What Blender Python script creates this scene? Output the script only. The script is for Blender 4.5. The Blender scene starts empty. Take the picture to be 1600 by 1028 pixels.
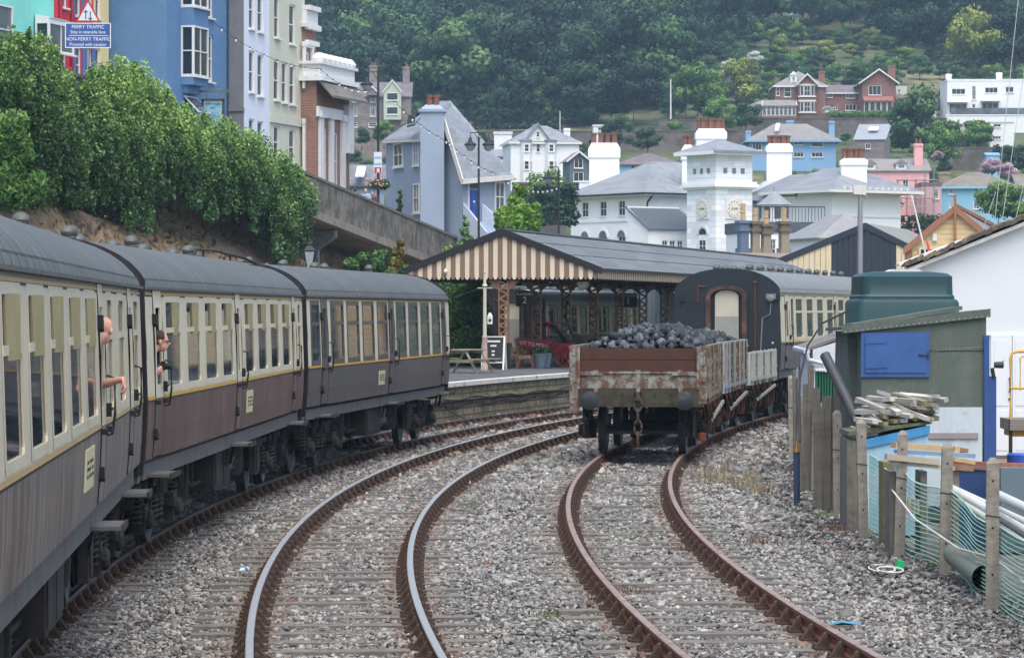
import bpy, math, random, colorsys
import numpy as np
from mathutils import Matrix, Vector, Euler
random.seed(7); RNG = np.random.default_rng(11)
SC = bpy.context.scene
COL = SC.collection
# ------------------------------------------------------------------ camera, sky, sun, exposure
FPX, HOR, EYE = 5117.0, 485.0, 2.70
cam = bpy.data.cameras.new("camera"); camo = bpy.data.objects.new("camera", cam); COL.objects.link(camo)
camo.location = (0, 0, EYE); camo.rotation_euler = (math.radians(90), 0, 0)
cam.sensor_width = 36.0; cam.lens = 36.0 * FPX / 1600.0
cam.shift_y = -(514.0 - HOR) / 1600.0
cam.clip_start = 0.5; cam.clip_end = 6000.0
SC.camera = camo
W = bpy.data.worlds.new("World"); SC.world = W; W.use_nodes = True
wn, wl = W.node_tree.nodes, W.node_tree.links
sky = wn.new("ShaderNodeTexSky"); sky.sky_type = 'NISHITA'; sky.sun_disc = False
SUN_EL, SUN_AZ = math.radians(66), math.radians(170)
sky.sun_elevation = SUN_EL; sky.sun_rotation = SUN_AZ
sky.air_density = 1.0; sky.dust_density = 4.5; sky.ozone_density = 0.7
wl.new(sky.outputs[0], wn["Background"].inputs[0]); wn["Background"].inputs[1].default_value = 0.15
sun = bpy.data.lights.new("sun", 'SUN'); suno = bpy.data.objects.new("sun", sun); COL.objects.link(suno)
sun.energy = 0.55; sun.angle = math.radians(60); sun.color = (1.0, 0.99, 0.95)
_d = Vector((math.sin(SUN_AZ) * math.cos(SUN_EL), math.cos(SUN_AZ) * math.cos(SUN_EL), math.sin(SUN_EL)))
suno.rotation_euler = _d.to_track_quat('Z', 'Y').to_euler(); suno.location = _d * 300
SC.view_settings.view_transform = 'Standard'; SC.view_settings.look = 'None'
SC.view_settings.gamma = 1.0; SC.view_settings.use_curve_mapping = False
SC.view_settings.exposure = 1.16
HAZE = 0.00021
SC.render.engine = 'CYCLES'
SC.cycles.max_bounces = 6; SC.cycles.transparent_max_bounces = 12
SC.cycles.volume_bounces = 0; SC.cycles.use_denoising = True

# ------------------------------------------------------------------ helpers
def at(px, py, d): return Vector(((px - 800.0) * d / FPX, d, EYE - (py - HOR) * d / FPX))
def atx(px, d): return (px - 800.0) * d / FPX
def atz(py, d): return EYE - (py - HOR) * d / FPX
def lin(c): return c / 12.92 if c <= 0.04045 else ((c + 0.055) / 1.055) ** 2.4
def C(h, k=1.0):
    h = h.lstrip('#'); return tuple(min(0.9, k * lin(int(h[i:i + 2], 16) / 255.0)) for i in (0, 2, 4)) + (1.0,)
def R(a): return math.radians(a)

class MB:
    """collects polygons for ONE mesh object"""
    def __init__(s): s.v = []; s.f = []; s.m = []; s.M = None
    def add(s, vs, fs, m=0):
        b = len(s.v)
        if s.M is not None: vs = [s.M @ Vector(p) for p in vs]
        s.v.extend([tuple(p) for p in vs])
        for f in fs: s.f.append([b + i for i in f]); s.m.append(m)
        return s
    def box(s, x0, x1, y0, y1, z0, z1, m=0):
        return s.add([(x0,y0,z0),(x1,y0,z0),(x1,y1,z0),(x0,y1,z0),(x0,y0,z1),(x1,y0,z1),(x1,y1,z1),(x0,y1,z1)],
                     [(0,3,2,1),(4,5,6,7),(0,1,5,4),(1,2,6,5),(2,3,7,6),(3,0,4,7)], m)
    def obox(s, c, size, rot=(0,0,0), m=0):
        E = Euler(rot).to_matrix(); h = Vector(size) * 0.5; c = Vector(c)
        vs = [c + E @ Vector((a*h.x, b*h.y, k*h.z)) for k in (-1,1) for (a,b) in ((-1,-1),(1,-1),(1,1),(-1,1))]
        return s.add(vs, [(0,3,2,1),(4,5,6,7),(0,1,5,4),(1,2,6,5),(2,3,7,6),(3,0,4,7)], m)
    def beam(s, p0, p1, w, h, m=0, up=(0,0,1)):
        p0, p1 = Vector(p0), Vector(p1); t = (p1 - p0).normalized(); u = Vector(up)
        r = t.cross(u)
        if r.length < 1e-4: r = t.cross(Vector((1,0,0)))
        r.normalize(); u = r.cross(t).normalized(); r *= w/2; u *= h/2
        vs = [p0-r-u, p0+r-u, p0+r+u, p0-r+u, p1-r-u, p1+r-u, p1+r+u, p1-r+u]
        return s.add(vs, [(0,1,2,3),(7,6,5,4),(0,4,5,1),(1,5,6,2),(2,6,7,3),(3,7,4,0)], m)
    def quad(s, pts, m=0): return s.add(pts, [tuple(range(len(pts)))], m)
    def prism(s, pts, vec, m=0):
        n = len(pts); vec = Vector(vec); a = [Vector(p) for p in pts]; b = [p + vec for p in a]
        return s.add(a + b, [tuple(range(n-1,-1,-1)), tuple(range(n, 2*n))] + [(i, (i+1)%n, n+(i+1)%n, n+i) for i in range(n)], m)
    def tube(s, pts, r, n=6, m=0, caps=True):
        pts = [Vector(p) for p in pts]; k = len(pts); vs = []; rs = r if isinstance(r, (list, tuple)) else [r]*k
        for i, p in enumerate(pts):
            t = (pts[min(i+1,k-1)] - pts[max(i-1,0)])
            t = t.normalized() if t.length > 1e-9 else Vector((0,0,1))
            a = t.cross(Vector((0,0,1)))
            if a.length < 1e-3: a = t.cross(Vector((1,0,0)))
            a.normalize(); b = t.cross(a)
            for j in range(n):
                th = 2*math.pi*j/n; vs.append(p + (a*math.cos(th) + b*math.sin(th))*rs[i])
        fs = [(i*n+j, i*n+(j+1)%n, (i+1)*n+(j+1)%n, (i+1)*n+j) for i in range(k-1) for j in range(n)]
        if caps: fs += [tuple(range(n-1,-1,-1)), tuple(range((k-1)*n, k*n))]
        return s.add(vs, fs, m)
    def cyl(s, p0, p1, r0, r1=None, n=12, m=0): return s.tube([p0, p1], [r0, r0 if r1 is None else r1], n, m)
    def lathe(s, prof, n=14, c=(0,0,0), m=0, axis='z', flat=False):
        vs = []; k = len(prof)
        for r, z in prof:
            for j in range(n):
                th = 2*math.pi*(j + (0.5 if flat else 0))/n; x, y = r*math.cos(th), r*math.sin(th)
                p = (x,y,z) if axis == 'z' else ((z,x,y) if axis == 'x' else (x,z,y))
                vs.append((p[0]+c[0], p[1]+c[1], p[2]+c[2]))
        fs = [(i*n+j, i*n+(j+1)%n, (i+1)*n+(j+1)%n, (i+1)*n+j) for i in range(k-1) for j in range(n)]
        fs += [tuple(range(n-1,-1,-1)), tuple(range((k-1)*n, k*n))]
        return s.add(vs, fs, m)
    def ell(s, c, r, n=10, k=7, m=0):
        prof = [(math.sin(math.pi*i/k), -math.cos(math.pi*i/k)) for i in range(k+1)]
        prof[0] = (0.05, -1); prof[-1] = (0.05, 1)
        vs = [(c[0]+a*math.cos(2*math.pi*j/n)*r[0], c[1]+a*math.sin(2*math.pi*j/n)*r[1], c[2]+b*r[2]) for a, b in prof for j in range(n)]
        fs = [(i*n+j, i*n+(j+1)%n, (i+1)*n+(j+1)%n, (i+1)*n+j) for i in range(k) for j in range(n)]
        fs += [tuple(range(n-1,-1,-1)), tuple(range(k*n, (k+1)*n))]
        return s.add(vs, fs, m)
    def mesh(s, name, mats, smooth=False):
        me = bpy.data.meshes.new(name); me.from_pydata(s.v, [], s.f)
        for mm in (mats if isinstance(mats, (list, tuple)) else [mats]): me.materials.append(mm)
        me.polygons.foreach_set('material_index', s.m)
        if smooth:
            me.polygons.foreach_set('use_smooth', [True]*len(s.f))
            try: me.set_sharp_from_angle(angle=R(smooth if smooth is not True else 40))
            except Exception: pass
        me.update(); return me
    def build(s, name, mats, parent=None, smooth=False):
        return put(name, s.mesh(name, mats, smooth), parent)
    def parts(s, name, mats, parent):
        """each separate piece becomes a part of its own"""
        p = list(range(len(s.v)))
        def fd(a):
            while p[a] != a: p[a] = p[p[a]]; a = p[a]
            return a
        for f in s.f:
            for i in f[1:]: p[fd(i)] = fd(f[0])
        isl = {}
        for f, m in zip(s.f, s.m): isl.setdefault(fd(f[0]), []).append((f, m))
        out = []
        for fs in isl.values():
            b = MB(); ix = sorted(set(i for f, _ in fs for i in f)); mp = {j: k for k, j in enumerate(ix)}
            b.v = [s.v[i] for i in ix]; b.f = [[mp[i] for i in f] for f, _ in fs]; b.m = [m for _, m in fs]; out.append(b.build(name, mats, parent))
        return out
    def thing(s, name, label, cat, mats, group=None, smooth=False, kind=None):
        a = np.array(s.v); o = Vector(((a[:,0].min()+a[:,0].max())/2, (a[:,1].min()+a[:,1].max())/2, a[:,2].min()))
        s.v = [tuple(Vector(p)-o) for p in s.v]; ob = s.build(name, mats, None, smooth); ob.location = o
        tag(ob, label, cat, group, kind); return ob

def put(name, me, parent=None, loc=None, rz=None):
    o = bpy.data.objects.new(name, me); COL.objects.link(o)
    if parent is not None: o.parent = parent
    if loc is not None: o.location = loc
    if rz is not None: o.rotation_euler = (0, 0, rz) if not isinstance(rz, (tuple, Euler)) else rz
    return o
def tag(o, label, cat, group=None, kind=None):
    o['label'] = label; o['category'] = cat
    if group: o['group'] = group
    if kind: o['kind'] = kind
    return o
def thing(name, label, cat, loc=(0,0,0), rz=0, group=None):
    o = bpy.data.objects.new(name, None); COL.objects.link(o); o.empty_display_size = 0.2
    o.location = loc; o.rotation_euler = (0, 0, rz); return tag(o, label, cat, group)
def struct(o): o['kind'] = 'structure'; return o
def children(o): return KIDS(o)
def KIDS(o): return [c for c in bpy.data.objects if c.parent == o]
def copy_tree(o, loc, rz, label=None, group=None):
    r = o.copy(); COL.objects.link(r); r.location = loc; r.rotation_euler = (0, 0, rz)
    if label: r['label'] = label
    if group: r['group'] = group
    def rec(src, dst):
        for ch in KIDS(src):
            c = ch.copy(); COL.objects.link(c); c.parent = dst; rec(ch, c)
    rec(o, r); return r

# ------------------------------------------------------------------ materials
class NT:
    def __init__(s, name):
        s.mat = bpy.data.materials.new(name); s.mat.use_nodes = True
        s.t = s.mat.node_tree; s.n = s.t.nodes; s.l = s.t.links
        s.b = s.n["Principled BSDF"]; s.out = s.n["Material Output"]
        s.tc = s.n.new("ShaderNodeTexCoord")
    def link(s, a, b): s.l.new(a, b)
    def coord(s, scale=(1,1,1)):
        mp = s.n.new("ShaderNodeMapping"); mp.inputs['Scale'].default_value = scale
        s.link(s.tc.outputs['Object'], mp.inputs[0]); return mp.outputs[0]
    def noise(s, scale, detail=5, vec=None, rough=0.6, dist=0):
        n = s.n.new("ShaderNodeTexNoise"); n.inputs['Scale'].default_value = scale; n.inputs['Detail'].default_value = detail
        n.inputs['Roughness'].default_value = rough; n.inputs['Distortion'].default_value = dist
        s.link(vec if vec is not None else s.tc.outputs['Object'], n.inputs['Vector']); return n.outputs['Fac']
    def rng(s, v, a, b, c=0.0, d=1.0):
        n = s.n.new("ShaderNodeMapRange"); n.inputs[1].default_value = a; n.inputs[2].default_value = b
        n.inputs[3].default_value = c; n.inputs[4].default_value = d; n.clamp = True
        s.link(v, n.inputs[0]); return n.outputs[0]
    def mix(s, fac, a, b, mode='MIX'):
        n = s.n.new("ShaderNodeMix"); n.data_type = 'RGBA'; n.blend_type = mode
        for sock, v in ((n.inputs[0], fac), (n.inputs[6], a), (n.inputs[7], b)):
            if hasattr(v, 'is_linked') or hasattr(v, 'links'): s.link(v, sock)
            else: sock.default_value = v
        return n.outputs[2]
    def math(s, op, a, b=0.0):
        n = s.n.new("ShaderNodeMath"); n.operation = op
        for sock, v in ((n.inputs[0], a), (n.inputs[1], b)):
            if hasattr(v, 'links'): s.link(v, sock)
            else: sock.default_value = v
        return n.outputs[0]
    def attr(s, name):
        n = s.n.new("ShaderNodeAttribute"); n.attribute_name = name; return n
    def ramp(s, v, stops):
        n = s.n.new("ShaderNodeValToRGB"); e = n.color_ramp.elements
        while len(e) < len(stops): e.new(0.5)
        for i, (p, c) in enumerate(stops): e[i].position = p; e[i].color = c
        s.link(v, n.inputs[0]); return n.outputs[0]
    def bump(s, v, strength=0.3, dist=0.02):
        n = s.n.new("ShaderNodeBump"); n.inputs['Strength'].default_value = strength; n.inputs['Distance'].default_value = dist
        s.link(v, n.inputs['Height']); s.link(n.outputs[0], s.b.inputs['Normal'])
def sc4(c, k): return tuple(min(0.95, max(0, x*k)) for x in c[:3]) + (1.0,)
MATS = {}
def mat(name, c, rough=0.75, var=0.16, scale=3.0, bump=0.0, bscale=None, metal=0.0, spec=0.4, c2=None, c2scale=2.0, c2lo=0.52, c2hi=0.7, c2amt=1.0,
        streak=None, slo=0.5, shi=0.75, sfreq=9.0, samt=0.7, pattern=None, inside=None):
    """weathered paint / stone: colour noise + blotches of a second colour + vertical run-off streaks + bump"""
    if name in MATS: return MATS[name]
    if isinstance(c, str): c = C(c)
    N = NT(name)
    fine = N.noise(scale, 7)
    col = N.mix(N.rng(fine, 0.3, 0.7), sc4(c, 1-var), sc4(c, 1+var))
    hgt = fine
    if pattern:
        kind, w, h, mortar, mc = pattern
        sp = N.n.new("ShaderNodeSeparateXYZ"); N.link(N.tc.outputs['Object'], sp.inputs[0])
        cb = N.n.new("ShaderNodeCombineXYZ")
        if kind == 'slate':  N.link(N.math('ADD', sp.outputs[0], N.math('MULTIPLY', sp.outputs[1], 0.37)), cb.inputs[0])
        else: N.link(N.math('ADD', sp.outputs[0], sp.outputs[1]), cb.inputs[0])
        N.link(sp.outputs[2], cb.inputs[1])
        br = N.n.new("ShaderNodeTexBrick"); N.link(cb.outputs[0], br.inputs['Vector'])
        br.inputs['Scale'].default_value = 1.0; br.inputs['Brick Width'].default_value = w; br.inputs['Row Height'].default_value = h
        br.inputs['Mortar Size'].default_value = mortar; br.inputs['Color1'].default_value = (0.75,)*3+(1,); br.inputs['Color2'].default_value = (1.25,)*3+(1,)
        br.inputs['Mortar'].default_value = (1,1,1,1)
        col = N.mix(0.65, col, br.outputs['Color'], 'MULTIPLY')
        col = N.mix(br.outputs['Fac'], col, C(mc) if isinstance(mc, str) else mc)
    if c2 is not None:
        if isinstance(c2, str): c2 = C(c2)
        b = N.rng(N.noise(c2scale, 8, rough=0.68), c2lo, c2hi, 0, c2amt)
        col = N.mix(b, col, c2)
    if streak is not None:
        if isinstance(streak, str): streak = C(streak)
        sn = N.noise(1.0, 6, N.coord((sfreq, sfreq, 0.5)), rough=0.65)
        col = N.mix(N.rng(sn, slo, shi, 0, samt), col, streak)
    if inside is not None:   # the inner face of a thin shell carries another finish
        col = N.mix(N.n.new('ShaderNodeNewGeometry').outputs['Backfacing'], col, C(inside))
    N.link(col, N.b.inputs['Base Color'])
    N.b.inputs['Roughness'].default_value = rough; N.b.inputs['Metallic'].default_value = metal
    N.b.inputs['Specular IOR Level'].default_value = spec
    if bump: N.bump(N.noise(bscale, 6) if bscale else hgt, bump, 0.03)
    MATS[name] = N.mat; return N.mat
def glassy(name, c, rough=0.06, var=0.5, scale=1.2, alpha=None, spec=.7):
    if name in MATS: return MATS[name]
    N = NT(name); c = C(c) if isinstance(c, str) else c
    N.link(N.mix(N.rng(N.noise(scale, 3), 0.35, 0.65), sc4(c, 1-var), sc4(c, 1+var)), N.b.inputs['Base Color'])
    N.b.inputs['Roughness'].default_value = rough; N.b.inputs['Specular IOR Level'].default_value = spec
    if alpha is not None: N.b.inputs['Alpha'].default_value = alpha
    MATS[name] = N.mat; return N.mat
def leafmat(name, dark, mid, light, trans=0.25):
    if name in MATS: return MATS[name]
    N = NT(name); a = N.attr('tone').outputs['Fac']
    col = N.ramp(a, [(0.0, C(dark)), (0.5, C(mid)), (1.0, C(light))])
    N.link(col, N.b.inputs['Base Color']); N.b.inputs['Roughness'].default_value = 0.6; N.b.inputs['Specular IOR Level'].default_value = 0.25
    tr = N.n.new("ShaderNodeBsdfTranslucent"); N.link(col, tr.inputs['Color'])
    ms = N.n.new("ShaderNodeMixShader"); ms.inputs[0].default_value = trans
    N.link(N.b.outputs[0], ms.inputs[1]); N.link(tr.outputs[0], ms.inputs[2]); N.link(ms.outputs[0], N.out.inputs['Surface'])
    MATS[name] = N.mat; return N.mat

def npmesh(name, V, F, tone=None, mats=None, extra=None, smooth=False):
    """V (n,3) verts, F (m,k) faces with constant k; per-face attribute tone"""
    me = bpy.data.meshes.new(name); V = np.ascontiguousarray(V, np.float32); F = np.ascontiguousarray(F, np.int32); m, k = F.shape
    me.vertices.add(len(V)); me.vertices.foreach_set('co', V.ravel()); me.loops.add(m*k); me.loops.foreach_set('vertex_index', F.ravel())
    me.polygons.add(m); me.polygons.foreach_set('loop_start', np.arange(0, m*k, k, dtype=np.int32))
    try: me.polygons.foreach_set('loop_total', np.full(m, k, np.int32))
    except Exception: pass
    for nm, arr in ([('tone', tone)] if tone is not None else []) + list((extra or {}).items()):
        a = me.attributes.new(nm, 'FLOAT', 'FACE'); a.data.foreach_set('value', np.ascontiguousarray(arr, np.float32))
    for mm in (mats or []): me.materials.append(mm)
    if smooth: me.polygons.foreach_set('use_smooth', np.ones(m, bool))
    me.update(calc_edges=True); me.validate(); return me
def unit(a): return a / np.maximum(1e-9, np.linalg.norm(a, axis=1, keepdims=True))
def cards(P, Nrm, size, tone, rnd=0.8, aspect=1.5, droop=0.0):
    """leaf-sized quads (pointed kite) at P roughly facing Nrm"""
    n = len(P); Nn = unit(Nrm + RNG.normal(0, rnd, (n,3))); a = unit(np.cross(Nn, RNG.normal(0,1,(n,3)))); b = np.cross(Nn, a)
    if droop: b = unit(b - np.array([0,0,droop])); a = unit(np.cross(b, Nn))
    s = (size * RNG.uniform(0.65, 1.35, n))[:,None]
    V = np.stack([P - b*s*aspect*0.5, P + a*s*0.5 - b*s*0.1, P + b*s*aspect*0.5, P - a*s*0.5 - b*s*0.1], 1).reshape(-1,3)
    return V, np.arange(4*n).reshape(-1,4), np.clip(tone, 0, 1)
def blob_points(blobs, n, shell=0.75):
    """points spread through the outer part of a union of ellipsoids; returns P, normal, blob index"""
    B = np.array([[*c, *r] for c, r in blobs]); w = (B[:,3]*B[:,4] + B[:,4]*B[:,5] + B[:,3]*B[:,5]); w /= w.sum()
    k = RNG.choice(len(B), n, p=w); u = unit(RNG.normal(0,1,(n,3))); rr = RNG.uniform(shell, 1.05, n)[:,None]
    P = B[k,:3] + u*B[k,3:]*rr; Nn = unit(u / B[k,3:])
    return P, Nn, k
def text_mesh(txt, size, align='CENTER'):
    cu = bpy.data.curves.new("lettering", 'FONT'); cu.body = txt; cu.size = size; cu.align_x = align; cu.align_y = 'CENTER'; cu.extrude = 0.004
    o = bpy.data.objects.new("lettering", cu); COL.objects.link(o); dg = bpy.context.evaluated_depsgraph_get()
    me = bpy.data.meshes.new_from_object(o.evaluated_get(dg)); bpy.data.objects.remove(o); bpy.data.curves.remove(cu); return me
def lettering(txt, size, parent, loc, rot, m, name='lettering', sx=1.0, align='CENTER'):
    me = text_mesh(txt, size, align); me.materials.clear(); me.materials.append(m)
    o = put(name, me, parent, loc, tuple(rot)); o.scale = (sx, 1, 1); return o
def sstep(x, a, b):
    t = np.clip((x-a)/(b-a), 0, 1); return t*t*(3-2*t)
# ------------------------------------------------------------------ railway geometry (three concentric-ish curves)
class Track:
    def __init__(s, cx, cd, r, z): s.cx, s.cd, s.r, s.z = cx, cd, r, z
    def p(s, a, off=0.0):
        th = a / s.r; rr = s.r - off            # off > 0 : to the right (inside of the curve)
        return Vector((s.cx - rr*math.cos(th), s.cd + rr*math.sin(th), s.z))
    def head(s, a): th = a / s.r; return Vector((math.sin(th), math.cos(th), 0))
    def s_at(s, d): return s.r * math.asin((d - s.cd) / s.r)
    def offs(s, X, D): return s.r - np.hypot(X - s.cx, D - s.cd)
TL = Track(215.485, 41.207, 220.88, -0.20); TM = Track(191.836, 41.49, 193.787, 0.0); TR = Track(209.794, 41.654, 208.296, 0.0)
def near_z(X, D):
    o = -TM.offs(X, D)
    z = -0.235 - 0.20*sstep(o, 1.0, 2.3)
    return z
def hill_z(X, D):
    h = np.interp(D, [0, 150, 240, 330, 420, 540, 640, 760, 900, 1100, 1400, 1900], [0, 0, 0.5, 5, 17, 33, 52, 78, 112, 165, 225, 260])
    fade = sstep(np.asarray(D, float), 230, 420)
    w = 1.0*np.sin(X*0.021 + 1.3)*np.cos(D*0.013) + .7*np.sin(X*0.043 + D*0.02) - .6
    tilt = -0.03*X*sstep(np.asarray(D, float), 500, 1000)
    return h + fade*(w + tilt)
def ground_z(X, D): return near_z(X, D) - 0.05 + hill_z(X, D)

# materials of the ground
N = NT('ballast_dirt')
c = N.mix(N.rng(N.noise(9, 8), 0.3, 0.7), C('#55524e'), C('#8f8c86')); c = N.mix(N.rng(N.noise(0.5, 4), 0.45, 0.65), c, C('#6a6258'))
N.link(c, N.b.inputs['Base Color']); N.b.inputs['Roughness'].default_value = 0.95; N.bump(N.noise(22, 6), 0.8, 0.05); M_DIRT = N.mat
N = NT('hill_grass')
c = N.mix(N.rng(N.noise(0.05, 8), 0.35, 0.65), C('#3c4a30'), C('#5d6a3e')); c = N.mix(N.rng(N.noise(0.018, 5), 0.5, 0.62), c, C('#84805a')); c = N.mix(N.rng(N.noise(0.4, 5), 0.4, 0.7), c, C('#33402b'))
N.link(c, N.b.inputs['Base Color']); N.b.inputs['Roughness'].default_value = 0.95; N.bump(N.noise(0.8, 8), 1.0, 0.6); M_HILL = N.mat

def grid_obj(name, xs, ds, zf, m):
    X, D = np.meshgrid(xs, ds); Z = zf(X, D); V = np.stack([X, D, Z], -1).reshape(-1, 3); nx, nd = len(xs), len(ds)
    i, j = np.meshgrid(np.arange(nx-1), np.arange(nd-1)); a = (j*nx + i).ravel()
    F = np.stack([a, a+1, a+1+nx, a+nx], 1)
    o = put(name, npmesh(name, V, F, mats=[m], smooth=True)); return struct(o)
grid_obj('ground', np.concatenate([np.linspace(-900, -32, 30), np.linspace(-30, 30, 121), np.linspace(32, 900, 30)]),
         np.concatenate([np.linspace(-60, 20, 12), np.linspace(22, 120, 120), np.linspace(124, 236, 20)]), ground_z, M_DIRT)
grid_obj('hillside', np.linspace(-900, 900, 160), np.concatenate([np.linspace(230, 1000, 130), np.linspace(1020, 1540, 20)]),
         lambda X, D: ground_z(X, D) - 0.06 - 0.5*(1-sstep(D, 230, 240)), M_HILL)

# rails, chairs and sleepers
M_RUST = mat('rail_rust', '#544034', 0.85, 0.25, 14, 0.3, c2='#7a4a30', c2scale=6)
M_STEEL = mat('rail_head_polished', '#a3a3a0', 0.38, 0.1, 20, metal=0.45, c2='#5b5048', c2scale=9, c2lo=.6, c2hi=.75)
M_DULL = mat('rail_head_dull', '#9a8a80', 0.5, 0.15, 20, metal=0.35, c2='#7b5643', c2scale=5, c2lo=.45, c2hi=.65)
M_DARKHEAD = mat('rail_head_oily', '#4a4c52', 0.35, 0.15, 20, metal=0.6)
M_CHAIR = mat('chair_rust', '#43352d', 0.9, 0.3, 18, 0.3, c2='#5e4537', c2scale=9)
M_SLEEPER = mat('sleeper_wood', '#6c6963', 0.9, 0.25, 7, 0.6, streak=None, c2='#45423e', c2scale=5)
def chair_mesh():
    b = MB(); b.box(-.15, .15, -.10, .10, -.178, -.152)
    for s in (-1, 1):   # curved jaws holding the rail web
        b.prism([(s*.045, -.045, -.152), (s*.140, -.05, -.152), (s*.098, -.045, -.10), (s*.066, -.04, -.04), (s*.045, -.04, -.03)], (0, .095, 0))
        b.lathe([(.022, -.165), (.022, -.135), (.012, -.13)], 6, (s*.13, .07, 0))
    b.obox((.055, 0, -.085), (.045, .17, .075))      # timber key
    return b.mesh('rail_chair', M_CHAIR)
CH = chair_mesh()
sb = MB(); sb.box(-1.30, 1.30, -.125, .125, -.33, -.175); SLEEPER = sb.mesh('sleeper', M_SLEEPER)
def build_track(T, a0, a1, n0, label, head_m, side_m):
    root = thing('railway_track', label, 'track', (0, 0, T.z))
    prof = [(-.033, 0), (-.027, .0), (.027, 0), (.033, -.006), (.033, -.038), (.012, -.05), (.012, -.115), (.035, -.128), (.035, -.155), (-.035, -.155), (-.035, -.128), (-.012, -.115), (-.012, -.05), (-.035, -.038), (-.035, -.006)][1:]
    for off in (-.7525, .7525):
        b = MB(); n = int((a1-a0)/1.0); k = len(prof); vs = []
        for i in range(n+1):
            a = a0 + (a1-a0)*i/n; c = T.p(a, off); h = T.head(a); r = Vector((h.y, -h.x, 0))
            for (x, z) in prof: vs.append(c + r*x + Vector((0, 0, z - T.z)))
        fs = []; ms = []
        for i in range(n):
            for j in range(k):
                fs.append((i*k+j, (i+1)*k+j, (i+1)*k+(j+1) % k, i*k+(j+1) % k)); ms.append(1 if j in (0, 1, k-1) else 0)
        b.add(vs, fs); b.m = ms; b.f += [list(range(k)), list(range(n*k+k-1, n*k-1, -1))]; b.m += [0, 0]
        b.build('rail', [side_m, head_m], root)
    pos = [a0 + .38 + .76*i for i in range(int((a1-a0)/.76))]
    rest = MB(); cnt = 0
    for a in pos:
        h = T.head(a); ang = math.atan2(-h.x, h.y); c = T.p(a)
        jit = random.uniform(-.02, .02)
        if n0 <= a and cnt < 98:
            cnt += 1
            s = put('sleeper', SLEEPER, root, (c.x, c.y, 0), ang + jit)
            for off in (-.7525, .7525): put('rail_chair', CH, s, (off, 0, 0), 0.0)
        else:
            Mx = Matrix.Translation((c.x, c.y, 0)) @ Matrix.Rotation(ang, 4, 'Z'); rest.M = Mx
            rest.box(-1.3, 1.3, -.125, .125, -.33, -.19)
            for off in (-.7525, .7525): rest.box(off-.15, off+.15, -.08, .08, -.19, -.08)
    if rest.v:
        o = rest.build('sleeper', M_SLEEPER, root); o['kind'] = 'stuff'
    return root
build_track(TL, TL.s_at(10), TL.s_at(150), TL.s_at(24), 'railway track lowest on the left, the passenger coaches stand on it', M_DARKHEAD, M_RUST)
build_track(TM, TM.s_at(10), TM.s_at(150), TM.s_at(24), 'empty middle railway track with bright polished rail heads', M_STEEL, M_RUST)
build_track(TR, TR.s_at(10), TR.s_at(150), TR.s_at(24), 'railway track with dull rusty rails leading under the coal wagon', M_DULL, mat('rail_orange', '#754835', .85, .25, 12, .2, c2='#523829', c2scale=5))

# ballast: every stone is real geometry, but nobody could count it
N = NT('ballast_stone'); a = N.attr('tone').outputs['Fac']; r = N.attr('rust').outputs['Fac']
c = N.ramp(a, [(0, C('#2b2f31')), (.25, C('#585b5a')), (.5, C('#838481')), (.75, C('#a0a09b')), (.9, C('#b0ab9f')), (1, C('#c0c3c2'))])
c = N.mix(r, c, C('#6b4f3e')); c = N.mix(0.5, c, N.mix(N.rng(N.noise(40, 4), .3, .7), (.7,.7,.7,1), (1.2,1.2,1.2,1)), 'MULTIPLY')
N.link(c, N.b.inputs['Base Color']); N.b.inputs['Roughness'].default_value = 0.85; M_STONE = N.mat
_box = np.array([(-1,-1,-1),(1,-1,-1),(1,1,-1),(-1,1,-1),(-1,-1,1),(1,-1,1),(1,1,1),(-1,1,1)], float)
_bf = np.array([(0,3,2,1),(4,5,6,7),(0,1,5,4),(1,2,6,5),(2,3,7,6),(3,0,4,7)])
def stones(P, size):
    n = len(P); V = _box[None]*RNG.uniform(.45, 1.0, (n, 8, 3)); V *= RNG.uniform(.6, 1.25, (n, 1, 3)) * np.array([1.25, 1.0, .52])
    q = RNG.normal(0, 1, (n, 4)); q[:, 1:3] *= .22; q = unit(q); w, x, y, z = q.T
    Rm = np.stack([1-2*(y*y+z*z), 2*(x*y-z*w), 2*(x*z+y*w), 2*(x*y+z*w), 1-2*(x*x+z*z), 2*(y*z-x*w), 2*(x*z-y*w), 2*(y*z+x*w), 1-2*(x*x+y*y)], 1).reshape(n, 3, 3)
    V = np.einsum('nij,nkj->nki', Rm, V) * (size*RNG.lognormal(0, .28, n))[:, None, None] + P[:, None, :]
    F = (np.arange(n)[:, None, None]*8 + _bf[None]).reshape(-1, 4)
    return V.reshape(-1, 3), F
def fence_x(D): return np.interp(D, [0, 28, 33, 38, 44, 60, 66, 75, 120], [4.75, 4.62, 4.60, 4.40, 4.33, 5.0, 6.2, 9.0, 20])
allV, allF, allT, allR = [], [], [], []; base = 0
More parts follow.
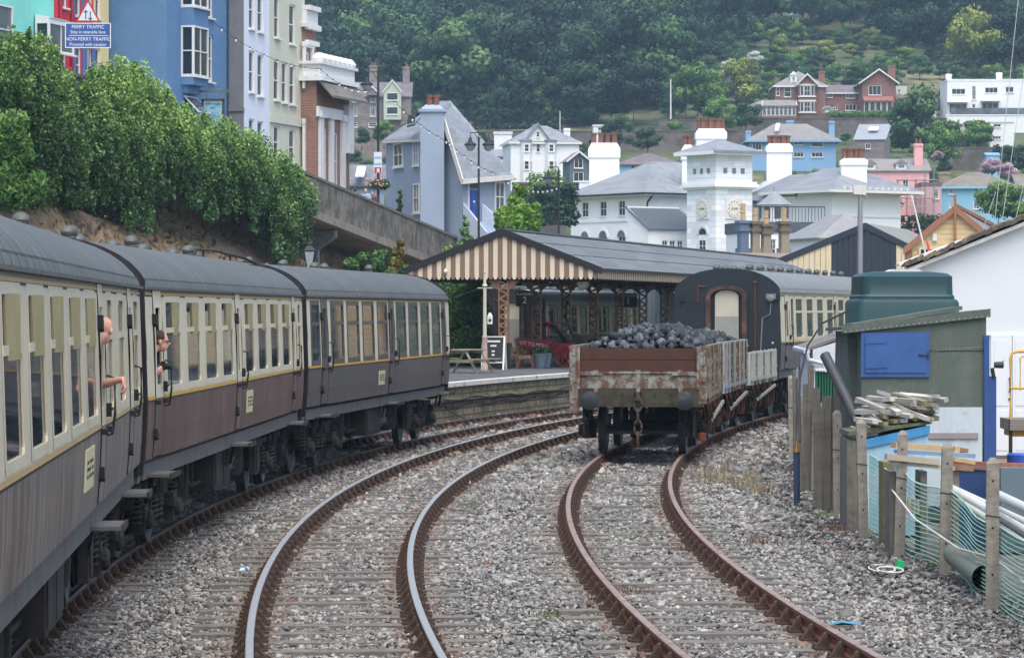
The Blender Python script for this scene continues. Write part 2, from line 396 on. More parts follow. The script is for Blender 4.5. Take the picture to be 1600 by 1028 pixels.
for d0, d1, dens, size in ((23.5, 32, 800, .0205), (32, 43, 600, .024), (43, 58, 340, .031), (58, 80, 120, .050), (80, 112, 45, .075)):
    n = int((d1-d0)*26*dens); D = RNG.uniform(d0, d1, n); X = RNG.uniform(-12, 14, n)
    oM, oR, oL = TM.offs(X, D), TR.offs(X, D), TL.offs(X, D)
    vis = (np.abs(X) < .162*D + .5) & (X < fence_x(D) + .45) & (oL > -1.9)
    a = np.full(n, False)
    keep = vis.copy(); bri = np.full(n, 9.0); 
    for T, o in ((TL, oL), (TM, oM), (TR, oR)):
        arc = T.r*np.arctan2(D - T.cd, T.cx - X); ph = ((arc - T.s_at(10) - .38)/.76) % 1.0; ph = np.minimum(ph, 1-ph)*.76
        on = (np.abs(o) < 1.34) & (ph < .105); keep &= ~(on & (RNG.random(n) > .46))
        keep &= ~(np.abs(np.abs(o) - .7525) < .06)
        bri = np.minimum(bri, np.abs(np.abs(o) - .7525))
    # thinner on the trodden cess path at the right
    cess = sstep(oR, 1.5, 2.6); keep &= RNG.random(n) > .45*cess*(1 - .4*np.sin(D*.7))
    X, D, bri, cess, oL = X[keep], D[keep], bri[keep], cess[keep], oL[keep]; n = len(X)
    hump = .012*np.sin(X*3.1 + D*1.7) + .012*np.sin(X*1.3 - D*2.3)
    P = np.stack([X, D, near_z(X, D) + .030 + hump + RNG.uniform(-.02, .018, n)], 1)
    V, F = stones(P, size)
    big = .5 + .18*np.sin(X*.9 + D*.35) + .12*np.sin(X*2.1 - D*.8)
    t = RNG.beta(1.5, 1.6, n) * .84 + .22*(big - .35) - .12*cess + (RNG.random(n) < .02)*.3
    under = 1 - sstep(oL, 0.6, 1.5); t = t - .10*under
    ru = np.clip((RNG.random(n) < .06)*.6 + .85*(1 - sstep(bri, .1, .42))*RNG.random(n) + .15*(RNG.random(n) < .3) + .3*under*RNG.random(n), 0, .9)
    allV.append(V); allF.append(F + base); base += len(V); allT.append(np.repeat(np.clip(t, 0, 1), 6)); allR.append(np.repeat(ru, 6))
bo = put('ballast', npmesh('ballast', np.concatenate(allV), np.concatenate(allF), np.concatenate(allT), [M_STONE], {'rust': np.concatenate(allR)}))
tag(bo, 'grey stone ballast between and beside the rails', 'ballast', None, 'stuff')
# ------------------------------------------------------------------ passenger coaches
M_CREAM = mat('coach_cream', '#c7c0a8', 0.42, 0.06, 2, spec=.5, inside='#4a4038', streak='#a79f86', slo=.52, shi=.8, sfreq=6, samt=.45)
M_CREAM_CLEAN = mat('coach_cream_clean', '#d0c9b0', 0.4, 0.05, 2, spec=.5, inside='#4a4038', streak='#b3aa90', slo=.6, shi=.85, samt=.3)
M_CHOC1 = mat('coach_brown_grimy', '#5a4e48', 0.5, 0.12, 2, c2='#77716b', c2scale=.8, c2lo=.45, c2hi=.75, c2amt=.8, streak='#969189', slo=.46, shi=.72, sfreq=7, samt=.8)
M_CHOC2 = mat('coach_brown_streaked', '#574039', 0.5, 0.12, 2, c2='#6f5e57', c2scale=.9, c2lo=.45, c2hi=.75, c2amt=.7, streak='#8b7c76', slo=.50, shi=.74, sfreq=6, samt=.7)
M_CHOC3 = mat('coach_grey_brown', '#55514e', 0.45, 0.08, 2, c2='#5e595b', c2scale=1.2, streak='#7a7476', slo=.52, shi=.8, sfreq=7, samt=.5)
M_BAND = mat('coach_brown_band', '#6b615c', 0.45, 0.08, 3, streak='#857c76', samt=.4)
M_GOLD = mat('gold_lining', '#c79a3e', 0.5, 0.1, 5); M_GOLDPALE = mat('gold_lining_faded', '#b59a68', 0.5, 0.12, 5)
M_SEAM = mat('door_gap', '#16130f', 0.9, 0.1)
M_ROOF = mat('coach_roof', '#4f5453', 0.65, 0.12, 1.5, c2='#606564', c2scale=.9, c2lo=.45, c2hi=.7, c2amt=.7, streak='#7d8284', slo=.55, shi=.8, sfreq=3, samt=.35)
M_ROOFRIB = mat('coach_roof_seam', '#6c7170', 0.55, 0.15, 4, streak='#565b5a', samt=.6); M_ROOF2 = mat('coach_roof_pale', '#767b7a', 0.6, 0.10, 1.5, c2='#6a6d6e', c2scale=.8, c2amt=.6)  # rib colour kept paler than the roof, standing in for caught light
M_UNDER = mat('underframe', '#332f2c', 0.8, 0.25, 6, c2='#211f1e', c2scale=3, c2lo=.45, c2hi=.6)
M_SOLE = mat('solebar', '#5c5c5a', 0.7, 0.12, 3, c2='#4a4846', c2scale=2)
M_IRON = mat('black_iron', '#1d1d1f', 0.6, 0.2, 8)
M_TYRE = mat('tyre_steel', '#4a4a4c', 0.4, 0.15, 9, metal=.5)
M_PANE = glassy('coach_glass', '#323f48', 0.03, 0.5, .7, alpha=0.86, spec=.12)  # grey-blue base colour stands in for blurred reflections in the panes
M_VENTBOARD = mat('ventilator_board', '#918863', 0.5, 0.12, 4)
M_INT = mat('coach_interior', '#3a3028', 0.9, 0.2, 3)
M_SEAT = mat('seat_moquette', '#3c4a50', 0.9, 0.2, 8); M_HEADREST = mat('seat_headrest', '#a8a294', 0.9, 0.1)
M_PLATE = mat('coach_board', '#c9c29a', 0.5, 0.05); M_INK = mat('dark_lettering', '#2c2a26', 0.6, 0.05)
_pz = [1.05, 1.21, 1.5, 1.9, 2.5, 3.02, 3.17]; _px = [1.325, 1.335, 1.358, 1.37, 1.362, 1.335, 1.32]
def xside(z): return float(np.interp(z, _pz, _px))
def panel(b, sg, y0, y1, zlist, holes, off, matf, depth=0.022, edge=None):
    """side sheet of a coach between y0 and y1 with rectangular openings (ya, yb, za, zb) and their reveals"""
    ys = sorted(set([y0, y1] + [v for h in holes for v in h[:2] if y0 < v < y1])); zs = sorted(set(list(zlist) + [v for h in holes for v in h[2:4]]))
    zs = [z for z in zs if zlist[0] <= z <= zlist[-1]]
    for i in range(len(ys)-1):
        for j in range(len(zs)-1):
            yc, zc = (ys[i]+ys[i+1])/2, (zs[j]+zs[j+1])/2
            if any(h[0] < yc < h[1] and h[2] < zc < h[3] for h in holes): continue
            xa, xb = sg*(xside(zs[j])+off), sg*(xside(zs[j+1])+off)
            q = [(xa, ys[i], zs[j]), (xa, ys[i+1], zs[j]), (xb, ys[i+1], zs[j+1]), (xb, ys[i], zs[j+1])]
            b.quad(q if sg > 0 else q[::-1], matf(yc, zc))
    for (ya, yb, za, zb) in [h[:4] for h in holes]:
        mm = matf(ya-.02, (za+zb)/2); xa, xb = sg*(xside(za)+off), sg*(xside(zb)+off); d = sg*depth
        for q in ([(xa, ya, za), (xa, yb, za), (xa-d, yb, za), (xa-d, ya, za)], [(xb, ya, zb), (xb-d, ya, zb), (xb-d, yb, zb), (xb, yb, zb)],
                  [(xa, ya, za), (xa-d, ya, za), (xb-d, ya, zb), (xb, ya, zb)], [(xa, yb, za), (xb, yb, zb), (xb-d, yb, zb), (xa-d, yb, za)]): b.quad(q, mm)
def ring(b, sg, ya, yb, za, zb, w, rad, off, m):
    """flat window surround with rounded inner corners, following the side of the coach"""
    inn = []; n = 4
    for (cy, cz, a0) in ((yb-w-rad, zb-w-rad, 0), (ya+w+rad, zb-w-rad, 90), (ya+w+rad, za+w+rad, 180), (yb-w-rad, za+w+rad, 270)):
        for k in range(n+1):
            t = R(a0 + 90*k/n); inn.append((cy+rad*math.cos(t), cz+rad*math.sin(t)))
    out = []
    for (y, z) in inn:
        yy = yb if y > (ya+yb)/2 else ya; zz = zb if z > (za+zb)/2 else za; out.append((yy, zz))
    N_ = len(inn); P = lambda y, z, o: (sg*(xside(z)+o), y, z)
    vs = [P(y, z, off) for y, z in inn] + [P(y, z, off) for y, z in out] + [P(y, z, off-.016) for y, z in inn]
    fs = []
    for i in range(N_):
        j = (i+1) % N_
        fs.append((i, j, N_+j, N_+i) if sg < 0 else (i, N_+i, N_+j, j)); fs.append((i, j, 2*N_+j, 2*N_+i))
    b.add(vs, fs, m)
def side_window(root, sg, y0, y1, z0, z1, zdiv, frame_m, boards=0, seed=0):
    b = MB(); ring(b, sg, y0-.05, y1+.05, z0-.05, z1+.05, .075, .07, .004, 0)
    if zdiv:
        x = sg*(xside(zdiv)-.006); b.obox((x, (y0+y1)/2, zdiv), (.02, y1-y0, .06), (0,0,0), 0)
    f = b.build('window', [frame_m], root)
    p = MB(); xa, xb = sg*(xside(z0)-.012), sg*(xside(z1)-.012); p.quad([(xa, y0, z0), (xa, y1, z0), (xb, y1, z1), (xb, y0, z1)]); p.build('pane', M_PANE, f)
    if boards:
        v = MB(); zt = z1-.02; zb = zdiv - .06; rr = random.Random(seed); w = (y1-y0)*(.13 if boards == 2 else .2)
        for k, yc in enumerate((y0+(y1-y0)*(.30+.05*rr.random()), y0+(y1-y0)*(.52+.08*rr.random()))):
            if boards == 1 and k == 0: continue
            x = sg*(xside(zdiv)-.012); o = sg*.03
            v.prism([(x, yc-w/2, zb), (x+o, yc+w/2, zb), (x+o*.8, yc+w/2, zt), (x-.02*sg, yc-w/2, zt)], (sg*.012, 0, 0))
        if v.v: v.parts('ventilator_flap', M_VENTBOARD, f)
    return f
def bogie_mesh_parts():
    fr = MB()
    for s in (-1, 1):
        x = s*1.0
        fr.box(x-.05, x+.05, -1.75, 1.75, .78, .86); fr.box(x-.05, x+.05, -.95, .95, .50, .56)       # side frame
        for y in (-1.7, -.9, -.35, .35, .9, 1.7): fr.box(x-.055, x+.055, y-.04, y+.04, .5 if abs(y) < 1 else .6, .86)
        for y in (-1.3, 1.3):
            fr.prism([(x-.03, y-.38, .84), (x-.03, y+.38, .84), (x-.03, y+.22, .30), (x-.03, y-.22, .30)], (.06, 0, 0))
        fr.box(x+s*.02-.03, x+s*.02+.03, -.55, .55, .28, .36)                                      # spring plank
        for y in (-.42, .42): fr.box(x+s*.06-.03, x+s*.06+.03, y-.03, y+.03, .3, .9)
    fr.box(-1.0, 1.0, -.30, .30, .72, .92); fr.box(-1, 1, -1.8, -1.7, .74, .86); fr.box(-1, 1, 1.7, 1.8, .74, .86)
    FR = fr.mesh('bogie_frame', M_UNDER)
    wh = MB(); wh.lathe([(.05, -.07), (.485, -.07), (.485, -.03), (.46, -.02), (.455, .065), (.40, .07), (.37, .04), (.14, .03), (.13, .09), (.05, .1)], 26, (0,0,0), 0, 'x'); WH = wh.mesh('wheel', M_TYRE, smooth=30)
    ab = MB(); ab.box(-.12, .12, -.17, .17, -.16, .18); ab.lathe([(.11, 0), (.11, .17), (.08, .2)], 10, (0,0,0), 0, 'x'); ab.box(-.05, .14, -.26, .26, .02, .10); AB = ab.mesh('axle_box', M_UNDER)
    sp = MB()
    pts = [(.085*math.cos(t*.7), .085*math.sin(t*.7), .0 + .28*t/40) for t in range(41)]; sp.tube(pts, .022, 5); sp.lathe([(.1, -.02), (.1, 0)], 8); sp.lathe([(.1, .28), (.1, .30)], 8)
    SPR = sp.mesh('coil_spring', M_UNDER, smooth=True)
    return FR, WH, AB, SPR
BOG = bogie_mesh_parts()
def bogie(root, y, rz=0.0):
    FR, WH, AB, SPR = BOG
    f = put('bogie', FR, root, (0, y, 0), rz)
    ax = MB()
    for a in (-1.3, 1.3): ax.cyl((-.8, a, .457), (.8, a, .457), .07, None, 8)
    ax.build('axle', M_UNDER, f)
    for a in (-1.3, 1.3):
        for s in (-1, 1):
            put('wheel', WH, f, (s*.7525, a, .457), 0 if s > 0 else math.pi)
            put('axle_box', AB, f, (s*1.03, a, .457), 0 if s > 0 else math.pi)
    for s in (-1, 1):
        for a in (-.22, .22, -1.62, 1.62) if s > 0 else (-.22, .22): put('coil_spring', SPR, f, (s*1.04, a, .37 if abs(a) < 1 else .45))
    return f
vb = MB(); vb.M = Matrix.Identity(4)
vb.lathe([(.02, 0), (.085, 0), (.09, .035), (.07, .06)], 10); vb.ell((0, .0, .10), (.095, .12, .075), 10, 6); vb.lathe([(.03, .07), (.085, .10), (.085, .13), (.03, .14)], 10, (0, .0, .10), 0, 'y')
VENT = vb.mesh('roof_ventilator', M_ROOF, smooth=True)
def roof_z(x, top=3.74, base=3.15, hw=1.345): return base + (top-base)*(max(0, 1-(abs(x)/hw)**2.3))**.62
def coach(label, L, loc, heading, lower, upper, band, windows, doors, narrow=(), style='cream', boards=0, board=None, vents=(), roof_m=None, gold=None, bog=None, both=True, end_m=None, seats=True, cant=0.0, group='passenger coaches'):
    root = thing('railway_coach', label, 'coach', loc, -heading, group); root.rotation_euler = (0, cant, -heading)
    gold = gold or M_GOLD; roof_m = roof_m or M_ROOF
    wz0, wz1, wdiv = 1.99, 3.02, 2.665
    holes = [(a, b_, wz0, wz1) for a, b_ in list(windows) + list(narrow)]
    dholes = [(a + (b_-a)*.22, b_ - (b_-a)*.22, 2.05, 2.93) for a, b_ in doors]
    dark = style == 'dark'
    def matf(y, z):
        if z < 1.9: return 0
        if z > 3.10: return 2
        if dark:
            for a, b_ in list(windows) + list(narrow):
                if a-.10 < y < b_+.10: return 2
            return 1
        return 1
    ycuts = []
    sides = (1, -1)
    for sg in sides:
        extra = [(a-.10, b_+.10) for a, b_ in list(windows)+list(narrow)] if dark else []
        # split at door edges so the doors are sheets of their own
        cuts = [0.0] + [v for dd in doors for v in dd] + [L]
        segs = [(cuts[2*i], cuts[2*i+1]) for i in range(len(doors)+1)]
        for (ya, yb) in segs:
            b = MB()
            hs = [h for h in holes if ya <= h[0] and h[1] <= yb]
            inner = sorted(set([ya, yb] + [v for e in extra for v in e if ya < v < yb]))
            fake = hs
            if dark:
                # cells cut at the pillar edges as well
                ys = inner
                for i in range(len(ys)-1): panel(b, sg, ys[i], ys[i+1], [1.21, 1.5, 1.9, 1.99, 3.02, 3.10, 3.17], [h for h in hs if ys[i] <= h[0]+1e-6 and h[1] <= ys[i+1]+1e-6], 0, matf)
            else: panel(b, sg, ya, yb, [1.21, 1.5, 1.9, 1.99, 3.02, 3.10, 3.17], hs, 0, matf)
            b.build('body_side', [lower, upper, band], root)
        g = MB()
        for z0, z1, mm, o in ((1.885, 1.925, 0, .004), (1.865, 1.885, 1, .003), (3.075, 3.10, 0, .004), (3.055, 3.075, 1, .003)):
            if dark and mm == 1 and z0 > 3: continue
            xa, xb = sg*(xside(z0)+o), sg*(xside(z1)+o)
            for (ya, yb) in segs: g.quad([(xa, ya, z0), (xa, yb, z0), (xb, yb, z1), (xb, ya, z1)], mm)
        g.build('gold_lining', [gold, M_IRON], root)
        fm = band if dark else upper
        if sg > 0 or both:
            for i, (a, b_) in enumerate(windows): side_window(root, sg, a, b_, wz0, wz1, wdiv, fm, boards if sg > 0 else 0, i)
            for i, (a, b_) in enumerate(narrow): side_window(root, sg, a, b_, wz0, wz1, wdiv if b_-a > .5 else None, fm)
        for i, ((a, b_), h) in enumerate(zip(doors, dholes)):
            db = MB(); dm = (lambda y, z: 0 if z < 1.9 else (2 if dark or z > 3.07 else 1))
            panel(db, sg, a+.012, b_-.012, [1.23, 1.5, 1.9, 3.13], [h], .008, dm)
            x = sg*(xside(2.2)-.006)
            for yy in (a, b_):
                for za_, zb_ in zip([1.23, 1.5, 1.9, 2.5], [1.5, 1.9, 2.5, 3.13]): xa, xb = sg*(xside(za_)-.01), sg*(xside(zb_)-.01); db.prism([(xa, yy-.010, za_), (xa, yy+.010, za_), (xb, yy+.010, zb_), (xb, yy-.010, zb_)], (sg*.019, 0, 0), 3)
            db.obox((sg*(xside(3.1)-.008), (a+b_)/2, 3.142), (.03, b_-a, .02), (0, 0, 0), 3)
            dob = db.build('door', [lower, upper, band, M_SEAM], root)
            pq = MB(); xa, xb = sg*(xside(h[2])-.012), sg*(xside(h[3])-.012); zt = h[3] if i not in (getattr(coach, 'open', ())) else h[2]+.25
            pq.quad([(xa, h[0], h[2]), (xa, h[1], h[2]), (xb, h[1], zt), (xb, h[0], zt)]); pq.build('pane', M_PANE, dob)
            if sg > 0:
                hb = MB(); xs_ = xside(2.05)
                hb.obox((xs_+.03, b_-.06, 2.02), (.05, .05, .12)); hb.beam((xs_+.06, b_-.16, 2.03), (xs_+.06, b_-.02, 2.03), .02, .02)
                hb.build('door_handle', M_IRON, dob)
                gb = MB(); yg = b_+.14; gb.tube([(xs_, yg, 2.32), (xs_+.07, yg, 2.30), (xs_+.075, yg, 1.98), (xs_+.05, yg, 1.80), (xs_, yg, 1.79)], .014, 6); gb.build('grab_rail', M_IRON, dob)
                hg = MB()
                for zz, dz in ((1.50, .10), (2.80, .12)): hg.obox((xside(zz)+.02, a-.03, zz), (.05, .10, dz)); hg.obox((xside(zz)+.02, a+.06, zz-.04), (.05, .05, dz*.8))
                for yy in (a+.05, b_-.05): hg.obox((xside(1.86)+.03, yy, 1.85), (.06, .09, .05))
                hg.build('hinge', M_IRON, dob)
                st = MB(); yc = (a+b_)/2; st.box(1.22, 1.56, yc-.42, yc+.42, 1.00, 1.035, 0); st.box(1.54, 1.565, yc-.42, yc+.42, 0.985, 1.045, 1); st.beam((1.25, yc-.3, 1.0), (1.2, yc-.3, .72), .03, .05, 1); st.beam((1.25, yc+.3, 1.0), (1.2, yc+.3, .72), .03, .05, 1)
                st.build('step_board', [M_SOLE, M_UNDER], root)
    # roof with transverse seams and gutters
    rb = MB(); n = 18; xs_ = [1.345*math.cos(math.pi*i/n) for i in range(n+1)]
    prof = [(x, roof_z(x)) for x in xs_]; k = n+1; yl = [-.03, .35, L/2, L-.35, L+.03]; vs = []
    for y in yl:
        dz = .05 if y in (yl[0], yl[-1]) else 0
        vs += [(x, y, z - dz*(z-3.15)/.6) for x, z in prof]
    rb.add(vs, [(i*k+j, i*k+j+1, (i+1)*k+j+1, (i+1)*k+j) for i in range(len(yl)-1) for j in range(n)])
    yy = .8
    while yy < L-.5:
        rb.add([(x*1.004, yy+o, z+.008) for o in (-.015, .015) for x, z in prof], [(j, j+1, k+j+1, k+j) for j in range(n)], 1); yy += .61
    for s in (-1, 1):
        rb.box(s*1.34-.035, s*1.34+.035, -.03, L+.03, 3.135, 3.165); rb.box(s*1.30-.012, s*1.30+.012, .1, L-.1, 3.24, 3.262)
    rb.build('roof', [roof_m, M_ROOFRIB], root, smooth=35)
    for (vx, vy) in vents: put('roof_ventilator', VENT, root, (vx, vy, roof_z(vx)-.02), random.uniform(-.15, .15))
    # ends and gangways
    em = end_m or M_IRON
    sec = [(xside(z), z) for z in (1.05, 1.21, 1.5, 1.9, 2.5, 3.02, 3.14)] + [(x, roof_z(x)-.02) for x in xs_[1:n]] + [(-xside(z), z) for z in (3.14, 3.02, 2.5, 1.9, 1.5, 1.21, 1.05)]
    for y, nm in ((0.0, 'near'), (L, 'far')):
        e = MB(); sgn = -1 if y == 0 else 1
        e.prism([(x*.995 if z < 3.12 else x*1.012, y - .02*sgn, z if z < 3.12 else z + .035) for x, z in sec], (0, .075*sgn, 0))  # dark edge raised past the roof, standing in for shade between coaches
        e.build('end_wall', em, root)
        gw = MB(); yo = y + sgn*.02; ye = y + sgn*.20
        for (x0, x1, z0, z1) in ((-.52, -.40, 1.15, 3.05), (.40, .52, 1.15, 3.05)): gw.box(x0, x1, min(yo, ye), max(yo, ye), z0, z1)
        arch = [(.52*math.cos(R(a)), 3.05+.28*math.sin(R(a))) for a in range(0, 181, 20)]; inn = [(.40*math.cos(R(a)), 3.05+.18*math.sin(R(a))) for a in range(180, -1, -20)]
        m_ = len(arch)
        for i in range(m_-1):
            a0, a1, b0, b1 = arch[i], arch[i+1], inn[m_-1-i], inn[m_-2-i]
            gw.add([(p[0], yo, p[1]) for p in (a0, a1, b1, b0)] + [(p[0], ye, p[1]) for p in (a0, a1, b1, b0)], [(0,1,2,3), (7,6,5,4), (0,4,5,1), (1,5,6,2), (2,6,7,3), (3,7,4,0)])
        gw.box(-.52, .52, min(yo, ye), max(yo, ye), 1.08, 1.15)
        gw.build('gangway', MATS.get('gangway_rust') or mat('gangway_rust', '#3c322e', .8, .25, 5, c2='#6a4a3a', c2scale=2.5, c2lo=.5, c2hi=.65), root)
        bf = MB()
        for s in (-1, 1): bf.lathe([(.08, 0), (.08, .3), (.22, .32), (.22, .36), (.1, .37)] if sgn > 0 else [(.1, -.37), (.22, -.36), (.22, -.32), (.08, -.3), (.08, 0)], 12, (s*.87, y, 1.06), 0, 'y')
        bf.parts('buffer', M_UNDER, root)
    # inside
    ib = MB(); ib.box(-1.28, 1.28, .1, L-.1, 1.16, 1.24); ib.build('floor', M_INT, root)
    if seats:
        se = MB()
        for a, b_ in windows:
            yc = (a+b_)/2
            for s in (-1, 1):
                for yy in (yc-.88, yc+.88):
                    se.box(s*.78-.45, s*.78+.45, yy-.07, yy+.07, 1.24, 2.28, 0); se.box(s*.78-.4, s*.78+.4, yy-.08, yy+.08, 2.12, 2.34, 1)
                se.box(s*.85-.35, s*.85+.35, yc-.3, yc+.3, 1.93, 1.97, 2)
        se.build('seat_row', [M_SEAT, M_HEADREST, M_INT], root)
    # underframe
    u = MB()
    for s in (-1, 1): u.box(s*1.24-.04, s*1.24+.04, .25, L-.25, .98, 1.20)
    u.box(-1.2, 1.2, .25, L-.25, 1.1, 1.16); u.box(-1.25, 1.25, 0, .2, .95, 1.12); u.box(-1.25, 1.25, L-.2, L, .95, 1.12)
    u.build('solebar', M_SOLE, root)
    bo = bog if bog is not None else 7.1
    bogie(root, L/2-bo); bogie(root, L/2+bo)
    q = MB(); c0 = L/2
    for s in (-1, 1):
        q.tube([(s*.95, c0-4.9, 1.0), (s*.95, c0-2.6, .55), (s*.95, c0+2.6, .55), (s*.95, c0+4.9, 1.0)], .03, 6)
        for y in (c0-2.6, c0+2.6): q.beam((s*.95, y, .55), (s*.95, y, 1.05), .06, .06)
    q.parts('truss_rod', M_UNDER, root)
    bb = MB(); bb.box(.62, 1.15, c0-1.6, c0+.3, .42, 1.0); bb.box(1.15, 1.17, c0-1.5, c0-.7, .48, .94); bb.box(1.15, 1.17, c0-.6, c0+.2, .48, .94); bb.build('battery_box', M_UNDER, root); bb = MB(); bb.box(-1.15, -.62, c0-1, c0+1, .42, 1.0); bb.build('battery_box', M_UNDER, root)
    cb = MB(); cb.lathe([(.05, .35), (.24, .4), (.27, .55), (.27, .98)], 12, (.75, c0-3.4, 0)); cb.build('vacuum_cylinder', M_UNDER, root, smooth=35); cb = MB(); cb.lathe([(.05, .35), (.24, .4), (.27, .55), (.27, .98)], 12, (.75, c0+3.3, 0)); cb.build('vacuum_cylinder', M_UNDER, root, smooth=35)
    tk = MB(); tk.lathe([(.06, -.75), (.2, -.68), (.29, -.52), (.3, .5), (.2, .68), (.06, .72)], 14, (.72, c0+1.6, .72), 0, 'y'); tk.build('air_tank', mat('tank_grey', '#55565c', .45, .12, 3), root, smooth=35)
    pb = MB(); pb.box(1.02, 1.12, c0+4.2, c0+4.75, .35, 1.0); pb.box(1.12, 1.14, c0+4.3, c0+4.45, .4, .92); pb.box(1.12, 1.14, c0+4.5, c0+4.66, .4, .92)
    pb.beam((1.1, c0-4.3, 1.0), (1.1, c0-4.3, .30), .05, .05); pb.beam((1.12, c0-4.55, 1.0), (1.12, c0-4.55, .30), .03, .03); pb.beam((1.1, c0-4.9, .42), (1.1, c0-3.9, .42), .05, .05)
    pb.tube([(1.05, c0-4.9, .95), (1.08, c0-4.9, .45), (1.0, c0-4.6, .3), (.8, c0-4.0, .3)], .045, 7)
    pb.parts('brake_gear', M_UNDER, root)
    if board:
        for (ya, yb, z0, z1) in board:
            p = MB(); o = .012; xa, xb = xside(z0)+o, xside(z1)+o
            p.prism([(xa-.012, ya, z0), (xa-.012, yb, z0), (xb-.012, yb, z1), (xb-.012, ya, z1)], (.012, 0, 0), 0)
            rows = 2
            for col_ in range(3):
                y_a = ya + (yb-ya)*(.12+.28*col_); y_b = y_a + (yb-ya)*.2
                for kk in range(3):
                    zz = z0 + (z1-z0)*(.30+.17*kk); yb2 = y_a + (y_b-y_a)*(.6+.4*((kk*2+col_) % 3)/2)
                    x = xside(zz)+o+.004; p.quad([(x, y_a, zz), (x, yb2, zz), (x, yb2, zz+.028), (x, y_a, zz+.028)], 1)
            p.build('name_board', [M_PLATE, M_INK], root)
    return root
def coach_pose(T, d0, d1, dx=0, dh=0):
    a0, a1 = T.s_at(d0), T.s_at(d1); m = (a0+a1)/2; L = a1-a0
    p0, p1 = T.p(m-7.1*L/19.66), T.p(m+7.1*L/19.66); u = (p1-p0).normalized(); c = (p0+p1)/2
    h = math.atan2(u.x, u.y) + dh; u = Vector((math.sin(h), math.cos(h), 0)); o = c - u*(L/2) + Vector((dx, 0, 0))
    return L, o, h
vset = lambda L, off=0.0: [(-.28 if i % 3 else .30, off + .9 + i*(L-1.8)/11) for i in range(12)]
L1, o1, h1 = coach_pose(TL, 16.4, 36.2, -.015, R(.02))
C1W = [(.40, 1.76), (2.40, 3.76), (4.32, 5.66), (6.20, 7.56), (8.12, 9.48), (10.06, 11.42)]
coach.open = (0,)
COACH1 = coach('brown and cream coach nearest on the left with a man in its open door window', L1, o1, h1, M_CHOC1, M_CREAM, M_BAND,
    C1W, [(11.85, 12.62), (16.95, 17.75)], [(13.2, 14.0), (15.1, 16.1), (18.2, 19.1)], boards=2, board=[(9.75, 10.85, 1.44, 1.78)],
    vents=[(-.3, 7.5), (-.3, 9.5), (-.3, 11.3), (-.3, 13.2), (.3, 16.5), (-.3, 18.6)], gold=M_GOLDPALE)
L2, o2, h2 = coach_pose(TL, 36.8, 56.6)
COACH2 = coach('second brown and cream coach, man with a camera in its end door window', L2, o2, h2, M_CHOC2, M_CREAM_CLEAN, M_BAND,
    [(1.69, 3.05), (3.66, 5.02), (5.57, 6.93), (7.5, 8.84), (10.38, 11.68), (12.22, 13.58), (14.14, 15.5), (16.06, 17.42)],
    [(.62, 1.36), (9.2, 9.86), (17.8, 18.44)], [(18.85, 19.4)], boards=1, board=[(10.55, 11.35, 1.42, 1.74)],
    vents=[(-.3, 1.0), (.28, 1.2), (-.3, 3.1), (-.3, 5.6), (.3, 6.2), (-.3, 8.6), (-.3, 11.6), (.2, 13), (-.3, 15.0), (-.3, 18)])
b = MB(); b.tube([(.1, 14.6, 3.72), (.12, 14.8, 3.86), (.15, 16.6, 3.88), (.5, 18.2, 3.78), (.9, 19.2, 3.55)], .022, 6); b.tube([(.13, 15.6, 3.72), (.13, 15.6, 3.87)], .018, 5); b.tube([(.35, 17.5, 3.68), (.35, 17.5, 3.83)], .018, 5); b.box(.15, .75, 17.2, 19.0, 3.62, 3.66); b.build('roof_conduit', M_IRON, COACH2)
L3, o3, h3 = coach_pose(TL, 57.2, 75.6)
coach.open = ()
COACH3 = coach('third coach with dark window surrounds and cream pillars, farthest of the left train', L3, o3, h3, M_CHOC3, M_CREAM_CLEAN, M_CHOC3,
    [(2.5, 3.8), (4.28, 5.58), (6.1, 7.4), (7.95, 9.15), (10.45, 11.7), (12.2, 13.45), (14.0, 15.2), (15.75, 16.95)], [(1.4, 2.06), (9.38, 10.08), (17.25, 17.9)], [(.42, 1.2)],
    style='dark', board=[(8.0, 8.75, 1.42, 1.70)], vents=[(-.3, 3), (-.3, 6.5), (-.3, 10), (-.3, 11.2), (.2, 14)], bog=6.6)
L4, o4, h4 = coach_pose(TR, 82.5, 102)
M_DKEND = mat('coach_end_blue_black', '#1d262d', 0.5, 0.15, 2, c2='#161d24', c2scale=1.5, streak='#2c363e', samt=.4)
COACH4 = coach('coach with a dark blue-black end and gangway door standing behind the coal wagon', L4, o4, h4, mat('coach_grey_lower', '#5b555a', .5, .1, 3, streak='#726c70', samt=.5), M_CREAM_CLEAN, M_CREAM_CLEAN,
    [(2.4, 3.5), (4.2, 5.3), (6.0, 7.1), (7.8, 8.9), (9.9, 11.0), (11.7, 12.8), (13.5, 14.6), (15.3, 16.4), (17.1, 18.0)], [(.7, 1.35), (9.1, 9.7)], [(1.6, 2.1)],
    vents=[(-.45, .9+1.25*i) for i in range(14)] + [(.35, 1.2+1.6*i) for i in range(11)], roof_m=M_ROOF2, end_m=M_DKEND, gold=mat('gold_lining_bright', '#c9ae5c', .5, .1, 5))
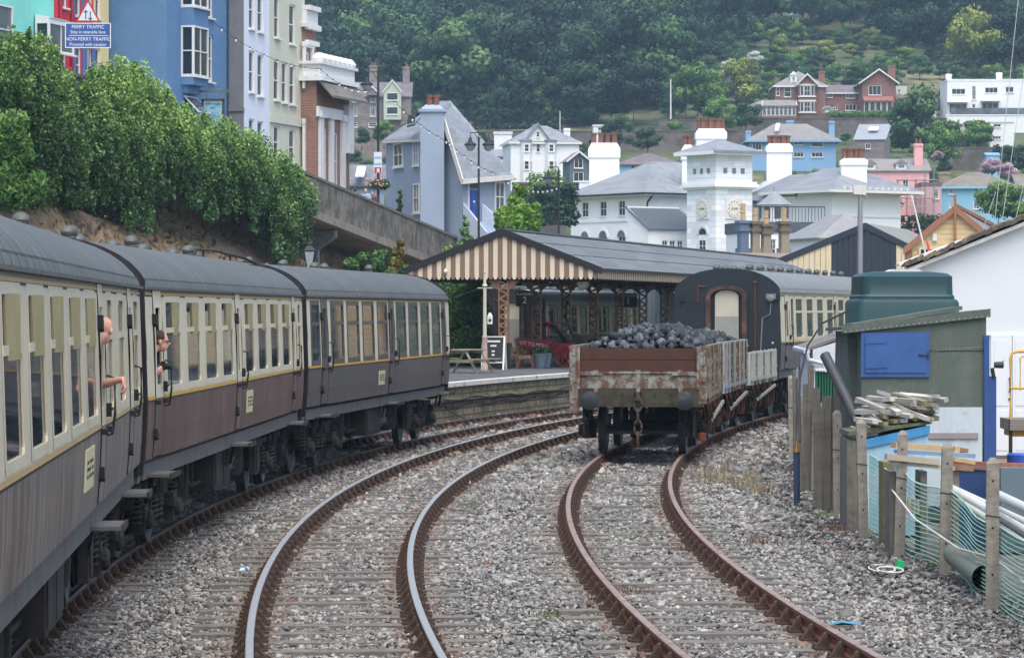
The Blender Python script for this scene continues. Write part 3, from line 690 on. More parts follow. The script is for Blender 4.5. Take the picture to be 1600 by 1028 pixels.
def end_fittings(root, doorcol, rust):
    b = MB(); b.box(-.30, .30, -.10, -.06, 1.15, 3.05, 0); arch = [(.30*math.cos(R(a)), 0, 3.05+.16*math.sin(R(a))) for a in range(0, 181, 15)]
    b.prism([(x, -.10, z) for x, _, z in arch], (0, .04, 0), 0); b.box(-.28, .28, -.112, -.10, 1.2, 2.55, 1); b.build('gangway_door', [doorcol, mat('gangway_door_panel', '#8f9189', .7, .1, 4)], root)
    p = MB(); p.tube([(.72, -.06, 1.2), (.72, -.08, 3.35)], .03, 6); p.tube([(.72, -.06, 3.3), (.72, -.1, 3.42)], .05, 6); p.tube([(-.75, -.06, 2.9), (-.75, -.07, 3.38)], .035, 6); p.tube([(-.78, -.06, 3.3), (-.55, -.06, 3.3)], .03, 6); p.build('vacuum_pipe', rust, root)
    q = MB(); q.box(1.0, 1.25, -.10, -.02, 2.98, 3.12); q.lathe([(.05, -.14), (.09, -.12), (.09, -.04)], 8, (1.12, -.02, 3.0), 0, 'y'); q.tube([(1.12, -.08, 2.9), (1.1, -.08, 2.6), (.9, -.06, 2.5), (.85, -.06, 1.6)], .018, 5); q.build('lamp_bracket', mat('junction_box', '#70767a', .6, .1), root)
    h = MB()
    for (x, z) in ((-1.15, 3.0), (1.30, 3.02), (-.95, 1.5), (.95, 1.5)): h.obox((x, -.06, z), (.10, .10, .16))
    h.tube([(.85, -.05, 1.55), (.85, -.12, 1.5), (1.2, -.12, 1.5), (1.2, -.05, 1.55)], .015, 5)
    h.build('grab_rail', M_IRON, root)
end_fittings(COACH4, mat('gangway_door_cream', '#b5b3a2', .6, .08, 3), mat('pipe_rust', '#4a352e', .8, .2, 6))
# ------------------------------------------------------------------ open wagons and coal
M_RWHITE = mat('wagon_grey_rusting', '#858a82', 0.7, 0.15, 4, .1, c2='#5c3a28', c2scale=6.5, c2lo=.45, c2hi=.56, c2amt=.9, streak='#5d3c2a', slo=.52, shi=.70, sfreq=9, samt=.85)
M_RPALE = mat('wagon_blue_grey', '#8a949a', 0.65, 0.1, 4, c2='#7a5138', c2scale=2.2, c2lo=.58, c2hi=.68, streak='#75604f', slo=.6, shi=.8, samt=.6)
M_RWH = mat('wagon_white', '#a5a9a5', 0.65, 0.08, 4, c2='#8a7462', c2scale=2, c2lo=.6, c2hi=.75, streak='#8b8078', slo=.6, shi=.8, samt=.5)
M_PLANK = mat('wagon_plank_brown', '#472c23', 0.8, 0.25, 3, .3, c2='#33211a', c2scale=3, streak='#5e3c2d', slo=.5, shi=.75, sfreq=3, samt=.5)
M_HEAD = mat('headstock_mossy', '#35332b', 0.85, 0.3, 5, .2, c2='#43412e', c2scale=2.5, c2lo=.45, c2hi=.65, streak='#433d33', samt=.6)
M_RUSTY = mat('rusted_iron', '#5a3a2b', 0.85, 0.3, 10, .3, c2='#7e4d30', c2scale=5)
M_BUFF = mat('buffer_face', '#33383d', 0.45, 0.12, 6, metal=.3, c2='#6a5c3e', c2scale=3, c2lo=.55, c2hi=.7)
M_SIDEDK = mat('wagon_dark_rust', '#4d3d34', .85, .25, 6, c2='#6b4a36', c2scale=3); M_SIDERU = mat('wagon_streaked_rust', '#7a5640', .85, .25, 6, c2='#99968a', c2scale=4, c2lo=.5, c2hi=.62, streak='#a8a598', slo=.5, shi=.7, sfreq=12, samt=.6); M_SIDEGN = mat('wagon_lichen', '#77765c', .85, .2, 6, c2='#5a4a38', c2scale=3)
def wagon(label, T, d0, L, zt, side_m, end_m, white=False):
    a0 = T.s_at(d0); p0, p1 = T.p(a0+1.4), T.p(a0+L-1.4); u = (p1-p0).normalized(); h = math.atan2(u.x, u.y); o = (p0+p1)/2 - u*(L/2)
    root = thing('open_wagon', label, 'wagon', o, -h, 'wagons behind one another on the right track')
    for y, sg in ((0, -1), (L, 1)):
        b = MB(); b.box(-1.22, 1.22, y-.06, y+.06, .92, 1.26)
        for x in (-.62, -.3, .3, .62):
            for z in (1.0, 1.16): b.lathe([(.022, -.08), (.022, -.06)] if sg < 0 else [(.022, .06), (.022, .08)], 6, (x, y, z), 0, 'y')
        b.build('headstock', M_HEAD, root)
        for s in (-1, 1):
            q = MB(); f = sg; q.lathe([(.10, f*.06), (.085, f*.30), (.06, f*.30), (.06, f*.42), (.17, f*.44), (.172, f*.47), (.10, f*.49), (.02, f*.495)][::f], 18, (s*.865, y, 1.045), 0, 'y'); q.build('buffer', M_BUFF if sg < 0 else M_UNDER, root, smooth=35)
        e = MB(); e.box(-1.16, 1.16, y-.03, y+.03, 1.265, 1.565)
        for x in (-.78, 0, .78): e.box(x-.045, x+.045, y-.05, y+.05, 1.24, 1.60); e.obox((x, y-.05, 1.22), (.07, .06, .09))
        e.box(-1.17, 1.17, y-.055, y+.055, 1.535, 1.575)
        for x in (-.86, .90): e.box(x-.28, x+.2, y-.075, y-.05, 1.50, 1.575)
        e.build('drop_door', end_m, root)
        if not white:
            for k in range(2):
                p = MB(); z0 = 1.58 + .215*k; p.box(-1.09, 1.09, y-.035, y+.035, z0, z0+.205)
                for x in (-.9, -.28, .55, .95): p.lathe([(.016, -.05), (.016, -.035)], 6, (x, y, z0+.1), 0, 'y')
                p.build('end_plank', M_PLANK, root)
        for s in (-1, 1):
            c = MB(); c.box(s*1.19-.075, s*1.19+.075, y-.07, y+.07, .98 if s > 0 else .80, zt+.02); c.box(s*1.10-.02, s*1.10+.02, y-.09, y+.05, 1.25, zt)
            for z in (1.1, 1.4, 1.7, 1.9): c.obox((s*1.19, y-.075, z), (.05, .03, .05))
            c.build('corner_post', end_m, root)
    for s in (-1, 1):
        b = MB(); b.box(s*1.215-.02, s*1.215+.02, .08, L-.08, 1.16, zt-.02, 1 if not white else 0)
        n = 14; 
        for i in range(n):
            y = .25 + (L-.5)*i/(n-1); w = .05 if i % 2 else .085; ms = (0, 2, 0, 1, 3, 0, 2, 1, 0, 3, 2, 0, 1, 2)[i] if not white else (0, 0, 3, 0)[i % 4]
            b.box(s*1.26-.045, s*1.26+.045, y-w/2, y+w/2, 1.05 if i % 2 else .98, zt+.01, ms)
            for z in ((1.25, 1.5, 1.75) if i % 2 == 0 else (1.35,)): b.obox((s*1.31, y, z), (.02, .05, .05))
        b.box(s*1.245-.04, s*1.245+.04, .05, L-.05, zt-.03, zt+.02); b.box(s*1.25-.05, s*1.25+.05, .05, L-.05, 1.08, 1.17)
        b.build('side_panel', [side_m, M_SIDEDK, M_SIDERU, M_SIDEGN], root)
    f = MB(); f.box(-1.2, 1.2, .06, L-.06, 1.14, 1.2); f.build('floor', M_RUSTY, root)
    s_ = MB()
    for s in (-1, 1): s_.box(s*.95-.05, s*.95+.05, .06, L-.06, .86, 1.12)
    s_.build('solebar', M_UNDER, root)
    for ay in (L/2-1.85, L/2+1.85):
        x = MB(); x.cyl((-.8, ay, .457), (.8, ay, .457), .07, None, 8); x.build('axle', M_UNDER, root)
        for s in (-1, 1):
            put('wheel', BOG[1], root, (s*.7525, ay, .457), 0 if s > 0 else math.pi)
            g = MB(); xx = s*1.0
            g.box(xx-.012, xx+.012, ay-.30, ay-.17, .30, .9); g.box(xx-.012, xx+.012, ay+.17, ay+.30, .30, .9); g.beam((xx, ay-.6, .88), (xx, ay-.22, .38), .02, .08); g.beam((xx, ay+.6, .88), (xx, ay+.22, .38), .02, .08)
            for k in range(5): g.box(xx+s*.06-.04, xx+s*.06+.04, ay-.55+.1*k, ay+.55-.1*k, .80-.03*k, .825-.03*k)
            g.build('axle_guard', M_RUSTY if s > 0 else M_UNDER, root)
            put('axle_box', BOG[2], root, (s*1.02, ay, .457), 0 if s > 0 else math.pi)
    r = MB()
    for k, y in enumerate((.5, 1.2, 1.6, 2.5, 3.3, 3.9, 4.8, 5.4)):
        if y < L-.4: r.tube([(1.22, y, 1.05), (1.27, y+.05, .85), (1.30, y+.35, .62), (1.28, y+.40, .45)], .022, 5, k % 2); r.tube([(1.24, y+.15, 1.15), (1.26, y+.15, .5)], .016, 5, 1)
    r.beam((1.28, 1.2, .62), (1.34, L-1.0, .88), .05, .06, 2); r.beam((1.25, L-1.5, 1.0), (1.25, L-1.5, .4), .05, .08, 0)
    r.build('brake_lever', [M_RUSTY, M_UNDER, mat('lever_grey', '#8a8a80', .7, .1)], root)
    bl = MB()
    for ay in (L/2-1.85, L/2+1.85):
        for s in (-1, 1): bl.box(s*.75-.05, s*.75+.05, ay-.62, ay-.5, .3, .62); bl.beam((s*.75, ay-.55, .6), (s*.75, ay-.45, 1.0), .04, .04)
        bl.beam((-.8, ay-.56, .42), (.8, ay-.56, .42), .06, .06)
    bl.tube([(1.02, .1, 1.0), (1.02, .1, .36)], .025, 5); bl.tube([(-1.02, .1, 1.0), (-1.02, .1, .40)], .025, 5)
    bl.parts('brake_gear', M_UNDER, root)
    return root, o, h
def link_chain(root, x, y, z0, z1, n, r=.018, m=None):
    b = MB(); H = (z0-z1)/n
    for k in range(n):
        zc = z0 - H*(k+.5); hl = H*.5 + r; w = .068
        pts = []
        for t in range(13):
            a = 2*math.pi*t/12; px_, pz = math.sin(a)*w, math.cos(a)*hl
            pts.append((x+px_, y, zc+pz) if k % 2 == 0 else (x, y+px_, zc+pz))
        b.tube(pts, r, 5, 0, False)
    b.obox((x, y+.04, z0+.04), (.07, .16, .16)); b.lathe([(.09, -.02), (.09, .02)], 8, (x, y+.1, z0+.05), 0, 'y')
    b.build('coupling_chain', m or M_RUSTY, root)
WG1, w1o, w1h = wagon('rusty open wagon heaped with coal, front of the three', TR, 60.5, 6.4, 2.03, M_RWHITE, M_RWHITE)
link_chain(WG1, 0, -.14, 1.08, .22, 4, .024, mat('chain_brown', '#453a33', .8, .2, 8, c2='#5c4232', c2scale=6))
wl_ = MB(); wl_.lathe([(.03, .28), (.07, .3), (.075, .42), (.04, .44)], 10, (1.16, .3, 0)); wl_.build('tail_lamp', mat('copper_lamp', '#7a4a30', .4, .15, 8, metal=.3), WG1)
WG2, w2o, w2h = wagon('blue-grey open wagon with upright side stakes, middle of the three', TR, 68.0, 6.4, 2.03, M_RPALE, M_RPALE)
WG3, w3o, w3h = wagon('low white ribbed wagon between blue-grey wagon and dark coach end', TR, 75.4, 6.0, 1.72, M_RWH, M_RWH, True)
# coal
N = NT('coal'); a = N.attr('tone').outputs['Fac']
N.link(N.ramp(a, [(0, C('#1f2326')), (.55, C('#41484d')), (1, C('#6c747a'))]), N.b.inputs['Base Color']); N.b.inputs['Roughness'].default_value = .8; N.b.inputs['Specular IOR Level'].default_value = .2; N.bump(N.noise(30, 4), .4, .01); M_COAL = N.mat
_g = (1+5**.5)/2
_ico = np.array([(-1,_g,0),(1,_g,0),(-1,-_g,0),(1,-_g,0),(0,-1,_g),(0,1,_g),(0,-1,-_g),(0,1,-_g),(_g,0,-1),(_g,0,1),(-_g,0,-1),(-_g,0,1)])/1.9
_icf = np.array([(0,11,5),(0,5,1),(0,1,7),(0,7,10),(0,10,11),(1,5,9),(5,11,4),(11,10,2),(10,7,6),(7,1,8),(3,9,4),(3,4,2),(3,2,6),(3,6,8),(3,8,9),(4,9,5),(2,4,11),(6,2,10),(8,6,7),(9,8,1)])
def lumps(P, size):
    n = len(P); V = _ico[None]*RNG.uniform(.55, 1.12, (n, 12, 1))*RNG.uniform(.6, 1.3, (n, 1, 3)); q = unit(RNG.normal(0,1,(n,4))); w,x,y,z = q.T
    Rm = np.stack([1-2*(y*y+z*z), 2*(x*y-z*w), 2*(x*z+y*w), 2*(x*y+z*w), 1-2*(x*x+z*z), 2*(y*z-x*w), 2*(x*z-y*w), 2*(y*z+x*w), 1-2*(x*x+y*y)], 1).reshape(n,3,3)
    V = np.einsum('nij,nkj->nki', Rm, V)*size[:,None,None] + P[:,None,:]
    return V.reshape(-1,3), (np.arange(n)[:,None,None]*12 + _icf[None]).reshape(-1,3)
def coal_heap(name, o, h, L, peak, label):
    n = 2300; x = RNG.uniform(-1.1, 1.1, n); y = RNG.uniform(.12, L-.12, n)
    edge = np.minimum(1, np.minimum((1.14-np.abs(x-.15)*.95)/1.0, np.minimum(y+.1, L-y+.1)/1.3)); edge = np.clip(edge, 0, 1)
    z = 1.93 + (peak-1.93)*np.sin(edge*math.pi/2)**1.1 - RNG.uniform(0, .10, n)
    V, F = lumps(np.stack([x, y, z], 1), .058*RNG.lognormal(0, .3, n)+.016)
    bed = MB(); 
    ob = put(name, npmesh(name, V, F, np.repeat(RNG.beta(2, 2.5, n), 20), [M_COAL]), None, o, -h); tag(ob, label, 'coal', None, 'stuff'); return ob
coal_heap('coal', w1o, w1h, 6.4, 2.38, 'heap of dark coal lumps in the rusty wagon')
coal_heap('coal', w2o, w2h, 6.4, 2.22, 'lower heap of coal in the blue-grey wagon')
for o_, h_, L_ in ((w1o, w1h, 6.4), (w2o, w2h, 6.4)):
    b = MB(); b.box(-1.16, 1.16, .1, L_-.1, 1.21, 1.93); b.prism([(-1.0, .5, 1.93), (1.0, .5, 1.93), (.5, .5, 2.15), (-.3, .5, 2.15)], (0, L_-1, 0)); ob = b.build('coal', M_COAL, None); ob.location = o_; ob.rotation_euler = (0, 0, -h_)
    me = ob.data; at_ = me.attributes.new('tone', 'FLOAT', 'FACE'); tag(ob, 'packed coal underneath the loose lumps', 'coal', None, 'stuff')
# ------------------------------------------------------------------ station: platform, canopy and platform furniture
PZ = .72
M_PLAT = mat('platform_tarmac', '#515455', .9, .1, 3, .2, c2='#464849', c2scale=.7)
M_PWALL = mat('platform_stone', '#8d8266', .9, .3, 5, .8, 9, c2='#5a5446', c2scale=2.4, c2lo=.45, c2hi=.58, c2amt=.8, streak='#37332c', slo=.58, shi=.75, sfreq=2.2, samt=.6, pattern=('brick', .5, .2, .022, '#4d483c'))
M_WEDGE = mat('platform_white_edge', '#c9c8c2', .8, .08, 5, c2='#6b6a62', c2scale=3, c2lo=.56, c2hi=.64)
def arc_pts(T, d0, d1, off, n): return [T.p(T.s_at(d0) + (T.s_at(d1)-T.s_at(d0))*i/n, off) for i in range(n+1)]
edge = arc_pts(TL, 74, 172, -1.50, 40)
pb = MB()
left = []
for p in edge: left.append(Vector((float(np.interp(p.y, [74, 100, 112, 131, 150, 172, 190], [-9, -6.5, -3.0, 2.1, 6.7, 12.0, 16])), p.y + .5, 0)))
for i in range(len(edge)-1): pb.quad([(edge[i].x, edge[i].y, PZ), (edge[i+1].x, edge[i+1].y, PZ), (left[i+1].x, left[i+1].y, PZ), (left[i].x, left[i].y, PZ)])
pl = struct(pb.build('platform', M_PLAT))
pw = MB(); e2 = arc_pts(TL, 74, 172, -1.56, 40); e3 = arc_pts(TL, 74, 172, -1.46, 40); e4 = arc_pts(TL, 74, 172, -1.78, 40)
def strip(b, P, Q, za, zb, m=0):
    for i in range(len(P)-1): b.quad([(P[i].x, P[i].y, za), (P[i+1].x, P[i+1].y, za), (Q[i+1].x, Q[i+1].y, zb), (Q[i].x, Q[i].y, zb)], m)
strip(pw, e2, e2, -.6, PZ-.12); strip(pw, e3, e3, .22, .30, 0); strip(pw, e2, e3, .30, .30); strip(pw, e2, e3, .21, .22)
pw.quad([(e2[0].x, e2[0].y, -.6), (e2[0].x-9, e2[0].y+1, -.6), (e2[0].x-9, e2[0].y+1, PZ-.1), (e2[0].x, e2[0].y, PZ-.1)])
pwo = pw.build('platform_wall', M_PWALL); tag(pwo, 'weathered stone wall under the white platform edge', 'platform wall')
pe = MB(); strip(pe, e3, e3, PZ-.11, PZ+.012); strip(pe, e3, e4, PZ+.012, PZ+.014); strip(pe, e2, e3, PZ-.11, PZ-.11); pe.build('coping', M_WEDGE, pwo)
cb = MB()
for z, off, sag in ((.10, -1.50, .05), (.26, -1.44, .04)):
    pts = arc_pts(TL, 76, 120, off, 60); cb.tube([(p.x, p.y, z + sag*math.sin(i*1.3) + .02*math.sin(i*.4)) for i, p in enumerate(pts)], .018, 5)
p = TL.p(TL.s_at(88), -1.5); cb.tube([(p.x, p.y, .2), (p.x+.1, p.y+.4, .0), (p.x+.4, p.y+1.2, -.2), (p.x+.8, p.y+2, -.35)], .016, 5)
cb.build('cable', M_IRON, pwo)
# canopy
CU = Vector((.227, .974, 0)).normalized(); CR = Vector((CU.y, -CU.x, 0)); CO = Vector((-.32, 110.6, 0)); CH_ = math.atan2(CU.x, CU.y)
cn = thing('station_canopy', 'station canopy with striped cream and brown gable over the platform', 'canopy', (CO.x, CO.y, 0), -CH_)
M_CROOF = mat('canopy_roof_felt', '#62686a', .7, .08, 2, .15, c2='#6e7476', c2scale=.6, streak='#585e60', samt=.5, pattern=('slate', 1.2, .22, .006, '#5f6468'))
M_BARGE = mat('canopy_bargeboard', '#1f2023', .6, .1); M_VC = mat('valance_cream', '#cfc4ab', .6, .06, 4, streak='#aa9b7c', samt=.4); M_VB = mat('valance_brown', '#7b685a', .65, .08, 4)
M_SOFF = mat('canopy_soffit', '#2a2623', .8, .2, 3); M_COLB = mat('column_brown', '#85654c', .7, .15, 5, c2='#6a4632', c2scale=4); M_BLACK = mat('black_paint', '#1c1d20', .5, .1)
HW, ZE, ZA, LC = 3.28, 4.17, 5.42, 62.0
def zr(x): return ZE + (ZA-ZE)*(1-abs(x)/HW)
b = MB()
for s in (-1, 1):
    b.prism([(0, 0, ZA), (s*(HW+.12), 0, ZE-.05), (s*(HW+.12), 0, ZE-.12), (0, 0, ZA-.07)], (0, LC, 0))
    for k in (.35, .68): b.beam((s*HW*k, .05, zr(HW*k)+.012), (s*HW*k, LC, zr(HW*k)+.006), .03, .012)
b.beam((0, -.02, ZA+.02), (0, LC, ZA+.02), .25, .06)
b.build('roof', M_CROOF, cn)
b = MB()
for s in (-1, 1): b.prism([(0, -.08, ZA+.05), (s*(HW+.16), -.08, ZE-.03), (s*(HW+.16), -.08, ZE-.25), (0, -.08, ZA-.20)], (0, .07, 0))
for s in (-1, 1): b.box(s*(HW+.14)-.03, s*(HW+.14)+.03, 0, LC, ZE-.16, ZE-.06)
b.build('bargeboard', M_BARGE, cn)
b = MB(); n = 40; w = 2*HW/n; VB = 3.74
for i in range(n):
    x0 = -HW + w*i; x1 = x0 + w; m = i % 2
    b.prism([(x0+.004, 0, VB+.07), ((x0+x1)/2-.03, 0, VB), ((x0+x1)/2+.03, 0, VB), (x1-.004, 0, VB+.07), (x1-.004, 0, zr(x1)-.08), (x0+.004, 0, zr(x0)-.08)] if True else [], (0, .03, 0), m)
    for z in (VB+.06,): b.obox((x0, -.003, z), (.035, .02, .035), (0, 0, 0), 2)
for s in (-1, 1):
    for i in range(int(LC/w)):
        y0 = .04 + w*i; m = i % 2
        b.prism([(s*HW, y0+.004, VB+.06), (s*HW, y0+w/2, VB), (s*HW, y0+w-.004, VB+.06), (s*HW, y0+w-.004, ZE-.1), (s*HW, y0+.004, ZE-.1)], (s*.025, 0, 0), m)
b.build('valance', [M_VC, M_VB, M_BLACK], cn)
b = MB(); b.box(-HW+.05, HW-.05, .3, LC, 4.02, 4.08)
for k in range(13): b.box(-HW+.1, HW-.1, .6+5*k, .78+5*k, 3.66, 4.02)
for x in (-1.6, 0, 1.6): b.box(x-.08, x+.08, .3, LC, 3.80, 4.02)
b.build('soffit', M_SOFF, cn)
def lattice_col(y):
    q = MB(); zb = PZ + .88; zt = 3.70; hw = .15
    for s in (-1, 1): q.box(s*hw-.02, s*hw+.02, y-.10, y+.10, zb, zt)
    n = 7; dz = (zt-zb)/n
    for k in range(n):
        for yy in (-.09, .09):
            q.beam((-hw, y+yy, zb+dz*k), (hw, y+yy, zb+dz*(k+.5)), .05, .012, 0, (0, 1, 0)); q.beam((hw, y+yy, zb+dz*(k+.5)), (-hw, y+yy, zb+dz*(k+1)), .05, .012, 0, (0, 1, 0))
    for s in (-1, 1): q.prism([(s*.15, y-.04, 3.35), (s*.55, y-.04, 3.70), (s*.15, y-.04, 3.70)], (0, .08, 0))
    c = q.build('column', M_COLB, cn); k = MB(); k.box(-.2, .2, y-.16, y+.16, PZ, PZ+.88); k.box(-.22, .22, y-.18, y+.18, PZ, PZ+.12); k.build('column_base', M_BLACK, c)
for k in range(10): lattice_col(.2 + 5*k)
def cloc(x, y, z): return CO + CR*x + CU*y + Vector((0, 0, z))
M_WHITE = mat('white_paint', '#d8d8d4', .5, .05, 4); M_LET = mat('white_lettering', '#e2e2de', .5, .02)
# things on and under the canopy
def sign_board(label, pos, w, h, txt, big, col=M_BLACK, rz=-CH_):
    t = thing('platform_sign', label, 'sign', pos, rz, 'platform number signs'); b = MB(); b.box(-w/2, w/2, -.03, .03, -h/2, h/2); b.beam((-w*.35, 0, h/2), (-w*.35, 0, h/2+.25), .02, .02); b.beam((w*.35, 0, h/2), (w*.35, 0, h/2+.25), .02, .02)
    b.build('board', col, t); lettering(txt, h*.22, t, (0, -.036, h*.30), (R(90), 0, 0), M_LET); lettering(big, h*.62, t, (0, -.036, -h*.1), (R(90), 0, 0), M_LET); return t
sign_board('black platform sign with a large white 2 beside the lattice column', at(820, 467, 113), .62, .52, 'PLATFORM', '2')
sign_board('black platform sign with a large white 1 above the coal heap', at(982, 469, 131), .70, .56, 'PLATFORM', '1')
t = thing('hanging_sign', 'dark hanging sign with pale letters OFF under the striped gable', 'sign', at(866, 437, 112), -CH_); b = MB(); b.box(-.75, .75, -.03, .03, -.16, .16); b.build('board', M_BLACK, t); lettering('OFF', .26, t, (0, -.036, -.03), (R(90), 0, 0), M_LET)
t = thing('station_clock', 'round grey-faced clock hanging under the canopy eave', 'clock', at(911, 443, 110.75), -CH_)
b = MB(); b.lathe([(.02, -.09), (.19, -.09), (.21, -.07), (.21, .07), (.02, .08)], 24, (0,0,0), 0, 'y'); b.beam((0, 0, .2), (0, 0, .45), .03, .03); b.build('case', mat('clock_case', '#6f6a60', .5, .1), t)
b = MB(); b.lathe([(.02, -.10), (.18, -.099), (.18, -.095)], 24, (0,0,0), 0, 'y'); f = b.build('dial', mat('clock_dial', '#a9a69a', .5, .05), t); b = MB(); b.beam((0, -.105, 0), (-.05, -.105, .13), .016, .006, 0, (0,1,0)); b.beam((0, -.105, 0), (-.08, -.105, -.03), .018, .006, 0, (0,1,0))
for k in range(12): b.obox((.155*math.sin(R(30*k)), -.103, .155*math.cos(R(30*k))), (.012, .006, .035), (0, R(30*k), 0))
b.build('hand', M_BLACK, f)
# bay platform coach
sh = R(14.0); L5 = 18.5; o5 = Vector((.02, 130.0, -.2))
COACH5 = coach('coach with a black end and tall cream gangway door in the bay under the canopy', L5, o5, sh, mat('coach5_lower', '#4a3b34', .5, .1, 3), M_CREAM, M_BAND, [(2.4, 3.6), (4.3, 5.5), (6.2, 7.4), (8.1, 9.3), (10.6, 11.8), (12.4, 13.6), (14.3, 15.5), (16.2, 17.4)], [(.7, 1.4), (9.6, 10.2)], [(1.6, 2.1)], style='dark', vents=[(-.35, 1+1.3*i) for i in range(13)], roof_m=mat('coach_roof_skylit', '#aab0b0', .5, .08, 2), end_m=mat('coach5_end', '#23262b', .5, .15, 3))  # roof colour raised to stand in for sky light missing under the canopy
end_fittings(COACH5, mat('gangway_door_cream', '#b5b3a2', .6, .08, 3), MATS['pipe_rust'])
# platform furniture
M_TIMB = mat('weathered_timber', '#8a8570', .85, .15, 6, .2, c2='#6d6a52', c2scale=4)
t = thing('picnic_table', 'weathered timber picnic table at the end of the platform', 'picnic table', (atx(727, 104), 104, PZ), R(66))
b = MB(); 
for k in range(5): b.box(-.85, .85, -.36+.146*k, -.36+.146*k+.136, .71, .75)
b.build('tabletop', M_TIMB, t)
for s in (-1, 1):
    b = MB(); b.box(-.9, .9, s*.72-.13, s*.72-.005, .42, .46); b.box(-.9, .9, s*.72+.005, s*.72+.13, .42, .46); b.build('bench_seat', M_TIMB, t)
    for x in (-.6, .6): b = MB(); b.beam((x, s*.28, .70), (x, s*.70, 0), .045, .11, 0, (1,0,0)); b.build('leg', M_TIMB, t)
b = MB()
for x in (-.6, .6): b.box(x-.055, x-.0226, -.82, .82, .33, .42); b.box(x-.07, x-.024, -.34, .34, .62, .71)
b.build('rail', M_TIMB, t)
t = thing('lamp_post', 'slender cream post with pink lower half beside the A-board', 'post', (atx(757.5, 108.5), 108.5, PZ))
b = MB(); b.lathe([(.03, 1.1), (.065, 1.1), (.055, 2.6), (.05, 2.75), (.085, 2.78), (.085, 2.82), (.05, 2.86), (.045, 3.1), (.02, 3.2), (.04, 3.25), (.01, 3.32)], 12); b.beam((-.25, 0, 2.72), (.25, 0, 2.72), .03, .03); b.build('upper_post', mat('post_cream', '#b9b7a4', .6, .08), t, smooth=35)
b = MB(); b.lathe([(.11, 0), (.11, .15), (.09, .2), (.085, 1.05), (.10, 1.1), (.05, 1.12)], 12); b.build('lower_post', mat('post_pink', '#b39a8e', .6, .08), t, smooth=35)
b = MB(); a_ = at(756, 448, 108.5); q = at(640, 487, 108.5); b.tube([a_, (a_+q)/2 + Vector((0, 0, -.05)), q], .01, 4); b.thing('wire', 'thin grey wire stretched from the cream post towards the coach', 'wire', M_UNDER)
t = thing('a_board', 'white framed A-board sign with black chalk panel on the platform', 'sign', (atx(772, 109.3), 109.3, PZ), R(-10))
for s in (-1, 1):
    b = MB(); y0, y1 = s*.28, s*.03
    for x in (-.36, .36): b.beam((x, y0, 0), (x, y1, 1.12), .06, .04)
    b.beam((-.36, y1, 1.1), (.36, y1, 1.1), .06, .04); b.beam((-.36, y0*.78, .25), (.36, y0*.78, .25), .06, .04); fr = b.build('frame', M_WHITE, t)
    b = MB(); b.quad([(-.33, y0*.79, .28), (.33, y0*.79, .28), (.33, y1+s*.005, 1.08), (-.33, y1+s*.005, 1.08)]); b.build('panel', M_BLACK, fr)
    if s < 0:
        b = MB()
        for z, wd in ((.95, .44), (.80, .2), (.62, .1), (.5, .1)): yy = np.interp(z, [.28, 1.08], [-.232, -.045]); b.box(-wd/2, wd/2, yy-.008, yy-.004, z-.03, z+.03)
        b.build('chalk_writing', M_LET, fr)
t = thing('hand_lamp', 'white railway hand lamp hanging in front of the black coach end', 'lamp', at(765.5, 497, 108.7)); b = MB(); b.box(-.085, .085, -.07, .07, -.2, .06); b.lathe([(.09, .06), (.05, .14), (.05, .18)], 10); b.build('body', M_WHITE, t); b = MB(); b.lathe([(.05, -.09), (.05, -.07)], 12, (0, 0, -.07), 0, 'y'); b.build('lens', M_BLACK, t); b = MB(); b.tube([(-.06, 0, .1), (-.05, 0, .3), (0, 0, .36), (.05, 0, .3), (.06, 0, .1)], .01, 5); b.tube([(0, 0, .36), (0, 0, .75)], .006, 4); b.build('handle', M_UNDER, t)
M_BENCH = mat('bench_brown', '#7a5342', .7, .12, 5)
t = thing('platform_bench', 'brown slatted station bench with GWR ends beside the flower tubs', 'bench', (atx(824, 113.5), 113.5, PZ), R(86))
b = MB()
for k in range(4): b.box(-.75, .75, -.22+.12*k, -.13+.12*k, .43, .46)
b.build('seat', M_BENCH, t); b = MB()
for k in range(4): b.box(-.75, .75, .29+.025*k, .32+.025*k, .55+.12*k, .64+.12*k)
b.build('backrest', M_BENCH, t)
for s in (-1, 1):
    b = MB(); x = s*.72; b.prism([(x-.03, -.28, 0), (x-.03, -.20, 0), (x-.03, -.12, .3), (x-.03, .16, .3), (x-.03, .26, 0), (x-.03, .36, 0), (x-.03, .30, .45), (x-.03, .42, 1.02), (x-.03, .36, 1.02), (x-.03, .22, .45), (x-.03, -.26, .45)], (.06, 0, 0)); e = b.build('bench_end', M_BENCH, t)
    if s < 0: lettering('GWR', .17, e, (x-.036, .04, .37), (R(90), 0, R(-90)), mat('letter_cream', '#c7b9a0', .6, .05))
t = thing('notice_board', 'red sign reading NOT TO MOVE on the platform trolley', 'sign', at(832, 537, 114.6), R(-8)); t.rotation_euler = (0, R(7), R(-8)); b = MB(); b.box(-.58, .58, -.02, .02, -.16, .16); b.build('board', mat('red_sign', '#8e2129', .5, .08), t); lettering('NOT TO MOVE', .17, t, (0, -.026, -.02), (R(90), 0, 0), M_LET, sx=.95)
M_RED = mat('trolley_red', '#a5222c', .45, .08, 4, c2='#8a1c26', c2scale=2)
t = thing('platform_trolley', 'red station luggage trolley with spoked wheels behind the flower tubs', 'trolley', (atx(872, 116.5), 116.5, PZ), R(-14))
b = MB(); b.box(-1.05, .75, -.4, .4, .42, .52); b.box(-1.05, -.35, -.42, .42, .45, .92); b.box(-.3, .75, -.40, -.36, .5, .82); b.build('deck', M_RED, t)
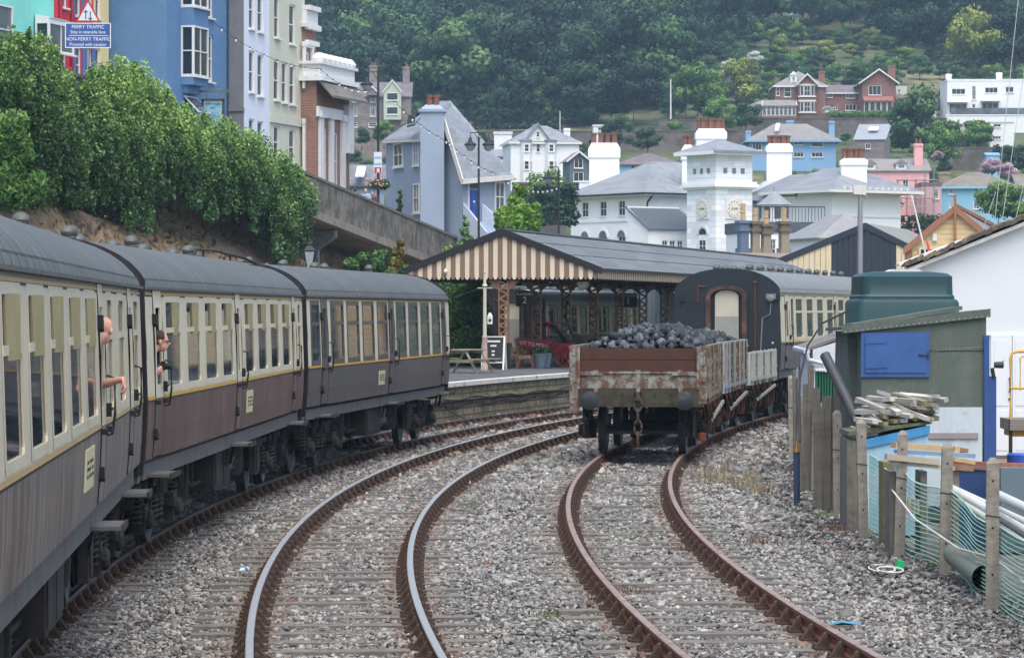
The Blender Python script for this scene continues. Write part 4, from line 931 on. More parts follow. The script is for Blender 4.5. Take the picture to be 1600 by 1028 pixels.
for x, r in ((.35, .36), (.80, .30)):
    for y in (-.47, .47):
        b = MB(); b.tube([(x+r*math.cos(R(20*k)), y, r+r*math.sin(R(20*k))) for k in range(19)], .03, 6, 0, False); b.lathe([(.06, -.04), (.06, .04)], 8, (x, y, r), 0, 'y')
        for k in range(6): b.beam((x, y, r), (x+r*math.cos(R(60*k)), y, r+r*math.sin(R(60*k))), .035, .03, 0, (0,1,0))
        b.build('wheel', mat('wheel_pink_red', '#c23844', .5, .08), t)
b = MB(); b.beam((-.35, 0, .5), (-.35, 0, 1.55), .05, .05); b.beam((-.8, 0, 1.55), (.1, 0, 1.55), .045, .045); b.build('handle', M_RED, t)
N = NT('flower_leaf'); 
for k, (px_, d_, s_) in enumerate(((843, 113.2, 1.0), (851.5, 113.9, .95))):
    t = thing('flower_tub', ('grey plastic tub of pink flowers beside the bench', 'second grey flower tub, half hidden behind the first tub')[k], 'flower tub', (atx(px_, d_), d_, PZ), 0, 'grey flower tubs on the platform')
    b = MB(); b.lathe([(.17, 0), (.235, .46), (.255, .46), (.255, .50), (.2, .49)], 16); b.build('tub', mat('tub_grey', '#76828c', .6, .08), t, smooth=35)
    P, Nn, kk = blob_points([((0, 0, .58), (.27, .27, .20))], 420, .5); V, F, tn = cards(P, Nn, .055, RNG.random(420), 1.0)
    put('plant', npmesh('plant', V, F, tn, [leafmat('tub_leaf', '#2d4a22', '#4a7034', '#7c9a4e')]), t)
    b = MB()
    for j in range(22): a_ = random.random()*6.28; r_ = .22*random.random()**.5; b.ell((r_*math.cos(a_), r_*math.sin(a_)-.03, .62+.14*random.random()), (.022, .022, .018), 6, 4)
    b.build('flower', mat('petal_pink', '#d48aa0', .6, .2), t)
b = MB(); P0 = at(868, 480, 118); b.tube([at(848, 505, 117.6), at(868, 512, 117.6), at(885, 535, 117.4), at(905, 548, 117.2), at(915, 575, 117.2)], .07, 8); b.tube([at(886, 470, 118), at(884, 495, 118), at(893, 520, 118), at(905, 545, 118), at(915, 548, 118)], .05, 8); b.lathe([(.05, -.1), (.2, -.08), (.2, .08), (.05, .1)], 14, at(901, 530, 117.6), 0, 'y'); b.thing('water_hose', 'black hose hanging in loops from a reel behind the red trolley', 'hose', M_BLACK, smooth=35)
b = MB(); c_ = at(946, 545, 121); b.lathe([(.25, 0), (.28, .1), (.28, .75), (.25, .85), (.02, .86)], 16, (c_.x, c_.y, PZ)); b.lathe([(.285, .3), (.29, .32), (.285, .34)], 16, (c_.x, c_.y, PZ)); b.thing('water_butt', 'teal green barrel on the platform behind the coal', 'barrel', mat('barrel_teal', '#3f6a68', .5, .1), smooth=35)
b = MB()
for k in range(3): b.obox((atx(922, 118.5), 118.5, PZ+.45+.1*k), (1.1, .5, .085), (0, 0, .1*k))
b.box(atx(922, 118.5)-.5, atx(922, 118.5)+.5, 118.3, 118.8, PZ, PZ+.4); b.thing('timber_stack', 'low stack of brown boards behind the wagon front', 'timber', M_TIMB)
t = thing('site_cabin', 'blue-grey ribbed metal cabin under the canopy behind the bay coach', 'cabin', (atx(990, 158), 158, -.3), R(-14)); b = MB(); b.box(-1.6, 1.6, 0, 6, 0, 4.1)
for k in range(16): b.box(-1.58+.2*k, -1.5+.2*k, -.04, 0, .1, 4.0)
for k in range(28): b.box(-1.64, -1.6, .1+.2*k, .2+.2*k, .1, 4.0)
b.build('wall', mat('cabin_blue_grey', '#5f6f78', .6, .1, 2, streak='#77858c', samt=.4), t); b = MB(); b.box(-1.68, 1.68, -.08, 6.08, 4.1, 4.2); b.build('roof', mat('cabin_roof', '#8b9397', .6, .1), t)
for px_, nm in ((765, 'round cream security camera on the left of the gable'), (890, 'tiny round camera on the right of the gable')):
    pass
b = MB(); c_ = at(695.5, 408.5, 110.0); 
q_ = cloc(-1.95, -.12, 4.02)
b.ell((q_.x, q_.y, q_.z), (.07, .07, .07), 10, 7); b.box(q_.x-.03, q_.x+.03, q_.y, q_.y+.12, q_.z-.02, q_.z+.1); b.thing('security_camera', 'small white dome camera on the striped gable', 'camera', M_WHITE, smooth=True)
# ------------------------------------------------------------------ generic building builder
M_UPVC = mat('window_white', '#dcdedd', .45, .04, 3); M_WPANE = glassy('house_glass', '#27313a', .08, .6, .35)
M_WPANE2 = glassy('house_glass_pale', '#56626c', .08, .4, .6); M_SILL = mat('sill_white', '#cfcfcb', .6, .06)
M_POT = mat('chimney_pot_terracotta', '#7c5546', .8, .15, 6, c2='#634338', c2scale=4)
_WC = {}
def window_mesh(w, h, style, fm, gm):
    k = (round(w, 2), round(h, 2), style, fm.name, gm.name)
    if k in _WC: return _WC[k]
    fw = min(.08, .10*min(w, h)+.02); b = MB()
    b.box(-w/2, -w/2+fw, -.02, .06, 0, h); b.box(w/2-fw, w/2, -.02, .06, 0, h); b.box(-w/2+fw, w/2-fw, -.02, .06, 0, fw); b.box(-w/2+fw, w/2-fw, -.02, .06, h-fw, h)
    bw = .045
    if style in ('sash', 'sash4', 'sash6'): b.box(-w/2+fw, w/2-fw, -.01, .05, h*.5-bw*.6, h*.5+bw*.6)
    if style in ('sash4', 'case', 'sash6', 'grid'): b.box(-bw/2, bw/2, 0, .05, fw, h-fw)
    if style in ('sash6', 'grid'):
        for z in (.25, .75): b.box(-w/2+fw, w/2-fw, 0, .05, h*z-bw/3, h*z+bw/3)
    if style == 'grid':
        for x in (-w/4, w/4): b.box(x-bw/3, x+bw/3, 0, .05, fw, h-fw)
    if style == 'case3':
        for x in (-w/6, w/6): b.box(x-bw/2, x+bw/2, 0, .05, fw, h-fw)
    if style == 'top': b.box(-w/2+fw, w/2-fw, 0, .05, h*.68, h*.68+bw)
    p = MB(); p.quad([(-w/2+fw*.5, .045, fw*.5), (w/2-fw*.5, .045, fw*.5), (w/2-fw*.5, .045, h-fw*.5), (-w/2+fw*.5, .045, h-fw*.5)])
    s = MB(); s.box(-w/2-.06, w/2+.06, -.14, .0, -.08, 0)
    _WC[k] = (b.mesh('window', fm), p.mesh('pane', gm), s.mesh('sill', fm)); return _WC[k]
def add_window(parent, M4, u, v, w, h, style='sash', fm=None, gm=None, recess=.08, sill=True):
    fm = fm or M_UPVC; gm = gm or M_WPANE; f, p, s = window_mesh(w, h, style, fm, gm)
    o = put('window', f, parent); o.matrix_local = M4 @ Matrix.Translation((u, recess, v))
    put('pane', p, o)
    if sill and style != 'nosill': x = put('sill', s, o); x.location = (0, -recess, 0)
    return o
def wall_holes(b, M4, u0, u1, v0, v1, holes, m=0, depth=.14, vtop=None):
    """a wall in the local plane (u across, v up, outward = -y) with window openings and reveals"""
    old = b.M; b.M = M4 if old is None else old @ M4
    us = sorted(set([u0, u1] + [x for h in holes for x in (h[0]-h[2]/2, h[0]+h[2]/2) if u0 < x < u1])); vs = sorted(set([v0, v1] + [x for h in holes for x in (h[1], h[1]+h[3]) if v0 < x < v1]))
    for i in range(len(us)-1):
        for j in range(len(vs)-1):
            uc, vc = (us[i]+us[i+1])/2, (vs[j]+vs[j+1])/2
            if any(abs(uc-h[0]) < h[2]/2 and h[1] < vc < h[1]+h[3] for h in holes): continue
            b.quad([(us[i], 0, vs[j]), (us[i+1], 0, vs[j]), (us[i+1], 0, vs[j+1]), (us[i], 0, vs[j+1])], m)
    for h in holes:
        a, c, z0, z1 = h[0]-h[2]/2, h[0]+h[2]/2, h[1], h[1]+h[3]
        for q in ([(a, 0, z0), (a, depth, z0), (a, depth, z1), (a, 0, z1)], [(c, 0, z0), (c, 0, z1), (c, depth, z1), (c, depth, z0)], [(a, 0, z1), (a, depth, z1), (c, depth, z1), (c, 0, z1)], [(a, 0, z0), (c, 0, z0), (c, depth, z0), (a, depth, z0)]): b.quad(q, m)
    b.M = old
def side_M(W, D, side):
    if side == 'front': return Matrix.Identity(4), W
    if side == 'right': return Matrix.Translation((W/2, D/2, 0)) @ Matrix.Rotation(R(90), 4, 'Z'), D
    if side == 'left': return Matrix.Translation((-W/2, D/2, 0)) @ Matrix.Rotation(R(-90), 4, 'Z'), D
    return Matrix.Translation((0, D, 0)) @ Matrix.Rotation(R(180), 4, 'Z'), W
def roof_mesh(W, D, H, kind, rise, over=.3, th=.10, hipf=None):
    b = MB(); o = over; x0, x1, y0, y1 = -W/2-o, W/2+o, -o, D+o; k = rise/(min(W, D)/2); drop = k*o if kind in ('gx', 'gy', 'hip') else 0; z0 = H - drop*.6; z1 = H + rise
    if kind == 'gy':   # ridge runs front to back, gable to the front
        for s in (-1, 1): b.prism([(0, y0, z1), (s*x1, y0, z0), (s*x1, y0, z0-th), (0, y0, z1-th*1.3)], (0, y1-y0, 0))
    elif kind == 'gx':
        m = (y0+y1)/2
        for ye in (y0, y1): b.prism([(x0, m, z1), (x0, ye, z0), (x0, ye, z0-th), (x0, m, z1-th*1.3)], (x1-x0, 0, 0))
    elif kind == 'hip':
        if W >= D: r = min((W-.2)/2, D/2*(hipf or 1)); a, c = (x0+r+o*.0, (y0+y1)/2, z1), (x1-r, (y0+y1)/2, z1)
        else: r = min((D-.2)/2, W/2*(hipf or 1)); a, c = (0, y0+r, z1), (0, y1-r, z1)
        B = [(x0, y0, z0), (x1, y0, z0), (x1, y1, z0), (x0, y1, z0)]; Bb = [(x, y, z-th) for x, y, z in B]; vs = B + [a, c] + Bb
        fs = [(0, 1, 5, 4), (2, 3, 4, 5), (1, 2, 5), (3, 0, 4)] if W >= D else [(0, 1, 4), (2, 3, 5), (1, 2, 5, 4), (3, 0, 4, 5)]
        fs += [(0, 6, 7, 1), (1, 7, 8, 2), (2, 8, 9, 3), (3, 9, 6, 0), (6, 9, 8, 7)]; b.add(vs, fs)
    elif kind == 'flat': b.box(x0, x1, y0, y1, H, H+max(.15, rise))
    elif kind == 'mono': b.prism([(x0, y0, z0), (x0, y1, z1), (x0, y1, z1-th), (x0, y0, z0-th)], (x1-x0, 0, 0))
    return b
def house(name, label, cat, loc, rz, W, D, H, kind, rise, wallm, roofm, wins=(), over=.3, group=None, base=-4.0, fm=None, gm=None, chims=(), trim=None, recess=.08, parent=None, potm=None, chimm=None):
    """wins: (side, u, v, w, h, style)"""
    t = thing(name, label, cat, loc, rz, group) if parent is None else parent
    b = MB()
    for side in ('front', 'right', 'left', 'back'):
        M4, L = side_M(W, D, side); hs = [(u, v, w, h) for (s, u, v, w, h, st) in wins if s == side]
        wall_holes(b, M4, -L/2, L/2, base, H, hs)
    if kind == 'gy':
        for y in (0, D): b.add([(-W/2, y, H), (W/2, y, H), (0, y, H+rise)], [(0, 1, 2) if y == 0 else (1, 0, 2)])
    if kind == 'gx':
        for x in (-W/2, W/2): b.add([(x, 0, H), (x, D, H), (x, D/2, H+rise)], [(1, 0, 2) if x < 0 else (0, 1, 2)])
    if kind == 'mono':
        for x in (-W/2, W/2): b.add([(x, 0, H), (x, D, H), (x, D, H+rise)], [(1, 0, 2) if x < 0 else (0, 1, 2)])
        b.add([(-W/2, D, H), (W/2, D, H), (W/2, D, H+rise), (-W/2, D, H+rise)], [(0, 1, 2, 3)])
    wo = b.build('wall', wallm, t)
    ro = roof_mesh(W, D, H, kind, rise, over).build('roof', roofm, t)
    if trim is not None:
        e = MB(); o = over; k = rise/(min(W, D)/2); z0 = H - (k*o*.6 if kind != 'flat' else -.05)
        if kind in ('hip', 'gx', 'flat'): e.box(-W/2-o, W/2+o, -o-.05, -o-.003, z0-.28, z0-.02)
        if kind == 'hip':
            for s in (-1, 1): e.box(min(s*(W/2+o), s*(W/2+o+.05)), max(s*(W/2+o), s*(W/2+o+.05)), -o-.05, D+o, z0-.28, z0-.02)
        if kind == 'gy':
            for s in (-1, 1): e.prism([(0, -o-.05, H+rise+.04), (s*(W/2+o+.03), -o-.05, z0+.02), (s*(W/2+o+.03), -o-.05, z0-.24), (0, -o-.05, H+rise-.24)], (0, .047, 0))
        if e.v: e.build('fascia', trim, t)
    for (s, u, v, w, h, st) in wins:
        M4, L = side_M(W, D, s); add_window(t, M4, u, v, w, h, st, fm, gm, recess)
    for (cx, cy, cw, cd, ct, npot) in chims:
        c = MB(); c.box(cx-cw/2, cx+cw/2, cy-cd/2, cy+cd/2, H-.2, ct); c.box(cx-cw/2-.08, cx+cw/2+.08, cy-cd/2-.08, cy+cd/2+.08, ct-.3, ct-.12); co = c.build('chimney', chimm or wallm, ro)
        if npot:
            pz = MB()
            for i in range(npot):
                xx = cx + ((i+.5)/npot-.5)*(cw-.1) if cw >= cd else cx; yy = cy if cw >= cd else cy + ((i+.5)/npot-.5)*(cd-.1)
                pz.lathe([(.14, ct), (.13, ct+.5), (.16, ct+.52), (.16, ct+.6), (.05, ct+.6)], 10, (xx, yy, 0))
            pz.build('chimney_pot', potm or M_POT, t)
    return t
M_SLATE = mat('slate_grey', '#6f757b', .6, .12, 2, .1, c2='#7d8387', c2scale=.4, pattern=('slate', .5, .22, .008, '#5a6066'))
M_SLATEOLD = mat('slate_old', '#6c6a69', .75, .15, 2, .2, c2='#84806c', c2scale=.35, c2lo=.5, c2hi=.7, pattern=('slate', .5, .25, .01, '#565554'))
M_BRICK = mat('brick_red', '#856155', .85, .12, 4, c2='#73524a', c2scale=.8, pattern=('brick', .24, .085, .010, '#a08a7a'))

# ------------------------------------------------------------------ left: embankment, road viaduct and ivy
def parX(d): return -17.8 + .28*(d-114)
def parZ(d): return 12.06 - .105*(d-114) if d < 195 else max(2.5, 12.06 - .105*81 - .05*(d-195))
def par_d(px): return 49.72/(.28 - (px-800)/FPX)
PN = Vector((-.963, .27, 0))       # away from the railway
M_CONC = mat('viaduct_concrete', '#7d7a72', .9, .2, 3, .5, 8, c2='#4f4d47', c2scale=1.2, c2lo=.42, c2hi=.6, c2amt=.85, streak='#3c3b37', slo=.5, shi=.7, sfreq=3, samt=.75)
M_COPE = mat('viaduct_coping', '#6d6a62', .9, .15, 3, .3, c2='#4f5238', c2scale=1.5)
ds = [60 + 4*i for i in range(41)]
def lane(off, dz): return [Vector((parX(d), d, parZ(d)+dz)) + PN*off for d in ds]
t = thing('road_viaduct', 'concrete road viaduct with weathered parapet climbing above the ivy', 'viaduct', (parX(140), 140, 0)); t0 = t.location.copy()
def strips(b, rows, m=0):
    for A, B in zip(rows[:-1], rows[1:]):
        for i in range(len(A)-1): b.quad([A[i]-t0, A[i+1]-t0, B[i+1]-t0, B[i]-t0], m)
b = MB(); strips(b, [lane(.0, -1.55), lane(0, -.10), lane(.35, -.10), lane(.35, -1.2)]); b.build('parapet', M_CONC, t)
b = MB(); strips(b, [lane(-.06, -.10), lane(-.06, .02), lane(.41, .02), lane(.41, -.10), lane(-.06, -.10)]); b.build('coping', M_COPE, t)
b = MB(); strips(b, [lane(.10, -1.95), lane(-.10, -1.90), lane(-.10, -1.55), lane(.0, -1.55)]); strips(b, [lane(.10, -1.95), lane(2.6, -2.0)]); b.build('slab_edge', mat('slab_concrete', '#8a857b', .9, .15, 3, .3, c2='#5a564f', c2scale=1, streak='#4b4842', samt=.6), t)
b = MB(); strips(b, [lane(.35, -1.2), lane(9.5, -1.1)]); struct(b.build('road', mat('road_asphalt', '#6a6a6a', .9, .1, 4))).location = t0
b = MB(); strips(b, [lane(2.3, -1.9), lane(2.5, -9)]); b.build('abutment', mat('abutment_stone', '#4a463f', .9, .2, 2, .5), t)
M_BRK = mat('bracket_grey_paint', '#787c80', .6, .12, 4, c2='#5a5a58', c2scale=3)
for d in (76, 94, 112, 130, 149.3, 168):
    c = Vector((parX(d), d, parZ(d)-2.0)) - t0; b = MB(); a = c + PN*.15; e = c + PN*2.4
    b.prism([a, a+Vector((0, 0, -.28)), c + PN*1.0 + Vector((0, 0, -.9)), c + PN*1.0 + Vector((0, 0, -5)), c+PN*1.5+Vector((0, 0, -5)), e + Vector((0, 0, -.9)), e], Vector((.08, .3, 0)))
    b.beam(a + Vector((0, .15, -.3)), c+PN*1.1+Vector((0, .15, -.95)), .5, .06); b.build('bracket', M_BRK, t)
M_BANK = mat('bank_netting', '#7d6c56', .95, .25, 5, .9, 4, c2='#57493a', c2scale=1.3, c2lo=.42, c2hi=.6, streak='#8f7b62', slo=.55, shi=.75, sfreq=3, samt=.4)
foot = [TL.p(TL.s_at(d), -3.4) for d in ds]; topc = lane(2.2, -2.3); topc0 = lane(.8, -2.2)
rows = []; nr = 14
for j in range(nr+1):
    f = j/nr; row = []
    for i in range(len(ds)):
        p0 = Vector((foot[i].x, foot[i].y, -.45)); p1 = topc[i]; g = 1-(1-f)**1.9
        q = p0.lerp(p1, g); q.z = p0.z + (p1.z-p0.z)*f**1.15; q += Vector((math.sin(i*1.7+j*.8)*.35, 0, math.sin(i*.9+j*1.9)*.25))*(1 if 0 < j < nr else 0); row.append(q)
    rows.append(row)
b = MB()
for A, B in zip(rows[:-1], rows[1:]):
    for i in range(len(A)-1): b.quad([A[i], A[i+1], B[i+1], B[i]])
struct(b.build('embankment', M_BANK, None, smooth=60))
IVY = leafmat('ivy_leaf', '#1d3a1c', '#4f7a3c', '#9aba62'); IVY.node_tree.nodes['Principled BSDF'].inputs['Roughness'].default_value = .42; IVY.node_tree.nodes['Principled BSDF'].inputs['Specular IOR Level'].default_value = .5; FERN = leafmat('fern_leaf', '#35562c', '#4f7a3c', '#7fa058'); SHRUB = leafmat('shrub_leaf', '#24401f', '#44682f', '#86a34c')
def leaves(name, P, Nn, size, tone, m, label=None, cat=None, kind=None, parent=None, rnd=.7, aspect=1.3, droop=0, group=None):
    V, F, tn = cards(P, Nn, size, tone, rnd, aspect, droop)
    o = put(name, npmesh(name, V, F, tn, [m]), parent)
    if label: tag(o, label, cat, group, kind)
    return o
topk = [(-20, 60), (8, 66), (25, 55), (60, 60), (90, 88), (108, 122), (125, 150), (140, 118), (160, 108), (190, 108), (215, 112), (245, 140), (262, 150), (285, 170), (310, 184), (340, 196), (375, 206), (405, 218), (420, 242), (450, 258), (470, 272), (484, 300)]
botk = [(-20, 190), (40, 205), (60, 290), (110, 300), (150, 312), (185, 322), (205, 350), (235, 330), (255, 295), (300, 300), (335, 312), (365, 310), (390, 312), (408, 345), (440, 395), (466, 385), (484, 340)]
blobs, tbase = [], []
rr = random.Random(5)
for px in range(-20, 486, 9):
    tp = np.interp(px, *zip(*topk)); bt = np.interp(px, *zip(*botk)); d = par_d(px); y = tp + 12
    while y < bt - 6:
        if (108 < px < 138 and y < 186) or (px < 6 and y < 110): y += 9; continue
        f = (y-tp)/max(1, bt-tp)
        r = rr.uniform(13, 24)*d/FPX; dd = d - rr.uniform(.2, 1.3) - 1.2*math.sin(f*3.1) + 2.0*max(0, f-.55)
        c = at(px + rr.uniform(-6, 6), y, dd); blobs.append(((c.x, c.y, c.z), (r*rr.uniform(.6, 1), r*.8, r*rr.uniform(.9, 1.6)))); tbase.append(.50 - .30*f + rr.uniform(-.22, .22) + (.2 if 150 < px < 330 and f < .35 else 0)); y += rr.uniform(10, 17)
for i in range(170):      # hanging strands and stray shoots break the outline
    px = rr.uniform(-15, 482); tp = np.interp(px, *zip(*topk)); bt = np.interp(px, *zip(*botk)); d = par_d(px) - rr.uniform(.4, 1.6)
    y0 = bt - rr.uniform(5, 40) if i % 3 else tp + rr.uniform(-2, 8); L_ = rr.uniform(15, 48) if i % 3 else -rr.uniform(5, 12)
    for j in range(6): c = at(px + rr.uniform(-2.5, 2.5), y0 + L_*j/5, d - .3); r = rr.uniform(2.5, 6)*d/FPX*(1-.1*j); blobs.append(((c.x, c.y, c.z), (r, r, r*1.5))); tbase.append(rr.uniform(.2, .7))
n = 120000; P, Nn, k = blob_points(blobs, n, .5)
leaves('ivy', P, Nn, .09, np.array(tbase)[k] + .28*Nn[:, 2] + .06 + RNG.normal(0, .2, n), IVY, 'thick ivy draped over the viaduct parapet above the coaches', 'ivy', 'stuff', droop=.5)  # leaf colour carries light and shade: paler facing up, darker deep down
# trailing ivy on the netting and dark stems
tr, tb = [], []
for (px, y0, y1, w) in ((228, 320, 362, 14), (212, 300, 350, 18), (330, 305, 345, 15), (300, 300, 322, 22), (442, 370, 402, 20), (120, 295, 318, 30), (355, 310, 330, 12), (262, 292, 312, 14), (60, 280, 320, 25), (395, 300, 360, 10), (20, 290, 320, 30)):
    for k_ in range(14):
        y = y0 + (y1-y0)*k_/13; d = par_d(px) - 1.2 - (y-300)*.05; c = at(px + rr.uniform(-w, w)*.6, y, d); r = w*.45*d/FPX; tr.append(((c.x, c.y, c.z), (r, r*.7, r))); tb.append(rr.uniform(.05, .4))
n = 14000; P, Nn, k = blob_points(tr, n, .3); leaves('ivy', P, Nn, .10, np.array(tb)[k] + RNG.normal(0, .12, n), IVY, 'trailing ivy strands on the brown netting of the bank', 'ivy', 'stuff', droop=.6)
nb_ = 26000; ii = RNG.integers(0, len(ds)-1, nb_); jj = RNG.integers(0, nr-1, nb_); fu, fv = RNG.random(nb_)[:, None], RNG.random(nb_)[:, None]; G = np.array([[tuple(q) for q in r_] for r_ in rows])
P = (G[jj, ii]*(1-fu) + G[jj, ii+1]*fu)*(1-fv) + (G[jj+1, ii]*(1-fu) + G[jj+1, ii+1]*fu)*fv + np.array([.05, -.05, .05]); pat = np.sin(P[:, 1]*.55 + P[:, 2]*.9) + np.sin(P[:, 1]*.23 - P[:, 2]*1.7)
kp = (P[:, 1] > 75) & (pat + RNG.normal(0, .5, nb_) > -.5); P = P[kp]; pat = pat[kp]
leaves('bank_scrub', P, np.tile([.8, -.4, .5], (len(P), 1)), .15, .28 + .22*pat + RNG.normal(0, .16, len(P)), leafmat('scrub_leaf', '#4a3d2e', '#7a6a4c', '#58703a', .15), 'dead stems and small plants growing through the bank netting', 'bank scrub', 'stuff', rnd=.6, aspect=2.2, droop=.6)
fb, ft = [], []
for i in range(46):
    px, y = rr.uniform(-15, 62), rr.uniform(190, 318); 
    if px > 62 - (y-190)*-.1: pass
    d = 100; c = at(px*(.5+.5*(y-180)/140) if y > 200 else px*.55, y, d); r = rr.uniform(.25, .5); fb.append(((c.x, c.y, c.z), (r, r, r))); ft.append(rr.uniform(.2, .7))
n = 9000; P, Nn, k = blob_points(fb, n, .3); leaves('fern_clump', P, Nn, .07, np.array(ft)[k] + .2*Nn[:, 2] + RNG.normal(0, .12, n), FERN, 'pale green feathery ferns at the left edge below the ivy', 'ferns', 'stuff', aspect=3.0, droop=.8)  # fronds facing up coloured paler, as if lit from above
def shrub(name, label, cat, blobs_px, d, n, size, m, tone=.4, group=None, sd=1, trunk=None, kind=None, aspect=1.4):
    """plant as foliage through a set of blobs (px, py, r_px, depth offset) plus a stem"""
    B = []
    for (px, py, r, do) in blobs_px: c = at(px, py, d+do); q = r*(d+do)/FPX; B.append(((c.x, c.y, c.z), (q, q, q*.95)))
    P, Nn, k = blob_points(B, n, .45); tz = np.random.default_rng(sd).uniform(-.15, .15, len(B))
    lo = min(b_[0][2]-b_[1][2] for b_ in B); cx = sum(b_[0][0] for b_ in B)/len(B); cy = sum(b_[0][1] for b_ in B)/len(B)
    org = Vector((cx, cy, lo if trunk is None else trunk)); t = thing(name, label, cat, org, 0, group)
    V, F, tn = cards(P - np.array(org), Nn, size, tone + tz[k] + .22*Nn[:, 2] + RNG.normal(0, .13, n), .7, aspect); put('crown', npmesh('crown', V, F, tn, [m]), t)  # upward leaves coloured paler, standing in for light from above
    b = MB()
    for i in range(0, len(B), max(1, len(B)//6)):
        e = Vector(B[i][0]) - org; b.tube([(0, 0, -.3), (e.x*.4, e.y*.4, e.z*.45), tuple(e)], [.09+.012*abs(e.z), .06, .02], 6)
    b.build('trunk', mat('bark', '#4f463c', .9, .2, 6), t)
    return t
# undergrowth between bank and platform
shrub('bush', 'leafy green bush behind the platform end, left of the cream post', 'bush', [(710, 470, 26, 0), (735, 455, 22, 1), (722, 500, 30, -1), (748, 490, 22, 1), (700, 520, 26, -1), (730, 535, 26, -2), (750, 525, 20, 0), (705, 555, 20, -2), (690, 490, 22, 1), (742, 560, 16, -2)], 119, 9000, .11, SHRUB, .38)
shrub('bush', 'dark bush in the shade under the left end of the striped gable', 'bush', [(660, 450, 22, 0), (690, 445, 22, 2), (640, 470, 20, 0), (675, 470, 22, 1), (720, 440, 16, 2), (752, 442, 14, 2), (648, 430, 14, 3)], 127, 6000, .12, IVY, .25)
shrub('bush', 'red-brown creeper on the post below the viaduct slab', 'creeper', [(622, 395, 10, 0), (618, 410, 11, 0), (626, 380, 7, 0), (614, 425, 11, 0)], 146, 1200, .12, leafmat('creeper_leaf', '#3f4a22', '#75602f', '#8a9a48'), .5)
shrub('bush', 'low dark undergrowth on the bank beside the viaduct bracket', 'bush', [(570, 408, 16, 0), (596, 402, 14, 0), (590, 418, 16, -1), (548, 414, 12, -1), (610, 436, 14, -2), (636, 425, 12, -2)], 138, 2600, .13, IVY, .15)
shrub('sapling', 'thin conifer sapling poking above the viaduct parapet before the canopy', 'sapling', [(728, 350, 5, 0), (726, 362, 8, 0), (730, 375, 9, 0), (722, 385, 10, 0), (735, 388, 8, 0), (726, 340, 3, 0), (700, 392, 9, 0)], 155, 900, .13, leafmat('conifer_leaf', '#3a5c34', '#5a8050', '#8aa868'), .5)
b = MB(); c_ = at(484, 424, 84); b.cyl((c_.x, c_.y, -.3), (c_.x, c_.y, c_.z+.1), .045, .035, 8); 
t = thing('street_lamp', 'old square lantern street lamp just above the third coach roof', 'street lamp', (c_.x, c_.y, -.3)); b.v = [(x-c_.x, y-c_.y, z+.3) for x, y, z in b.v]; b.build('pole', M_IRON, t); zz = c_.z + .4
b = MB(); b.lathe([(.10, zz), (.19, zz+.38), (.19, zz+.40)], 4, flat=True); b.build('lamp_glass', glassy('lamp_glass', '#9aa3a6', .1, .2), t)
b = MB(); b.lathe([(.20, zz+.40), (.21, zz+.43), (.07, zz+.56), (.08, zz+.60), (.03, zz+.64), (.02, zz+.70)], 4, flat=True); b.lathe([(.05, zz-.08), (.11, zz-.02), (.11, zz)], 4, flat=True)
for k_ in range(4): a_ = R(45+90*k_); b.beam((.10*math.cos(a_), .10*math.sin(a_), zz), (.19*math.cos(a_), .19*math.sin(a_), zz+.4), .02, .02)
b.build('lamp_cap', M_IRON, t)

# ------------------------------------------------------------------ coloured terrace on the street
E_ = Vector((.2696, .963, 0)); FRZ = math.atan2(.963, .2696)
class Facade:
    """front of a terrace house: line X = .28 d - k, facing the railway; pixels to metres on it"""
    def __init__(s, k, pa, pb): s.k = k; s.da, s.db = s.d(pa), s.d(pb); s.dc = (s.da+s.db)/2; s.W = (s.db-s.da)/.963; s.loc = Vector((.28*s.dc-k, s.dc, 4.0))
    def d(s, px): return s.k/(.28 - (px-800)/FPX)
    def u(s, px): return (s.d(px)-s.dc)/.963
    def z(s, px, py): return EYE - (py-HOR)*s.d(px)/FPX - 4.0
    def win(s, a, b, yt, yb, style='sash'):
        pc = (a+b)/2; w = max(.55, s.u(b)-s.u(a)); z1, z0 = s.z(pc, yt), s.z(pc, yb); return ('front', s.u(pc), z0, w, z1-z0, style)
M_BLUE = mat('render_blue', '#5d82a9', .8, .07, 1.5, .1, 6, c2='#537aa2', c2scale=.5, streak='#708fb0', slo=.6, shi=.85, sfreq=2, samt=.4)
F = Facade(58.04, 260, 355)
BLUE = house('terrace_house', 'tall mid-blue house with oriel window and hanging inn sign', 'house', F.loc, FRZ, F.W, 8, 20, 'gx', 3, M_BLUE, M_SLATE,
    [F.win(317, 333, 55, 128), F.win(317, 333, -45, 28)], group='coloured terrace houses above the ivy', base=-3)
u0 = F.u(283); b = MB(); zA, zB, zC, zD, zE_ = F.z(290, 150), F.z(290, 120), F.z(290, 42), F.z(290, 12), 19.5
w_ = 1.9
b.prism([(u0+.15, 0, zA+.1), (u0+w_-.15, 0, zA+.1), (u0+w_, 0, zB), (u0, 0, zB)], (0, -.25, 0)); b.box(u0, u0+w_, -.62, 0, zB-.42, zB); b.box(u0, u0+w_, -.62, 0, zC, zD)
b.box(u0, u0+w_, -.60, 0, zE_-2.0, zE_)
orl = b.parts('oriel', M_BLUE, BLUE)[0]
for (za, zb_) in ((zB, zC), (zD, zD+2.2)):
    h_ = zb_-za; add_window(orl, Matrix.Translation((u0+w_/2, -.62, 0)), 0, za, w_, h_, 'sash4', recess=0.0); add_window(orl, Matrix.Translation((u0, -.31, 0)) @ Matrix.Rotation(R(-90), 4, 'Z'), 0, za, .62, h_, 'sash', recess=0.0, sill=False)
    b = MB(); b.box(u0-.02, u0+w_+.02, -.68, 0, za-.06, za); b.build('sill', M_UPVC, orl)
aw = MB(); ua = F.u(297); za = F.z(297, 152)
